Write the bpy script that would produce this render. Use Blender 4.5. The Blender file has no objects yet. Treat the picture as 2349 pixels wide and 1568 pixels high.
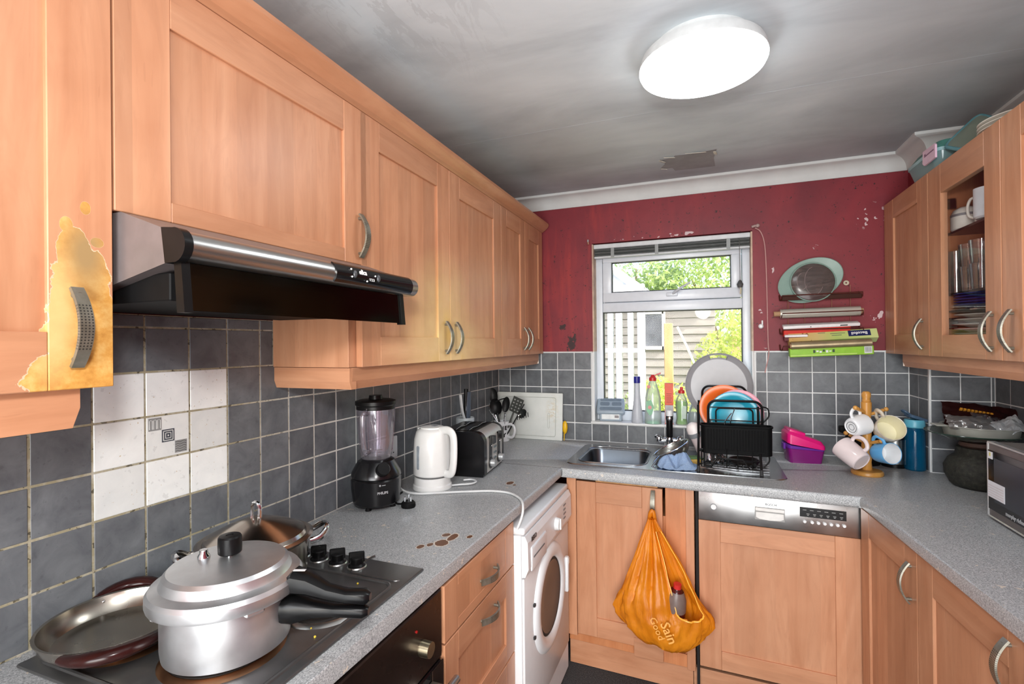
import bpy, bmesh, math, random
from mathutils import Vector, Matrix, Euler, noise
PI = math.pi
random.seed(7)
scene = bpy.context.scene
COL = scene.collection

# ------------------------------------------------------------------ camera, sky, light, exposure
cd = bpy.data.cameras.new('camera'); cam = bpy.data.objects.new('camera', cd); COL.objects.link(cam)
yaw, pitch, roll = 0.3688, 0.0028, -0.0104
fw = Vector((-math.sin(yaw)*math.cos(pitch), math.cos(yaw)*math.cos(pitch), math.sin(pitch)))
rt = Vector((math.cos(yaw), math.sin(yaw), 0)); up = rt.cross(fw)
rt2 = math.cos(roll)*rt + math.sin(roll)*up; up2 = -math.sin(roll)*rt + math.cos(roll)*up
cam.matrix_world = Matrix(((rt2.x, up2.x, -fw.x, 1.1738), (rt2.y, up2.y, -fw.y, -2.8017), (rt2.z, up2.z, -fw.z, 1.4715), (0, 0, 0, 1)))
cd.sensor_width = 36; cd.lens = 36*1136.52/2349; cd.clip_start = 0.02; cd.clip_end = 200
scene.camera = cam

SKY_STRENGTH = 0.46
SUN_STRENGTH = 7.0
LAMP_STRENGTH = 12.5
EXPOSURE = 0.72
scene.view_settings.view_transform = 'Standard'
scene.view_settings.look = 'None'
scene.view_settings.exposure = EXPOSURE
scene.view_settings.gamma = 1.0
scene.view_settings.use_curve_mapping = False
try:
    scene.cycles.use_denoising = True
    scene.cycles.max_bounces = 10
    scene.cycles.diffuse_bounces = 5
    scene.cycles.transparent_max_bounces = 24
    scene.cycles.sample_clamp_indirect = 6.0
    scene.cycles.caustics_reflective = False
    scene.cycles.caustics_refractive = False
except Exception:
    pass
world = bpy.data.worlds.new('world'); scene.world = world; world.use_nodes = True
wn = world.node_tree.nodes; wl = world.node_tree.links
wn.clear()
sky = wn.new('ShaderNodeTexSky'); sky.sky_type = 'NISHITA'; sky.sun_disc = False
sky.sun_elevation = math.radians(42); sky.sun_rotation = math.radians(150); sky.air_density = 1.0; sky.dust_density = 2.5
bg = wn.new('ShaderNodeBackground'); bg.inputs['Strength'].default_value = SKY_STRENGTH
wo = wn.new('ShaderNodeOutputWorld')
wl.new(sky.outputs[0], bg.inputs['Color']); wl.new(bg.outputs[0], wo.inputs['Surface'])
sd = bpy.data.lights.new('sun', 'SUN'); sd.energy = SUN_STRENGTH; sd.angle = math.radians(1.0); sd.color = (1.0, 0.95, 0.86)
so = bpy.data.objects.new('sun', sd); COL.objects.link(so)
so.rotation_euler = Vector((-0.80, 0.16, -0.60)).to_track_quat('-Z', 'Y').to_euler()
so.location = (0, -4, 6)
# soft fill light added behind the camera; the doorway is assumed
dl = bpy.data.lights.new('added_rear_fill', 'AREA'); dl.shape = 'RECTANGLE'; dl.size = 1.6; dl.size_y = 2.05; dl.energy = 50; dl.color = (0.95, 0.98, 1.0)
do_ = bpy.data.objects.new('added_rear_fill', dl); COL.objects.link(do_); do_.location = (1.175, -4.22, 1.05); do_.rotation_euler = (math.radians(114), 0, 0)

# the photographer's flash, held just above the camera
fl_ = bpy.data.lights.new('camera_flash', 'AREA'); fl_.shape = 'DISK'; fl_.size = 0.16; fl_.energy = 8.5; fl_.color = (1.0, 0.985, 0.96)
fo_ = bpy.data.objects.new('camera_flash', fl_); COL.objects.link(fo_); fo_.location = (1.17, -2.87, 1.80)
fo_.rotation_euler = Vector((-0.30, 1.0, -0.06)).to_track_quat('-Z', 'Y').to_euler()

# ------------------------------------------------------------------ materials
def lin(c):
    c = c/255.0
    return c/12.92 if c <= 0.04045 else ((c+0.055)/1.055)**2.4
def C(r, g, b): return (lin(r), lin(g), lin(b), 1.0)
MATS = {}
class NT:
    def __init__(s, name):
        s.m = bpy.data.materials.new(name); s.m.use_nodes = True
        s.t = s.m.node_tree; s.n = s.t.nodes; s.l = s.t.links
        s.n.clear()
        s.out = s.n.new('ShaderNodeOutputMaterial')
        s.b = s.n.new('ShaderNodeBsdfPrincipled')
        s.l.new(s.b.outputs[0], s.out.inputs[0])
    def new(s, t, **kw):
        n = s.n.new('ShaderNode'+t)
        for k, v in kw.items(): setattr(n, k, v)
        return n
    def put(s, a, sock):
        if isinstance(a, (int, float, tuple)): sock.default_value = a
        else: s.l.new(a, sock)
    def coord(s, scale=(1, 1, 1), loc=None, out='Object', rnd=0.0):
        tc = s.new('TexCoord'); mp = s.new('Mapping')
        mp.inputs['Scale'].default_value = scale
        v = tc.outputs[out]
        if rnd:
            oi = s.new('ObjectInfo'); ma = s.math('MULTIPLY', oi.outputs['Random'], rnd)
            va = s.new('VectorMath', operation='ADD'); s.l.new(v, va.inputs[0]); s.l.new(ma, va.inputs[1]); v = va.outputs[0]
        s.l.new(v, mp.inputs['Vector'])
        if loc: mp.inputs['Location'].default_value = loc
        return mp.outputs[0]
    def noise(s, vec, scale=5, detail=4, rough=0.55, dist=0.0):
        n = s.new('TexNoise'); s.l.new(vec, n.inputs['Vector'])
        n.inputs['Scale'].default_value = scale; n.inputs['Detail'].default_value = detail
        n.inputs['Roughness'].default_value = rough; n.inputs['Distortion'].default_value = dist
        return n.outputs['Fac']
    def ramp(s, fac, stops):
        r = s.new('ValToRGB'); e = r.color_ramp.elements
        while len(e) < len(stops): e.new(0.5)
        for i, (p, c) in enumerate(stops): e[i].position = p; e[i].color = c
        s.l.new(fac, r.inputs[0]); return r.outputs[0]
    def math(s, op, a, b=None, clamp=False):
        n = s.new('Math', operation=op); n.use_clamp = clamp
        s.put(a, n.inputs[0])
        if b is not None: s.put(b, n.inputs[1])
        return n.outputs[0]
    def mix(s, fac, a, b, mode='MIX'):
        n = s.new('MixRGB', blend_type=mode)
        s.put(fac, n.inputs[0]); s.put(a, n.inputs[1]); s.put(b, n.inputs[2])
        return n.outputs[0]
    def sep(s, vec):
        n = s.new('SeparateXYZ'); s.l.new(vec, n.inputs[0]); return n.outputs
    def bump(s, h, strength=0.3, dist=0.002):
        n = s.new('Bump'); n.inputs['Strength'].default_value = strength; n.inputs['Distance'].default_value = dist
        s.l.new(h, n.inputs['Height']); s.l.new(n.outputs[0], s.b.inputs['Normal'])
    def base(s, c, rough=None, metal=None):
        s.put(c, s.b.inputs['Base Color'])
        if rough is not None: s.put(rough, s.b.inputs['Roughness'])
        if metal is not None: s.put(metal, s.b.inputs['Metallic'])
    def blob(s, vec, c, r, soft=0.5):
        """1 inside an ellipsoid of centre c and radii r, falling to 0 at its edge"""
        a = s.new('VectorMath', operation='SUBTRACT'); s.l.new(vec, a.inputs[0]); a.inputs[1].default_value = c
        d = s.new('VectorMath', operation='DIVIDE'); s.l.new(a.outputs[0], d.inputs[0]); d.inputs[1].default_value = r
        l = s.new('VectorMath', operation='LENGTH'); s.l.new(d.outputs[0], l.inputs[0])
        m = s.new('MapRange'); m.clamp = True
        s.l.new(l.outputs['Value'], m.inputs[0])
        m.inputs[1].default_value = 1.0; m.inputs[2].default_value = 1.0-soft; m.inputs[3].default_value = 0; m.inputs[4].default_value = 1
        return m.outputs[0]

def mat(name, col, rough=0.5, metal=0.0, var=0.08, scale=30, bump=0.0, bscale=200, spec=None, coat=0, sheen=0, rvar=0.0, stretch=(1, 1, 1)):
    if name in MATS: return MATS[name]
    s = NT(name)
    v = s.coord(stretch)
    f = s.noise(v, scale, 4)
    c0 = tuple(max(0, x*(1-var)) for x in col[:3])+(1,); c1 = tuple(min(1, x*(1+var)) for x in col[:3])+(1,)
    s.base(s.ramp(f, [(0.3, c0), (0.7, c1)]), rough, metal)
    if rvar:
        s.put(s.math('ADD', s.math('MULTIPLY', f, rvar*2), rough-rvar), s.b.inputs['Roughness'])
    if bump: s.bump(s.noise(v, bscale, 3), bump)
    if spec is not None: s.b.inputs['Specular IOR Level'].default_value = spec
    if coat: s.b.inputs['Coat Weight'].default_value = coat; s.b.inputs['Coat Roughness'].default_value = 0.08
    MATS[name] = s.m
    return s.m

def glass(name, tint=(0.95, 0.97, 0.96, 1), gloss=0.12, rough=0.02, haze=0.0, hazecol=(0.8, 0.8, 0.8, 1), fres=0.75):
    """clear sheet: light passes, with a reflection that grows at grazing angles and optional milkiness"""
    if name in MATS: return MATS[name]
    s = NT(name); s.n.remove(s.b)
    t = s.new('BsdfTransparent'); g = s.new('BsdfGlossy'); g.inputs['Roughness'].default_value = rough
    v = s.coord(); f = s.noise(v, 9, 3)
    s.put(s.mix(s.math('MULTIPLY', f, 0.12), tint, (tint[0]*0.9, tint[1]*0.9, tint[2]*0.9, 1)), t.inputs[0])
    lw = s.new('LayerWeight'); lw.inputs['Blend'].default_value = 0.35
    fac = s.math('ADD', s.math('MULTIPLY', lw.outputs['Fresnel'], fres), gloss, True)
    m = s.new('MixShader'); s.l.new(fac, m.inputs[0]); s.l.new(t.outputs[0], m.inputs[1]); s.l.new(g.outputs[0], m.inputs[2])
    last = m
    if haze:
        d = s.new('BsdfDiffuse'); d.inputs[0].default_value = hazecol
        m2 = s.new('MixShader'); s.put(haze, m2.inputs[0]); s.l.new(m.outputs[0], m2.inputs[1]); s.l.new(d.outputs[0], m2.inputs[2]); last = m2
    s.l.new(last.outputs[0], s.out.inputs[0])
    MATS[name] = s.m; return s.m

def wood(name, axis='z', a=(223, 162, 122), b=(196, 128, 88), peel=None, stave=0.075, rough=0.36, bleach=None):
    """beech-effect laminate; the grain runs along axis"""
    if name in MATS: return MATS[name]
    s = NT(name)
    sc = {'x': (1.5, 15, 15), 'y': (15, 1.5, 15), 'z': (15, 15, 1.5)}[axis]
    v = s.coord(sc, rnd=7.0)
    g = s.noise(v, 1.0, 5, 0.55, 1.2)
    v2 = s.coord((5, 5, 5), rnd=11.0); blot = s.noise(v2, 1.0, 3, 0.5, 0.4)
    col = s.ramp(g, [(0.22, C(*b)), (0.5, C(*[(x+y)/2 for x, y in zip(a, b)])), (0.78, C(*a))])
    col = s.mix(s.math('MULTIPLY', s.math('SUBTRACT', blot, 0.35, True), 0.9, True), col, C(*[min(255, x*1.05) for x in a]))
    # staves of slightly different tone
    tc = s.coord((1, 1, 1), rnd=3.0); xyz = s.sep(tc)
    u = {'z': s.math('ADD', xyz[0], xyz[1]), 'x': s.math('ADD', xyz[2], xyz[1]), 'y': s.math('ADD', xyz[2], xyz[0])}[axis]
    fl = s.math('FLOOR', s.math('DIVIDE', u, stave))
    wnn = s.new('TexWhiteNoise', noise_dimensions='1D'); s.l.new(fl, wnn.inputs['W'])
    k = s.math('ADD', s.math('MULTIPLY', wnn.outputs['Value'], 0.20), 0.89)
    kk = s.new('CombineXYZ')
    for i in range(3): s.l.new(k, kk.inputs[i])
    col = s.mix(1.0, col, kk.outputs[0], 'MULTIPLY')
    fg = s.noise(s.coord({'x': (4, 22, 22), 'y': (22, 4, 22), 'z': (22, 22, 4)}[axis], rnd=13.0), 1.0, 4, 0.6, 2.2)
    col = s.mix(s.math('MULTIPLY', s.math('SUBTRACT', fg, 0.48, True), 0.9, True), col, C(*[x*0.86 for x in b]))
    # short dark flecks
    fk = s.noise(s.coord(tuple(x*9 for x in sc), rnd=5.0), 1.0, 2, 0.5)
    col = s.mix(s.math('MULTIPLY', s.math('GREATER_THAN', fk, 0.70), 0.10), col, C(120, 66, 40))
    r = rough
    if bleach:
        o = s.coord((1, 1, 1)); n1 = s.noise(o, 14, 4)
        for c, rad, rgb, amt in bleach:
            m = s.math('MULTIPLY', s.blob(o, c, rad, 0.9), s.math('ADD', s.math('MULTIPLY', n1, 0.9), 0.35), True)
            col = s.mix(s.math('MULTIPLY', m, amt), col, C(*rgb))
    if peel:
        o = s.coord((1, 1, 1))
        n1 = s.noise(o, 16, 5, 0.6)
        tot = None
        for c, rad in peel:
            m = s.math('ADD', s.blob(o, c, rad, 1.0), s.math('MULTIPLY', s.math('SUBTRACT', n1, 0.5), 0.75))
            tot = m if tot is None else s.math('MAXIMUM', tot, m)
        mask = s.math('GREATER_THAN', tot, 0.22)
        edge = s.math('GREATER_THAN', tot, 0.20)
        core = s.ramp(s.noise(o, 34, 5, 0.65), [(0.30, C(176, 116, 44)), (0.5, C(206, 150, 72)), (0.68, C(220, 178, 108))])
        core = s.mix(s.blob(o, (0.460, 0, 0.205), (0.045, 0.2, 0.085), 0.8), core, C(158, 128, 84))
        core = s.mix(s.math('MULTIPLY', s.blob(o, (0.415, 0, 0.11), (0.042, 0.2, 0.12), 0.6), 0.8), core, C(222, 184, 124))
        col = s.mix(edge, col, C(214, 184, 152))
        col = s.mix(mask, col, core)
        r = s.math('ADD', s.math('MULTIPLY', mask, 0.3), rough)
        s.bump(s.math('SUBTRACT', 1.0, mask), 0.6, 0.001)
    s.base(col, r)
    s.b.inputs['Specular IOR Level'].default_value = 0.45
    MATS[name] = s.m; return s.m

# ------------------------------------------------------------------ mesh helpers
class B:
    def __init__(s, off=None):
        s.bm = bmesh.new(); s.off = off
    def box(s, x0, x1, y0, y1, z0, z1, bev=0.0, seg=1, M=None):
        g = bmesh.ops.create_cube(s.bm, size=1.0); vs = g['verts']
        for v in vs:
            v.co = Vector(((x0+x1)/2+v.co.x*(x1-x0), (y0+y1)/2+v.co.y*(y1-y0), (z0+z1)/2+v.co.z*(z1-z0)))
        if bev > 0:
            es = list({e for v in vs for e in v.link_edges})
            r = bmesh.ops.bevel(s.bm, geom=es, offset=bev, segments=seg, affect='EDGES', profile=0.5)
            vs = list({v for f in r['faces'] for v in f.verts} | {v for v in vs if v.is_valid})
        if M is not None:
            for v in vs: v.co = M @ v.co
        return s
    def lathe(s, prof, c=(0, 0, 0), n=28, M=None, sx=1, sy=1, a0=0, a1=2*PI):
        full = abs(a1-a0-2*PI) < 1e-6
        rings = []
        for r, z in prof:
            if r < 1e-6:
                rings.append([s.bm.verts.new((c[0], c[1], c[2]+z))])
            else:
                m = n if full else n+1
                rings.append([s.bm.verts.new((c[0]+sx*r*math.cos(a0+(a1-a0)*i/n), c[1]+sy*r*math.sin(a0+(a1-a0)*i/n), c[2]+z)) for i in range(m)])
        for a, b in zip(rings, rings[1:]):
            if len(a) == 1 and len(b) == 1: continue
            m = max(len(a), len(b)); cnt = m if full else m-1
            for i in range(cnt):
                j = (i+1) % m
                if len(a) == 1: f = (a[0], b[j], b[i])
                elif len(b) == 1: f = (a[i], a[j], b[0])
                else: f = (a[i], a[j], b[j], b[i])
                try: s.bm.faces.new(f)
                except ValueError: pass
        if M is not None:
            for rg in rings:
                for v in rg: v.co = M @ v.co
        return s
    def cyl(s, p0, p1, r0, r1=None, n=20, cap=True):
        p0, p1 = Vector(p0), Vector(p1); r1 = r0 if r1 is None else r1
        d = p1-p0; L = d.length
        M = Matrix.Translation(p0) @ d.to_track_quat('Z', 'Y').to_matrix().to_4x4()
        prof = [(r0, 0), (r1, L)]
        if cap: prof = [(0, 0)]+prof+[(0, L)]
        return s.lathe(prof, n=n, M=M)
    def tube(s, pts, r, n=8, closed=False, smooth=0, flat=None):
        pts = [Vector(p) for p in pts]
        if smooth:
            q = []
            m = len(pts); rng = m if closed else m-1
            for i in range(rng):
                p0 = pts[(i-1) % m] if closed or i > 0 else pts[i]
                p1 = pts[i]; p2 = pts[(i+1) % m]
                p3 = pts[(i+2) % m] if closed or i+2 < m else p2
                for k in range(smooth):
                    t = k/smooth
                    q.append(0.5*((2*p1)+(p2-p0)*t+(2*p0-5*p1+4*p2-p3)*t*t+(3*p1-p0-3*p2+p3)*t*t*t))
            if not closed: q.append(pts[-1])
            pts = q
        m = len(pts); rings = []
        prev = None
        for i, p in enumerate(pts):
            if closed: d = (pts[(i+1) % m]-pts[i-1])
            else: d = pts[min(i+1, m-1)]-pts[max(i-1, 0)]
            d.normalize()
            if prev is None:
                a = Vector((0, 0, 1)) if abs(d.z) < 0.9 else Vector((1, 0, 0))
                u = d.cross(a).normalized()
            else:
                u = (prev-d*prev.dot(d)).normalized()
            prev = u; w = d.cross(u)
            rr = r(i/(m-1)) if callable(r) else r
            ra, rb = (rr, rr) if flat is None else (rr*flat[0], rr*flat[1])
            rings.append([s.bm.verts.new(p+u*ra*math.cos(2*PI*k/n)+w*rb*math.sin(2*PI*k/n)) for k in range(n)])
        for i in range(m if closed else m-1):
            a, b = rings[i], rings[(i+1) % m]
            for k in range(n):
                s.bm.faces.new((a[k], a[(k+1) % n], b[(k+1) % n], b[k]))
        if not closed:
            s.bm.faces.new(rings[0][::-1]); s.bm.faces.new(rings[-1])
        return s
    def prism(s, poly, axis, a0, a1, M=None):
        """extrude a 2-D outline along an axis; outline in (y,z), (x,z) or (x,y)"""
        def P(p, a): return {'x': (a, p[0], p[1]), 'y': (p[0], a, p[1]), 'z': (p[0], p[1], a)}[axis]
        A = [s.bm.verts.new(P(p, a0)) for p in poly]; Bv = [s.bm.verts.new(P(p, a1)) for p in poly]
        m = len(poly)
        s.bm.faces.new(A); s.bm.faces.new(Bv[::-1])
        for i in range(m): s.bm.faces.new((A[i], Bv[i], Bv[(i+1) % m], A[(i+1) % m]))
        if M is not None:
            for v in A+Bv: v.co = M @ v.co
        return s
    def grid(s, fn, nu, nv, cu=False):
        V = [[s.bm.verts.new(fn(i/(nu if cu else nu), j/nv)) for j in range(nv+1)] for i in range(nu if cu else nu+1)]
        for i in range(nu):
            for j in range(nv):
                a = V[i]; b = V[(i+1) % len(V)]
                try: s.bm.faces.new((a[j], b[j], b[j+1], a[j+1]))
                except ValueError: pass
        return s
    def ball(s, c, r, n=12, sc=(1, 1, 1)):
        g = bmesh.ops.create_uvsphere(s.bm, u_segments=n, v_segments=max(6, n//2+2), radius=r)
        for v in g['verts']: v.co = Vector((c[0]+v.co.x*sc[0], c[1]+v.co.y*sc[1], c[2]+v.co.z*sc[2]))
        return s
    def mesh(s, name, smooth=0.6, thick=0):
        if thick:
            bmesh.ops.solidify(s.bm, geom=s.bm.faces[:], thickness=thick)
        bmesh.ops.recalc_face_normals(s.bm, faces=s.bm.faces[:])
        if s.off is not None:
            o = Vector(s.off)
            for v in s.bm.verts: v.co -= o
        me = bpy.data.meshes.new(name); s.bm.to_mesh(me); s.bm.free()
        if smooth:
            for p in me.polygons: p.use_smooth = True
            me.set_sharp_from_angle(angle=smooth)
        return me

def obj(name, b, m, parent=None, smooth=0.6, thick=0, loc=None, rot=None):
    me = b.mesh(name, smooth, thick) if isinstance(b, B) else b
    if m is not None and len(me.materials) == 0: me.materials.append(m)
    o = bpy.data.objects.new(name, me); COL.objects.link(o)
    if parent is not None: o.parent = parent
    if loc is not None: o.location = loc
    if rot is not None: o.rotation_euler = rot
    return o
def tag(o, label=None, cat=None, group=None, kind=None):
    if label: o['label'] = label
    if cat: o['category'] = cat
    if group: o['group'] = group
    if kind: o['kind'] = kind
    return o
def thing(name, label, cat, loc=(0, 0, 0), rz=0.0, group=None, rot=None):
    o = bpy.data.objects.new(name, None); COL.objects.link(o)
    o.empty_display_size = 0.05
    o.location = loc; o.rotation_euler = rot if rot is not None else (0, 0, rz)
    return tag(o, label, cat, group)
def struct(name, b, m, parent=None, smooth=0.6):
    o = obj(name, b, m, parent, smooth)
    if parent is None: o['kind'] = 'structure'
    return o
def lettering(s, size, m, parent, M, name='lettering', ext=0.0004, bold=0.0, align='CENTER'):
    """real raised letters; M maps text space (x right, y up, z out) into the parent's space"""
    cu = bpy.data.curves.new('text', 'FONT'); cu.body = s; cu.size = size; cu.align_x = align; cu.align_y = 'CENTER'
    cu.extrude = ext; cu.offset = bold; cu.resolution_u = 2
    t = bpy.data.objects.new('text', cu); COL.objects.link(t)
    dg = bpy.context.evaluated_depsgraph_get()
    me = bpy.data.meshes.new_from_object(t.evaluated_get(dg))
    bpy.data.objects.remove(t); bpy.data.curves.remove(cu)
    me.transform(M); me.materials.clear(); me.materials.append(m); me.name = name
    o = bpy.data.objects.new(name, me); COL.objects.link(o); o.parent = parent
    return o
def frame(o, x, y):
    """matrix with origin o and text axes x (right) and y (up)"""
    x = Vector(x).normalized(); y = Vector(y); y = (y-x*x.dot(y)).normalized(); z = x.cross(y)
    return Matrix(((x.x, y.x, z.x, o[0]), (x.y, y.y, z.y, o[1]), (x.z, y.z, z.z, o[2]), (0, 0, 0, 1)))
def copy_tree(o, parent=None):
    kids = [c for c in o.children]
    c = o.copy(); COL.objects.link(c)
    if parent is not None: c.parent = parent
    for k in kids: copy_tree(k, c)
    return c

# ------------------------------------------------------------------ material library
WA, WB = (202, 150, 116), (174, 117, 83)
wz = wood('wood_vertical', 'z', WA, WB); wx = wood('wood_lengthwise', 'x', WA, WB)
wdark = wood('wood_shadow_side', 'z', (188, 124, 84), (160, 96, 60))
white = mat('white_plastic', C(226, 228, 228), 0.35, var=0.03)
wpaint = mat('white_paint', C(214, 216, 216), 0.5, var=0.05, scale=12)
upvc = mat('white_window_plastic', C(214, 220, 228), 0.3, var=0.03)
black = mat('black_plastic', C(17, 17, 18), 0.30, var=0.15, spec=0.2)
blackm = mat('matt_black', C(16, 16, 17), 0.6, var=0.2, spec=0.15)
rubber = mat('dark_rubber', C(38, 38, 40), 0.7, var=0.2)
chrome = mat('chrome', C(222, 224, 226), 0.12, 1.0, var=0.04)
steel = mat('brushed_steel', C(186, 186, 184), 0.3, 1.0, var=0.10, scale=3, stretch=(2, 2, 60), rvar=0.05)
steelx = mat('steel_smeared', C(196, 196, 196), 0.30, 1.0, var=0.12, scale=9, rvar=0.10)
pewter = None
alum = mat('cast_aluminium', C(222, 224, 226), 0.36, 0.92, var=0.08, scale=22, rvar=0.08)
pan_steel = mat('worn_pan_steel', C(170, 164, 154), 0.26, 1.0, var=0.14, scale=9, rvar=0.08)
glassm = glass('clear_glass')
panem = glass('window_glass', (0.98, 0.99, 0.99, 1), 0.0, 0.0, fres=0.12)

def m_tile(name, a, b, speck=None):
    s = NT(name)
    v = s.coord((1, 1, 1), rnd=9.0)
    f = s.noise(v, 16, 6, 0.62, 0.5); f2 = s.noise(v, 70, 3)
    c = s.ramp(f, [(0.3, C(*b)), (0.7, C(*a))])
    c = s.mix(s.math('MULTIPLY', s.math('GREATER_THAN', f2, 0.66), 0.25), c, C(*[x*0.75 for x in b]))
    oi = s.new('ObjectInfo'); k = s.math('ADD', s.math('MULTIPLY', oi.outputs['Random'], 0.22), 0.89)
    kk = s.new('CombineXYZ')
    for i in range(3): s.l.new(k, kk.inputs[i])
    c = s.mix(1.0, c, kk.outputs[0], 'MULTIPLY')
    if speck:
        n = s.noise(s.coord((1, 1, 0.7), rnd=5.0), 190, 2, 0.4)
        c = s.mix(s.math('GREATER_THAN', n, 0.74), c, C(*speck))
    s.base(c, 0.42); s.bump(f, 0.15, 0.001)
    return s.m
tile_m = m_tile('slate_tile', (114, 118, 122), (85, 88, 93))
tilew_m = m_tile('white_tile', (232, 235, 234), (220, 224, 224), (196, 180, 150))
def m_grout(name, clean, dirty, ylim):
    s = NT(name); o = s.coord((1, 1, 1)); xyz = s.sep(o)
    n = s.noise(o, 26, 4, 0.7); mr = s.new('MapRange'); mr.clamp = True
    s.l.new(xyz[1], mr.inputs[0]); mr.inputs[1].default_value = ylim+0.25; mr.inputs[2].default_value = ylim-0.25
    d = s.math('MULTIPLY', mr.outputs[0], s.math('ADD', s.math('MULTIPLY', n, 1.6), 0.15), True)
    c = s.mix(d, C(*clean), C(*dirty))
    n2 = s.noise(o, 60, 3, 0.6)
    c = s.mix(s.math('MULTIPLY', s.math('GREATER_THAN', n2, 0.6), s.math('MULTIPLY', d, 0.8)), c, C(52, 46, 34))
    s.base(c, 0.85); return s.m
grout_l = m_grout('grout_stained', (224, 223, 218), (152, 144, 118), -1.62)
grout_b = mat('grout_white', C(226, 228, 228), 0.85, var=0.08)

def m_red():
    s = NT('red_paint'); o = s.coord((1, 1, 1)); xyz = s.sep(o)
    f = s.noise(o, 3.2, 4, 0.6, 0.6)
    st = s.noise(s.coord((9, 9, 1.2)), 1.6, 5, 0.6, 0.4)
    c = s.ramp(f, [(0.3, C(114, 30, 42)), (0.7, C(138, 38, 48))])
    mk = s.math('MULTIPLY', s.math('SUBTRACT', st, 0.5, True), 3.0, True)
    mr = s.new('MapRange'); mr.clamp = True; s.l.new(xyz[0], mr.inputs[0])
    mr.inputs[1].default_value = 1.3; mr.inputs[2].default_value = 0.6
    c = s.mix(s.math('MULTIPLY', mk, mr.outputs[0]), c, C(170, 50, 46))
    # black mould marks and chips down to plaster
    n = s.noise(o, 60, 4, 0.65)
    for cc, r in (((0.407, 0, 1.568), (0.034, 0.2, 0.034)), ((0.455, 0, 1.465), (0.036, 0.2, 0.062)), ((0.476, 0, 1.50), (0.02, 0.2, 0.05))):
        b = s.math('ADD', s.blob(o, cc, r, 1.0), s.math('MULTIPLY', s.math('SUBTRACT', n, 0.5), 2.6))
        c = s.mix(s.math('GREATER_THAN', b, 0.42), c, C(46, 18, 20))
    n3 = s.noise(o, 34, 2, 0.5)
    for cc, r in (((1.69, 0, 1.93), (0.02, .2, .012)), ((1.50, 0, 1.83), (0.012, .2, .02)), ((1.92, 0, 2.06), (0.07, .2, .07)), ((1.44, 0, 1.60), (0.018, .2, .05)),
                  ((1.93, 0, 1.6), (0.05, .2, .05)), ((1.45, 0, 1.425), (0.05, .2, .012)), ((0.98, 0, 2.05), (0.3, .2, .012))):
        b = s.math('MULTIPLY', s.blob(o, cc, r, 0.3), s.math('GREATER_THAN', n3, 0.62))
        c = s.mix(b, c, C(206, 184, 186))
    s.base(c, 0.55); s.bump(s.noise(o, 26, 5), 0.25, 0.003)
    return s.m
red = m_red()

def m_ceiling():
    s = NT('sooty_ceiling'); o = s.coord((1, 1, 1))
    f = s.noise(s.coord((0.9, 2.2, 1)), 1.7, 5, 0.6, 0.5)
    c = s.ramp(f, [(0.25, C(182, 190, 195)), (0.5, C(208, 216, 220)), (0.75, C(224, 231, 234))])
    for cc, r, amt, rgb in (((0.42, -0.50, 2.33), (0.5, 0.75, 1), 0.75, (124, 121, 121)), ((0.35, -1.15, 2.33), (0.28, 0.6, 1), 0.35, (150, 152, 154)),
                       ((1.1, -0.12, 2.33), (1.3, 0.30, 1), 0.75, (132, 130, 130)), ((2.05, -0.35, 2.33), (0.6, 0.8, 1), 0.75, (122, 120, 120)), ((1.95, -1.0, 2.33), (0.5, 0.7, 1), 0.55, (140, 142, 144))):
        n = s.noise(o, 3.0, 4, 0.6)
        b = s.math('MULTIPLY', s.blob(o, cc, r, 1.0), s.math('ADD', s.math('MULTIPLY', n, 0.9), 0.4), True)
        c = s.mix(s.math('MULTIPLY', b, amt), c, C(*rgb))
    # brushed smears near the hob corner
    st = s.noise(s.coord((5, 1.3, 1), loc=(0.3, 0, 0)), 3.0, 6, 0.7, 1.6)
    b = s.math('MULTIPLY', s.blob(o, (0.45, -1.75, 2.33), (0.35, 0.45, 1), 1.0), s.math('GREATER_THAN', st, 0.52))
    c = s.mix(s.math('MULTIPLY', b, 0.22), c, C(128, 130, 132))
    s.base(c, 0.75); s.bump(s.noise(o, 12, 4), 0.2, 0.004)
    return s.m
ceil_m = m_ceiling()

def m_worktop():
    s = NT('speckled_grey_laminate'); o = s.coord((1, 1, 1))
    n = s.noise(o, 330, 2, 0.6); n2 = s.noise(o, 480, 1, 0.5); big = s.noise(o, 3, 4)
    c = s.ramp(n, [(0.32, C(124, 127, 129)), (0.5, C(168, 171, 172)), (0.68, C(198, 200, 201))])
    c = s.mix(s.math('MULTIPLY', s.math('GREATER_THAN', n2, 0.64), 0.6), c, C(96, 99, 102))
    c = s.mix(s.math('MULTIPLY', s.math('SUBTRACT', big, 0.45, True), 0.5), c, C(130, 132, 134))
    nb = s.noise(o, 40, 4, 0.6)
    for cc, r in (((0.478, -1.568, 0.91), (0.024, 0.030, .02)), ((0.488, -1.520, 0.91), (0.018, 0.034, .02)), ((0.462, -1.512, 0.91), (0.016, 0.018, .02)), ((0.435, -1.61, 0.91), (0.014, 0.02, .02)), ((0.452, -1.59, 0.91), (0.012, 0.016, .02)), ((0.441, -0.944, 0.91), (0.018, 0.03, .02)), ((0.468, -0.965, 0.91), (0.009, 0.012, .02)), ((0.532, -1.50, 0.91), (0.010, 0.016, .02))):
        bb = s.math('ADD', s.blob(o, cc, r, 1.0), s.math('MULTIPLY', s.math('SUBTRACT', nb, 0.5), 0.8))
        c = s.mix(s.math('GREATER_THAN', bb, 0.14), c, C(206, 196, 182))
        c = s.mix(s.math('GREATER_THAN', bb, 0.28), c, C(104, 70, 50))
    s.base(c, 0.38)
    return s.m
wt_m = m_worktop()

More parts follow.
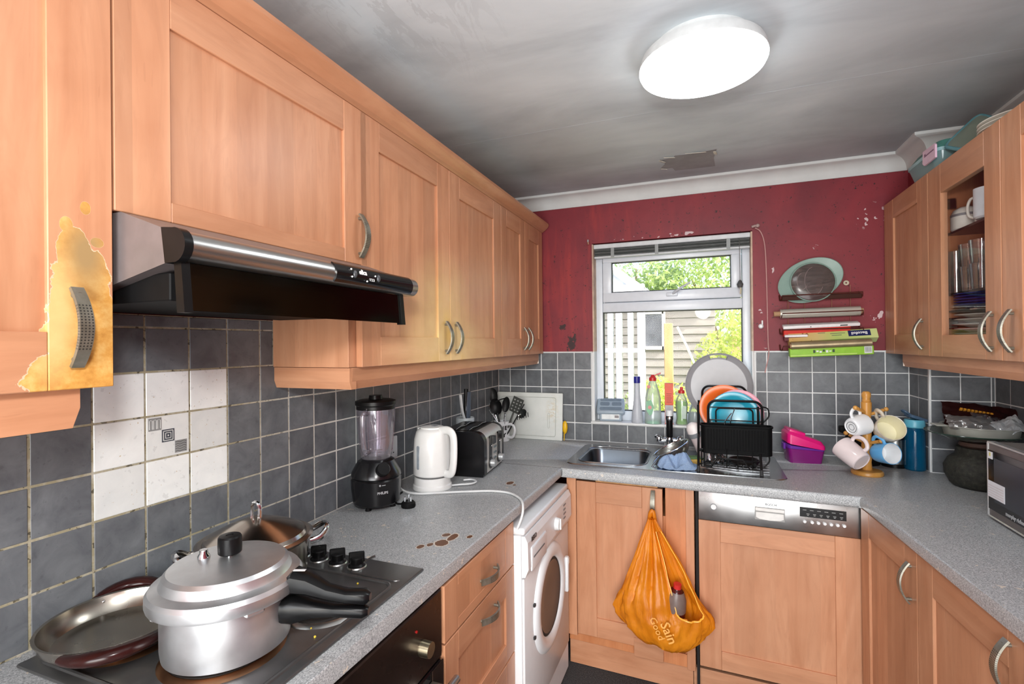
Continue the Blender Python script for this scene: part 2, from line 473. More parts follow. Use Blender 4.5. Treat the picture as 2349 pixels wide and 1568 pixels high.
def m_floor():
    s = NT('charcoal_carpet'); o = s.coord((1, 1, 1))
    n = s.noise(o, 220, 2, 0.6); c = s.ramp(n, [(0.35, C(34, 35, 37)), (0.6, C(70, 71, 72)), (0.75, C(104, 102, 96))])
    s.base(c, 0.95); s.bump(n, 0.9, 0.006); return s.m
floor_m = m_floor()

def m_pewter():
    s = NT('dimpled_pewter'); o = s.coord((1, 1, 1), out='UV'); xyz = s.sep(o)
    # pits in a grid along the middle of the strap (u across, v along)
    a = s.math('SUBTRACT', s.math('FRACT', s.math('MULTIPLY', xyz[0], 4.0)), 0.5)
    b = s.math('SUBTRACT', s.math('FRACT', s.math('MULTIPLY', xyz[1], 28.0)), 0.5)
    d = s.math('SQRT', s.math('ADD', s.math('MULTIPLY', a, a), s.math('MULTIPLY', b, b)))
    pit = s.math('LESS_THAN', d, 0.27)
    mid = s.math('LESS_THAN', s.math('ABSOLUTE', s.math('SUBTRACT', xyz[1], 0.5)), 0.29)
    pit = s.math('MULTIPLY', pit, mid)
    n = s.noise(s.coord(), 40, 3)
    c = s.mix(pit, s.ramp(n, [(0.3, C(126, 122, 108)), (0.7, C(160, 156, 144))]), C(44, 42, 38))
    s.base(c, 0.4, s.math('MULTIPLY', s.math('SUBTRACT', 1.0, pit), 0.75))
    return s.m
pewter = m_pewter()

# ------------------------------------------------------------------ the room
H = 2.33; WZ = 0.91; P = 0.101; PX = 0.0996; PY = 0.1034
XR = 2.276; YF = -4.2
wall_l = struct('wall_left', B().box(-0.16, -0.008, YF, 0.26, -0.05, H), red, smooth=0)
b = B()
b.box(-0.008, 0.585, 0.008, 0.26, -0.05, H); b.box(1.412, XR+0.1, 0.008, 0.26, -0.05, H)
b.box(0.585, 1.412, 0.008, 0.26, -0.05, 1.008); b.box(0.585, 1.412, 0.008, 0.26, 2.036, H)
wall_b = struct('wall_back', b, red, smooth=0)
wall_r = struct('wall_right', B().box(XR+0.008, XR+0.16, YF, 0.008, -0.05, H), red, smooth=0)
struct('chase', B().box(2.068, XR+0.008, -0.214, 0.008, 0.0, H), red, wall_r, 0)
b = B(); b.box(-0.16, 0.35, YF-0.12, YF, 0, H); b.box(2.0, XR+0.16, YF-0.12, YF, 0, H); b.box(0.35, 2.0, YF-0.12, YF, 2.1, H)  # unseen wall; its opening is invented to admit soft fill
wall_f = struct('wall_front', b, wpaint, smooth=0)
struct('floor', B().box(-0.16, XR+0.16, YF-0.12, 0.008, -0.05, 0.0), floor_m, smooth=0)
ceil = struct('ceiling', B().box(-0.16, XR+0.16, YF-0.12, 0.26, H, H+0.1), ceil_m, smooth=0)
struct('board_joint', B().box(0.0, XR, -0.885, -0.775, H-0.0003, H-0.0001), ceil_m, ceil)
patch = mat('bare_plaster_hole', C(150, 148, 148), 0.9, var=0.12, scale=14)
pl = [(0.985, -0.245), (1.04, -0.235), (1.05, -0.188), (1.236, -0.180), (1.228, -0.30), (1.238, -0.41), (1.13, -0.392), (1.06, -0.40), (1.052, -0.375), (0.99, -0.37), (1.012, -0.31)]
hole = struct('torn_hole', B().prism(pl, 'z', H-0.0015, H-0.0003), patch, ceil, 0)
torn = mat('torn_paper', C(206, 200, 186), 0.9)
for k, (x, y, w, r) in enumerate(((1.00, -0.24, 0.03, 0.3), (1.035, -0.39, 0.05, 0.1), (1.15, -0.405, 0.09, -0.1), (1.232, -0.37, 0.03, 1.4), (1.0, -0.35, 0.03, 0.8))):
    M = Matrix.Translation((x, y, H-0.004)) @ Euler((0.3, 0.1, r)).to_matrix().to_4x4()
    obj('torn_flap', B().box(-w/2, w/2, -0.007, 0.007, -0.001, 0.001, M=M), torn, hole)

# coving
cove = mat('white_coving', C(206, 208, 206), 0.6, var=0.06, scale=9)
def cove_prof():
    p = [(0, -0.075), (0.006, -0.075), (0.008, -0.068)]
    for k in range(7):
        a = k/6*PI/2
        p.append((0.008+0.052*(1-math.cos(a)), -0.068+0.052*math.sin(a)))
    return p+[(0.068, -0.012), (0.068, 0.0), (0, 0)]
def coving(name, p0, p1, nrm, m0=0, m1=0):
    """cove along p0-p1; nrm points into the room; m0/m1 shift the mitred ends in proportion to projection"""
    p0, p1, nrm = Vector(p0), Vector(p1), Vector(nrm); d = (p1-p0).normalized()
    b = B(); pr = cove_prof()
    A = [b.bm.verts.new(p0+nrm*u+d*(m0*u)+Vector((0, 0, v))) for u, v in pr]
    Z = [b.bm.verts.new(p1+nrm*u+d*(m1*u)+Vector((0, 0, v))) for u, v in pr]
    m = len(pr); b.bm.faces.new(A); b.bm.faces.new(Z[::-1])
    for i in range(m): b.bm.faces.new((A[i], Z[i], Z[(i+1) % m], A[(i+1) % m]))
    return struct(name, b, cove, None, 0.5)
coving('trim_1', (-0.008, 0.008, H), (2.068, 0.008, H), (0, -1, 0), 1, -1)
coving('trim_2', (2.068, 0.008, H), (2.068, -0.214, H), (-1, 0, 0), 1, 1)
coving('trim_3', (2.068, -0.214, H), (XR+0.008, -0.214, H), (0, -1, 0), -1, -1)
coving('trim_4', (XR+0.008, -0.214, H), (XR+0.008, YF, H), (-1, 0, 0), 1, -1)
coving('trim_5', (-0.008, YF, H), (-0.008, 0.008, H), (1, 0, 0), 1, -1)

# ------------------------------------------------------------------ wall tiles, each one a piece
TM = {}
def tile(parent, axis, u0, u1, z0, z1, plane, m):
    """axis: face normal '+x' (left wall), '-y' (back wall), '-x' (right); u along the wall"""
    g = 0.0019
    w, h = u1-u0-2*g, z1-z0-2*g
    if w < 0.006 or h < 0.006: return None
    key = (axis, round(w, 4), round(h, 4), m.name)
    if key not in TM:
        t = 0.0065
        bb = B()
        if axis == '-y': bb.box(-w/2, w/2, 0, t, -h/2, h/2, 0.0012)
        elif axis == '+x': bb.box(-t, 0, -w/2, w/2, -h/2, h/2, 0.0012)
        else: bb.box(0, t, -w/2, w/2, -h/2, h/2, 0.0012)
        me = bb.mesh('tile', 0.4); me.materials.append(m); TM[key] = me
    o = bpy.data.objects.new('tile', TM[key]); COL.objects.link(o); o.parent = parent
    j = random.uniform(-0.0005, 0.0005)
    uc, zc = (u0+u1)/2, (z0+z1)/2
    o.location = (uc, plane+j, zc) if axis == '-y' else (plane+j, uc, zc)
    return o
obj('grout', B().box(-0.0079, -0.0010, -3.0, 0.0, WZ-0.01, 1.545), grout_l, wall_l, 0)
b = B(); b.box(0, 0.576, 0.0010, 0.0079, WZ-0.01, 1.418); b.box(1.42, 2.066, 0.0010, 0.0079, WZ-0.01, 1.418); b.box(0.576, 1.42, 0.0010, 0.0079, WZ-0.01, 1.012)
obj('grout', b, grout_b, wall_b, 0)
b = B(); b.box(2.0610, 2.0679, -0.2139, 0.0, WZ-0.01, 1.41); b.box(2.0622, XR, -0.2208, -0.2142, WZ-0.01, 1.41); b.box(XR+0.0010, XR+0.0079, -1.4, -0.22, WZ-0.01, 1.41)
obj('grout', b, grout_b, wall_r, 0)
C0 = -2.1626
motif_dark = mat('motif_slate', C(66, 72, 82), 0.45); motif_grey = mat('motif_grey', C(140, 142, 142), 0.45); motif_pale = mat('motif_pale', C(206, 208, 206), 0.45)
for c in range(-7, 21):
    y0, y1 = C0+PY*c, min(C0+PY*(c+1), -0.0005)
    for i in range(7):
        z0, z1 = WZ+P*i, WZ+P*(i+1)
        if i >= 5:
            if y1 < -2.30 or y0 > -1.70: continue
            if i == 6: z1 = 1.545
            yy0, yy1 = max(y0, -2.29), min(y1, -1.703)
        else: yy0, yy1 = y0, y1
        w = (0 <= c <= 2) and (2 <= i <= 4)
        t = tile(wall_l, '+x', yy0, yy1, z0, z1, 0.0, tilew_m if w else tile_m)
        if c == 1 and i == 3:
            # the decorated tile: three small printed squares stepping down to the right
            for k, (cy, cz, dm) in enumerate(((-0.031, 0.031, motif_grey), (-0.001, 0.001, motif_dark), (0.029, -0.029, motif_grey))):
                bb = B().box(0.0001, 0.0006, cy-0.0145, cy+0.0145, cz-0.0145, cz+0.0145)
                mo = obj('motif', bb, dm, t, 0)
                b2 = B()
                if k == 1:
                    for q, wd in ((0.011, 0.002), (0.0062, 0.0016)):
                        for s in (-1, 1):
                            b2.box(0.0006, 0.0009, cy-q, cy+q, cz+s*q-wd/2, cz+s*q+wd/2); b2.box(0.0006, 0.0009, cy+s*q-wd/2, cy+s*q+wd/2, cz-q, cz+q)
                    b2.box(0.0006, 0.0009, cy-0.0016, cy+0.0016, cz-0.0016, cz+0.0016)
                elif k == 0:
                    for q in range(3):
                        yy = cy-0.009+q*0.009
                        b2.tube([(0.0008, yy-0.003, cz-0.011), (0.0008, yy-0.003, cz+0.009), (0.0008, yy, cz+0.0105), (0.0008, yy+0.003, cz+0.009), (0.0008, yy+0.003, cz-0.011)], 0.0006, 4)
                else:
                    for q in range(5):
                        zz = cz-0.011+q*0.0055
                        b2.tube([(0.0008, cy-0.013+0.0052*j, zz+0.0016*math.sin(j*2.1)) for j in range(6)], 0.0006, 4)
                obj('motif_line', b2, motif_pale if k != 2 else mat('motif_line_dark', C(84, 86, 86), 0.5), t, 0)
B0 = 0.0767
for c in range(-1, 20):
    x0, x1 = max(B0+PX*c, 0.0005), min(B0+PX*(c+1), 2.0595)
    for i in range(5):
        z0, z1 = WZ+P*i, WZ+P*(i+1)
        if i == 0: tile(wall_b, '-y', x0, x1, z0, z1-0.0015, 0.0, tile_m); continue
        if x0 < 0.572: tile(wall_b, '-y', x0, min(x1, 0.576), z0, z1, 0.0, tile_m)
        elif x1 > 1.425: tile(wall_b, '-y', max(x0, 1.421), x1, z0, z1, 0.0, tile_m)
for i in range(5):
    z0, z1 = WZ+P*i, WZ+P*(i+1)
    for y0, y1 in ((-0.2185, -0.2035), (-0.203, -0.1034-0.0), (-0.1034, -0.0005)): tile(wall_r, '-x', y0+0.0, y1, z0, z1, 2.06, tile_m) if y1-y0 > 0.02 else None
    for x0, x1 in ((2.064, 2.1636), (2.1636, 2.2632), (2.2632, XR-0.0005)): tile(wall_r, '-y', x0, x1, z0, z1, -0.222, tile_m)
    for c in range(11):
        y1 = -0.222-PY*c; tile(wall_r, '-x', y1-PY, y1, z0, z1, XR, tile_m)
# plastic edge trims
obj('tile_trim', B().box(2.0575, 2.0645, -0.2245, -0.2175, WZ, 1.415, 0.002), white, wall_r)
b = B(); b.box(0.0, 0.583, -0.002, 0.008, 1.4155, 1.4205, 0.0015)
obj('tile_trim', b, white, wall_b)
obj('tile_trim', B().box(1.413, 2.06, -0.002, 0.008, 1.4155, 1.4205, 0.0015), white, wall_b)
obj('tile_trim', B().box(0.577, 0.585, -0.003, 0.008, 1.025, 1.4155, 0.002), white, wall_b)
obj('tile_trim', B().box(1.413, 1.421, -0.003, 0.008, 1.025, 1.4155, 0.002), white, wall_b)

# ------------------------------------------------------------------ window
win = thing('window_1', None, None, (1.0, 0.1, 1.02)); tag(win, kind='structure')
WO = (1.0, 0.1, 1.02)
gap = mat('window_gasket', C(36, 38, 38), 0.6)
X0, X1, Z0, Z1 = 0.585, 1.412, 1.024, 2.034
reveal = mat('flaking_reveal', C(196, 170, 150), 0.8, var=0.2, scale=25)
obj('reveal', B(WO).box(X0, X0+0.008, 0.0, 0.09, 1.42, 2.03), reveal, win, 0)
obj('reveal', B(WO).box(X1-0.008, X1, 0.0, 0.09, 1.42, 2.03), reveal, win, 0)
obj('reveal', B(WO).box(X0, X0+0.008, 0.0, 0.09, 1.026, 1.42), wpaint, win, 0)
obj('reveal', B(WO).box(X1-0.008, X1, 0.0, 0.09, 1.026, 1.42), wpaint, win, 0)
obj('sill', B(WO).box(X0-0.012, X1+0.012, -0.022, 0.13, 1.0125, 1.0255, 0.003, 2), white, win)
fy0, fy1 = 0.075, 0.14
def bar(x0, x1, z0, z1, y0=fy0, y1=fy1, nm='frame_bar', m=upvc): return obj(nm, B(WO).box(x0, x1, y0, y1, z0, z1, 0.006, 2), m, win)
bar(X0, X0+0.045, Z0, Z1); bar(X1-0.045, X1, Z0, Z1)
bar(X0+0.045, X1-0.045, Z0, Z0+0.055); bar(X0+0.045, X1-0.045, Z1-0.05, Z1)
bar(X0+0.045, X1-0.045, 1.645, 1.70)
# opening top light
sx0, sx1, sz0, sz1 = X0+0.048, X1-0.048, 1.702, Z1-0.052
sash = obj('sash', B(WO).box(sx0, sx1, fy0-0.012, fy1-0.02, sz0, sz0+0.055, 0.006, 2).box(sx0, sx1, fy0-0.012, fy1-0.02, sz1-0.052, sz1, 0.006, 2)
           .box(sx0, sx0+0.05, fy0-0.012, fy1-0.02, sz0+0.05, sz1-0.05, 0.006, 2).box(sx1-0.05, sx1, fy0-0.012, fy1-0.02, sz0+0.05, sz1-0.05, 0.006, 2), upvc, win)
def gasket(x0, x1, z0, z1, y, par):
    t = 0.005; bb = B(WO)
    bb.box(x0, x1, y, y+0.02, z0, z0+t).box(x0, x1, y, y+0.02, z1-t, z1).box(x0, x0+t, y, y+0.02, z0+t, z1-t).box(x1-t, x1, y, y+0.02, z0+t, z1-t)
    return obj('gasket', bb, gap, par, 0)
gasket(sx0+0.0495, sx1-0.0495, sz0+0.0545, sz1-0.0515, 0.075, sash)
obj('pane', B(WO).box(sx0+0.052, sx1-0.052, 0.088, 0.092, sz0+0.057, sz1-0.054), panem, sash, 0)
gasket(X0+0.0445, X1-0.0445, Z0+0.0545, 1.6455, 0.085, win)
obj('pane', B(WO).box(X0+0.047, X1-0.047, 0.098, 0.102, Z0+0.057, 1.643), panem, win, 0)
hd = obj('window_handle', B(WO).box(0.985, 1.045, 0.045, 0.064, 1.722, 1.742, 0.004, 2), upvc, win)
obj('handle_lever', B(WO).tube([(1.02, 0.05, 1.735), (1.035, 0.035, 1.745), (1.065, 0.03, 1.765), (1.11, 0.03, 1.79)], lambda t: 0.0075-0.002*t, 8), mat('grey_plastic', C(188, 192, 198), 0.4), hd)

# venetian blind, pulled up to the top of the window
bl = thing('venetian_blind', 'raised silver venetian blind bunched at the top of the window', 'blind', (1.0, 0.03, 1.955))
BO = (1.0, 0.03, 1.955)
obj('head_rail', B(BO).box(0.592, 1.404, 0.012, 0.045, 2.005, 2.03, 0.003), mat('blind_rail', C(206, 210, 212), 0.35), bl)
slat_m = mat('blind_slat', C(110, 114, 112), 0.45)
sm = None
for k in range(9):
    if sm is None:
        sm = B().box(-0.402, 0.402, -0.012, 0.012, -0.0006, 0.0006).mesh('slat', 0); sm.materials.append(slat_m)
    o = obj('slat', sm, None, bl, loc=(-0.002, 0.0, 0.0085+k*0.0046)); o.rotation_euler = (0.12*math.sin(k*1.7), 0, 0)
obj('bottom_rail', B(BO).box(0.594, 1.402, 0.014, 0.044, 1.951, 1.9615, 0.003), mat('blind_rail', C(206, 210, 212), 0.35), bl)
for x in (0.70, 0.94, 1.30): obj('ladder_clip', B(BO).box(x-0.009, x+0.009, 0.010, 0.0125, 1.952, 2.004), mat('clip_grey', C(140, 144, 144), 0.4), bl)
cdm = mat('blind_cord', C(92, 92, 90), 0.8)
cord = obj('pull_cord', B(BO).tube([(1.352, 0.011, 2.0), (1.352, 0.010, 1.9), (1.353, 0.010, 1.785)], 0.0013, 5), cdm, bl)
obj('cord_tassel', B(BO).lathe([(0, -0.018), (0.012, -0.016), (0.016, 0.0), (0.008, 0.016), (0.003, 0.022), (0, 0.022)], (1.353, 0.012, 1.765), 12), mat('tassel', C(74, 74, 74), 0.6), bl)
obj('cord_end', B(BO).tube([(1.354, 0.011, 1.75), (1.357, 0.011, 1.735), (1.354, 0.011, 1.715)], 0.004, 6), mat('tassel_end', C(196, 186, 160), 0.8), bl)
# cable down the wall right of the window
t = tag(obj('wall_cable', B().tube([(1.425, -0.004, 2.045), (1.45, -0.012, 2.02), (1.468, -0.006, 1.95), (1.474, -0.004, 1.80), (1.476, -0.004, 1.62), (1.478, -0.004, 1.46), (1.480, -0.004, 1.40), (1.462, -0.004, 1.31)], 0.0026, 6, smooth=5), mat('pinkish_cable', C(196, 150, 146), 0.6)),
        'thin pale cable hanging down the red wall right of the window', 'cable')
obj('cable_clip', B().lathe([(0, -0.006), (0.011, -0.006), (0.012, 0), (0.007, 0.006), (0, 0.006)], n=14, M=Matrix.Translation((1.446, -0.006, 1.545)) @ Euler((PI/2, 0, 0)).to_matrix().to_4x4()).box(1.449, 1.456, -0.008, 0.008, 1.55, 1.575, 0.002), white, t)
t = tag(obj('wall_hook', B().tube([(0.566, 0.006, 2.05), (0.566, -0.012, 2.052), (0.568, -0.02, 2.04), (0.569, -0.016, 2.03)], 0.006, 8), chrome), 'tiny chrome hook above the window\'s left corner', 'hook')
t = tag(obj('wall_hook', B().tube([(1.43, 0.006, 2.052), (1.425, -0.012, 2.055), (1.408, -0.014, 2.050)], 0.006, 8).ball((1.437, -0.006, 2.056), 0.010, 8), mat('painted_hook', C(176, 150, 146), 0.6)), 'paint-flecked hook above the window\'s right corner', 'hook')

# ------------------------------------------------------------------ garden beyond the window
grass_m = mat('garden_grass', C(150, 160, 96), 0.9, var=0.4, scale=6)
struct('ground', B().box(-8, 9, 0.27, 16, -0.25, -0.15), grass_m, smooth=0)['kind'] = 'structure'
wpl = mat('white_door_plastic', C(236, 238, 238), 0.35, var=0.02)
door = thing('patio_door', 'white plastic glazed patio door of the neighbouring extension, outside the window', 'door', (0.42, 1.5, -0.15), rz=0)
DO = (0.42, 1.5, -0.15)
for x, w in ((0.10, 0.05), (0.30, 0.05), (0.405, 0.045), (0.475, 0.05), (0.575, 0.045), (0.655, 0.06)):
    obj('door_stile', B(DO).box(x, x+w, 1.46, 1.53, -0.15, 1.94, 0.006), wpl, door)
for z0, z1 in ((-0.15, 0.02), (1.38, 1.42), (1.88, 1.96)): obj('door_rail', B(DO).box(0.1, 0.715, 1.465, 1.525, z0, z1, 0.004), wpl, door)
obj('pane', B(DO).box(0.15, 0.655, 1.492, 1.498, 0.0, 1.9), panem, door, 0)
ext = thing('extension_roof', 'white sloping roof edge of the extension outside, seen through the top pane', 'roof', (0.3, 1.55, 1.97))
M = Matrix.Translation((0.28, 1.55, 2.20)) @ Euler((0, math.radians(38), 0)).to_matrix().to_4x4()
obj('fascia', B((0.3, 1.55, 1.97)).box(-0.6, 0.62, -0.02, 0.03, -0.08, 0.06, 0.004, M=M), wpl, ext)
obj('gutter', B((0.3, 1.55, 1.97)).tube([M @ Vector((-0.6, -0.05, 0.02)), M @ Vector((0.64, -0.05, 0.02))], 0.03, 10), wpl, ext)
# shed with lapped boards
shed = thing('garden_shed', 'weathered grey boarded shed with a small window, outside', 'shed', (0.35, 3.3, -0.15))
SO = (0.35, 3.3, -0.15)
bm_ = mat('weathered_board', C(136, 130, 124), 0.85, var=0.2, scale=8, stretch=(1, 1, 12))
pm = None
for k in range(22):
    z = -0.15+k*0.095
    if pm is None:
        pm = B().prism([(0.0, 0.0), (-0.022, 0.0), (-0.006, 0.10), (0.0, 0.10)], 'x', -0.85, 0.85).mesh('board', 0); pm.materials.append(bm_)
    obj('board', pm, None, shed, loc=(0.1, 0.0, k*0.095))
obj('shed_wall', B(SO).box(-0.4, 1.3, 3.301, 4.6, -0.15, 1.94), bm_, shed, 0)
fr = obj('window_frame', B(SO).box(0.48, 0.74, 3.25, 3.275, 1.38, 1.42).box(0.48, 0.74, 3.25, 3.275, 1.80, 1.84).box(0.48, 0.52, 3.25, 3.275, 1.42, 1.80).box(0.72, 0.76, 3.25, 3.275, 1.38, 1.84), mat('shed_frame', C(220, 214, 206), 0.6), shed, 0)
obj('pane', B(SO).box(0.52, 0.72, 3.262, 3.27, 1.42, 1.80), mat('dark_pane', C(96, 98, 104), 0.1, var=0.3, scale=8), fr, 0)
obj('roof', B(SO).box(-0.55, 1.42, 3.15, 4.7, 1.94, 1.99), mat('felt_roof', C(168, 140, 120), 0.9, var=0.2), shed, 0)
tag(obj('timber_post', B().box(0.80, 0.885, 2.45, 2.53, -0.15, 1.66, 0.006), wood('post_wood', 'z', (206, 164, 112), (176, 130, 84), stave=0.2)), 'tall tan timber post in the garden, beside the shed', 'post')
tag(obj('garden_pole', B().tube([(0.93, 2.4, 1.62), (1.02, 2.4, 1.42), (1.10, 2.4, 1.22), (1.18, 2.4, 0.6), (1.2, 2.4, -0.15)], 0.012, 8), mat('pale_pole', C(216, 212, 206), 0.5)), 'pale leaning pole right of the timber post outside', 'pole')
fence = thing('garden_fence', 'brown boarded garden fence behind the shrubs', 'fence', (2.3, 4.2, -0.15))
fm = wood('fence_wood', 'z', (186, 150, 120), (150, 116, 92), stave=0.14)
bm2 = B().box(-0.068, 0.068, -0.01, 0.01, 0, 1.75).mesh('board', 0); bm2.materials.append(fm)
for k in range(22): obj('board', bm2, None, fence, loc=(-0.72+k*0.142, 0.006*(k % 2), 0))
for z in (0.3, 1.4): obj('fence_rail', B((2.3, 4.2, -0.15)).box(1.52, 4.65, 4.22, 4.27, z, z+0.08), fm, fence, 0)

leaf_cols = {'lime': ((226, 234, 140), (178, 194, 90)), 'green': ((214, 226, 160), (164, 186, 108)), 'deep': ((190, 206, 160), (146, 168, 118)), 'gold': ((240, 216, 130), (206, 176, 92))}
def m_leaf(k):
    a, c = leaf_cols[k]; s = NT('leaf_'+k)
    f = s.noise(s.coord(), 9, 3)
    col = s.ramp(f, [(0.3, C(*c)), (0.7, C(*a))])
    s.base(col, 0.55)
    t = s.new('BsdfTranslucent'); s.l.new(col, t.inputs[0])
    m = s.new('MixShader'); m.inputs[0].default_value = 0.5
    s.l.new(s.b.outputs[0], m.inputs[1]); s.l.new(t.outputs[0], m.inputs[2]); s.l.new(m.outputs[0], s.out.inputs[0])
    return s.m
LM = {k: m_leaf(k) for k in leaf_cols}
bark = mat('bark', C(128, 108, 88), 0.9, var=0.3)
def plant(name, label, cat, base, blobs, n, size, kind, seed, trunk=0.03, group=None):
    rnd = random.Random(seed)
    root = thing(name, label, cat, base, group=group)
    b = B()
    for k in range(n):
        c, r = rnd.choice(blobs)
        while True:
            d = Vector((rnd.uniform(-1, 1), rnd.uniform(-1, 1), rnd.uniform(-1, 1)))
            if 0.25 < d.length < 1: break
        p = Vector((c[0]+d.x*r[0], c[1]+d.y*r[1], c[2]+d.z*r[2]))
        s = size*rnd.uniform(0.6, 1.3)
        R = Euler((rnd.uniform(-1.2, 1.2), rnd.uniform(-1.2, 1.2), rnd.uniform(0, 6.3))).to_matrix()
        q = [b.bm.verts.new(p+R @ Vector(v)) for v in ((-s, 0, 0), (0, -s*0.42, s*0.1), (s, 0, 0), (0, s*0.42, s*0.1))]
        b.bm.faces.new(q)
    f = obj('foliage', b, LM[kind], root, 0); f['kind'] = 'stuff'
    b = B()
    for c, r in blobs[:5]:
        b.tube([(0, 0, 0), (c[0]*0.3, c[1]*0.3, c[2]*0.45), (c[0]*0.9, c[1]*0.9, c[2])], lambda t: trunk*(1-0.75*t), 6)
    obj('stem', b, bark, root)
    return root
plant('garden_shrub', 'yellow-green leafy shrub low in the middle of the window view', 'shrub', (0.98, 2.15, -0.15), [((0, 0, 0.9), (0.33, 0.3, 0.36)), ((-0.2, 0, 0.6), (0.25, 0.25, 0.4)), ((0.2, 0.1, 0.75), (0.25, 0.25, 0.4)), ((-0.22, 0, 1.10), (0.16, 0.2, 0.20))], 2600, 0.027, 'lime', 1)
plant('garden_shrub', 'bright shrub filling the right side of the window view', 'shrub', (1.62, 2.75, -0.15), [((0, 0, 1.05), (0.50, 0.4, 0.5)), ((0.15, 0, 1.55), (0.46, 0.3, 0.40)), ((-0.1, 0, 0.5), (0.4, 0.4, 0.4)), ((-0.30, 0, 1.40), (0.26, 0.3, 0.34)), ((0.1, 0, 1.8), (0.4, 0.3, 0.25))], 6500, 0.028, 'lime', 2)
plant('garden_shrub', 'sparse green shrub in front of the shed boards', 'shrub', (0.55, 2.75, -0.15), [((0, 0, 0.75), (0.28, 0.2, 0.4)), ((0.2, 0, 1.0), (0.16, 0.15, 0.2))], 900, 0.03, 'green', 3)
plant('garden_tree', 'broad pale green tree filling the top pane of the window', 'tree', (1.9, 6.2, -0.15), [((0, 0, 3.0), (1.2, 0.9, 0.9)), ((-1.0, 0.2, 2.7), (0.9, 0.7, 0.7)), ((0.9, 0.2, 2.6), (0.9, 0.7, 0.8)), ((0, 0, 2.2), (1.3, 0.8, 0.5)), ((0.3, 0, 3.6), (0.8, 0.7, 0.6))], 8000, 0.055, 'green', 4, 0.09)
plant('garden_tree', 'darker green tree at the back left, beyond the roof edge', 'tree', (0.0, 6.8, -0.15), [((0, 0, 3.0), (0.9, 0.8, 1.0)), ((-0.6, 0, 2.4), (0.8, 0.7, 0.7)), ((0.5, 0, 2.5), (0.5, 0.6, 0.6))], 4200, 0.055, 'deep', 5, 0.09)
plant('garden_shrub', 'golden leaved bush just right of the roof edge', 'shrub', (0.75, 5.35, -0.15), [((0, 0, 2.15), (0.33, 0.3, 0.28)), ((0.1, 0, 1.8), (0.4, 0.3, 0.4)), ((0, 0, 1.0), (0.4, 0.3, 0.8))], 1500, 0.045, 'gold', 6, 0.05)
plant('garden_tree', 'tall light tree at the far right of the garden', 'tree', (3.4, 5.6, -0.15), [((0, 0, 2.4), (0.9, 0.8, 1.0)), ((-0.5, 0, 1.5), (0.8, 0.6, 0.8)), ((0.4, 0, 3.2), (0.7, 0.7, 0.7))], 3000, 0.06, 'lime', 7, 0.08)

# ------------------------------------------------------------------ kitchen units
# every unit is built facing its own -y with its left end at x = 0, then turned to its wall
def handle_mesh():
    b = B(); L, hh, w, t = 0.118, 0.024, 0.0105, 0.0020; n = 18
    uvl = b.bm.loops.layers.uv.new('UVMap')
    rows = []
    for i in range(n+1):
        s = -1+2*i/n; z = s*L/2; y = -0.007-hh*(1-s*s)
        ny = Vector((0, -1, 0)) ; tz = Vector((0, 2*hh*s*2/L, 1)).normalized(); nr = Vector((0, -tz.z, tz.y))
        ww = w*(1-0.12*abs(s))
        rows.append([b.bm.verts.new(Vector((-ww, y, z))+nr*(-t)), b.bm.verts.new(Vector((ww, y, z))+nr*(-t)), b.bm.verts.new(Vector((ww*0.9, y, z))+nr*t), b.bm.verts.new(Vector((-ww*0.9, y, z))+nr*t)])
    for i in range(n):
        for k in range(4):
            f = b.bm.faces.new((rows[i][k], rows[i][(k+1) % 4], rows[i+1][(k+1) % 4], rows[i+1][k]))
            for l, (u, v) in zip(f.loops, ((0, i/n), (1, i/n), (1, (i+1)/n), (0, (i+1)/n))): l[uvl].uv = (u, v)
    b.bm.faces.new(rows[0]); b.bm.faces.new(rows[-1][::-1])
    for s in (-1, 1): b.cyl((0, 0.001, s*0.048), (0, -0.0155, s*0.048), 0.0042, 0.0045, 10)
    me = b.mesh('handle', 0.5); me.materials.append(pewter); return me
HM = handle_mesh()
def add_handle(parent, x, z, horiz=False, y=0.0, sc=1.0):
    o = bpy.data.objects.new('handle', HM); COL.objects.link(o); o.parent = parent
    o.location = (x, y, z); o.scale = (sc, sc, sc)
    if horiz: o.rotation_euler = (0, PI/2, 0)
    return o
def shaker(root, x0, x1, z0, z1, st=0.085, rt_=0.085, rb=0.085, name='door', h=None, horiz=False, y=0.0, glassy=False, mz=None, mx=None, st2=None, flat=False):
    """framed door: recessed centre panel, two stiles, two rails, handle"""
    mz = mz or wz; mx = mx or wx; st2 = st2 or st
    if glassy:
        d = obj(name, B().box(x0+st-0.003, x1-st2+0.003, y+0.010, y+0.014, z0+rb-0.003, z1-rt_+0.003), glass('cabinet_glass', (0.97, 0.97, 0.97, 1), 0.015, fres=0.08), root, 0)
    else:
        d = obj(name, B().box(x0+st-0.003, x1-st2+0.003, y+(0.0008 if flat else 0.0075), y+0.018, z0+rb-0.003, z1-rt_+0.003), mz, root, 0)
    e = 0.0013
    obj('stile', B().box(x0, x0+st-0.0003, y, y+0.021, z0, z1, e), mz, d, 0.3)
    obj('stile', B().box(x1-st2+0.0003, x1, y, y+0.021, z0, z1, e), mz, d, 0.3)
    obj('rail', B().box(x0+st, x1-st2, y+0.0001, y+0.0208, z0, z0+rb, e), mx, d, 0.3)
    obj('rail', B().box(x0+st, x1-st2, y+0.0001, y+0.0208, z1-rt_, z1, e), mx, d, 0.3)
    if h: add_handle(d, h[0], h[1], horiz, y)
    return d
def unit(name, label, cat, loc, rz, w, dp, h, x0=0.0, zc=0.0, group=None, m=None, ydoor=0.0225):
    r = thing(name, label, cat, loc, rz, group)
    obj('carcass', B().box(x0, w, ydoor, dp, zc, h, 0.001), m or wz, r, 0.3)
    return r
RL = PI/2; RR = -PI/2
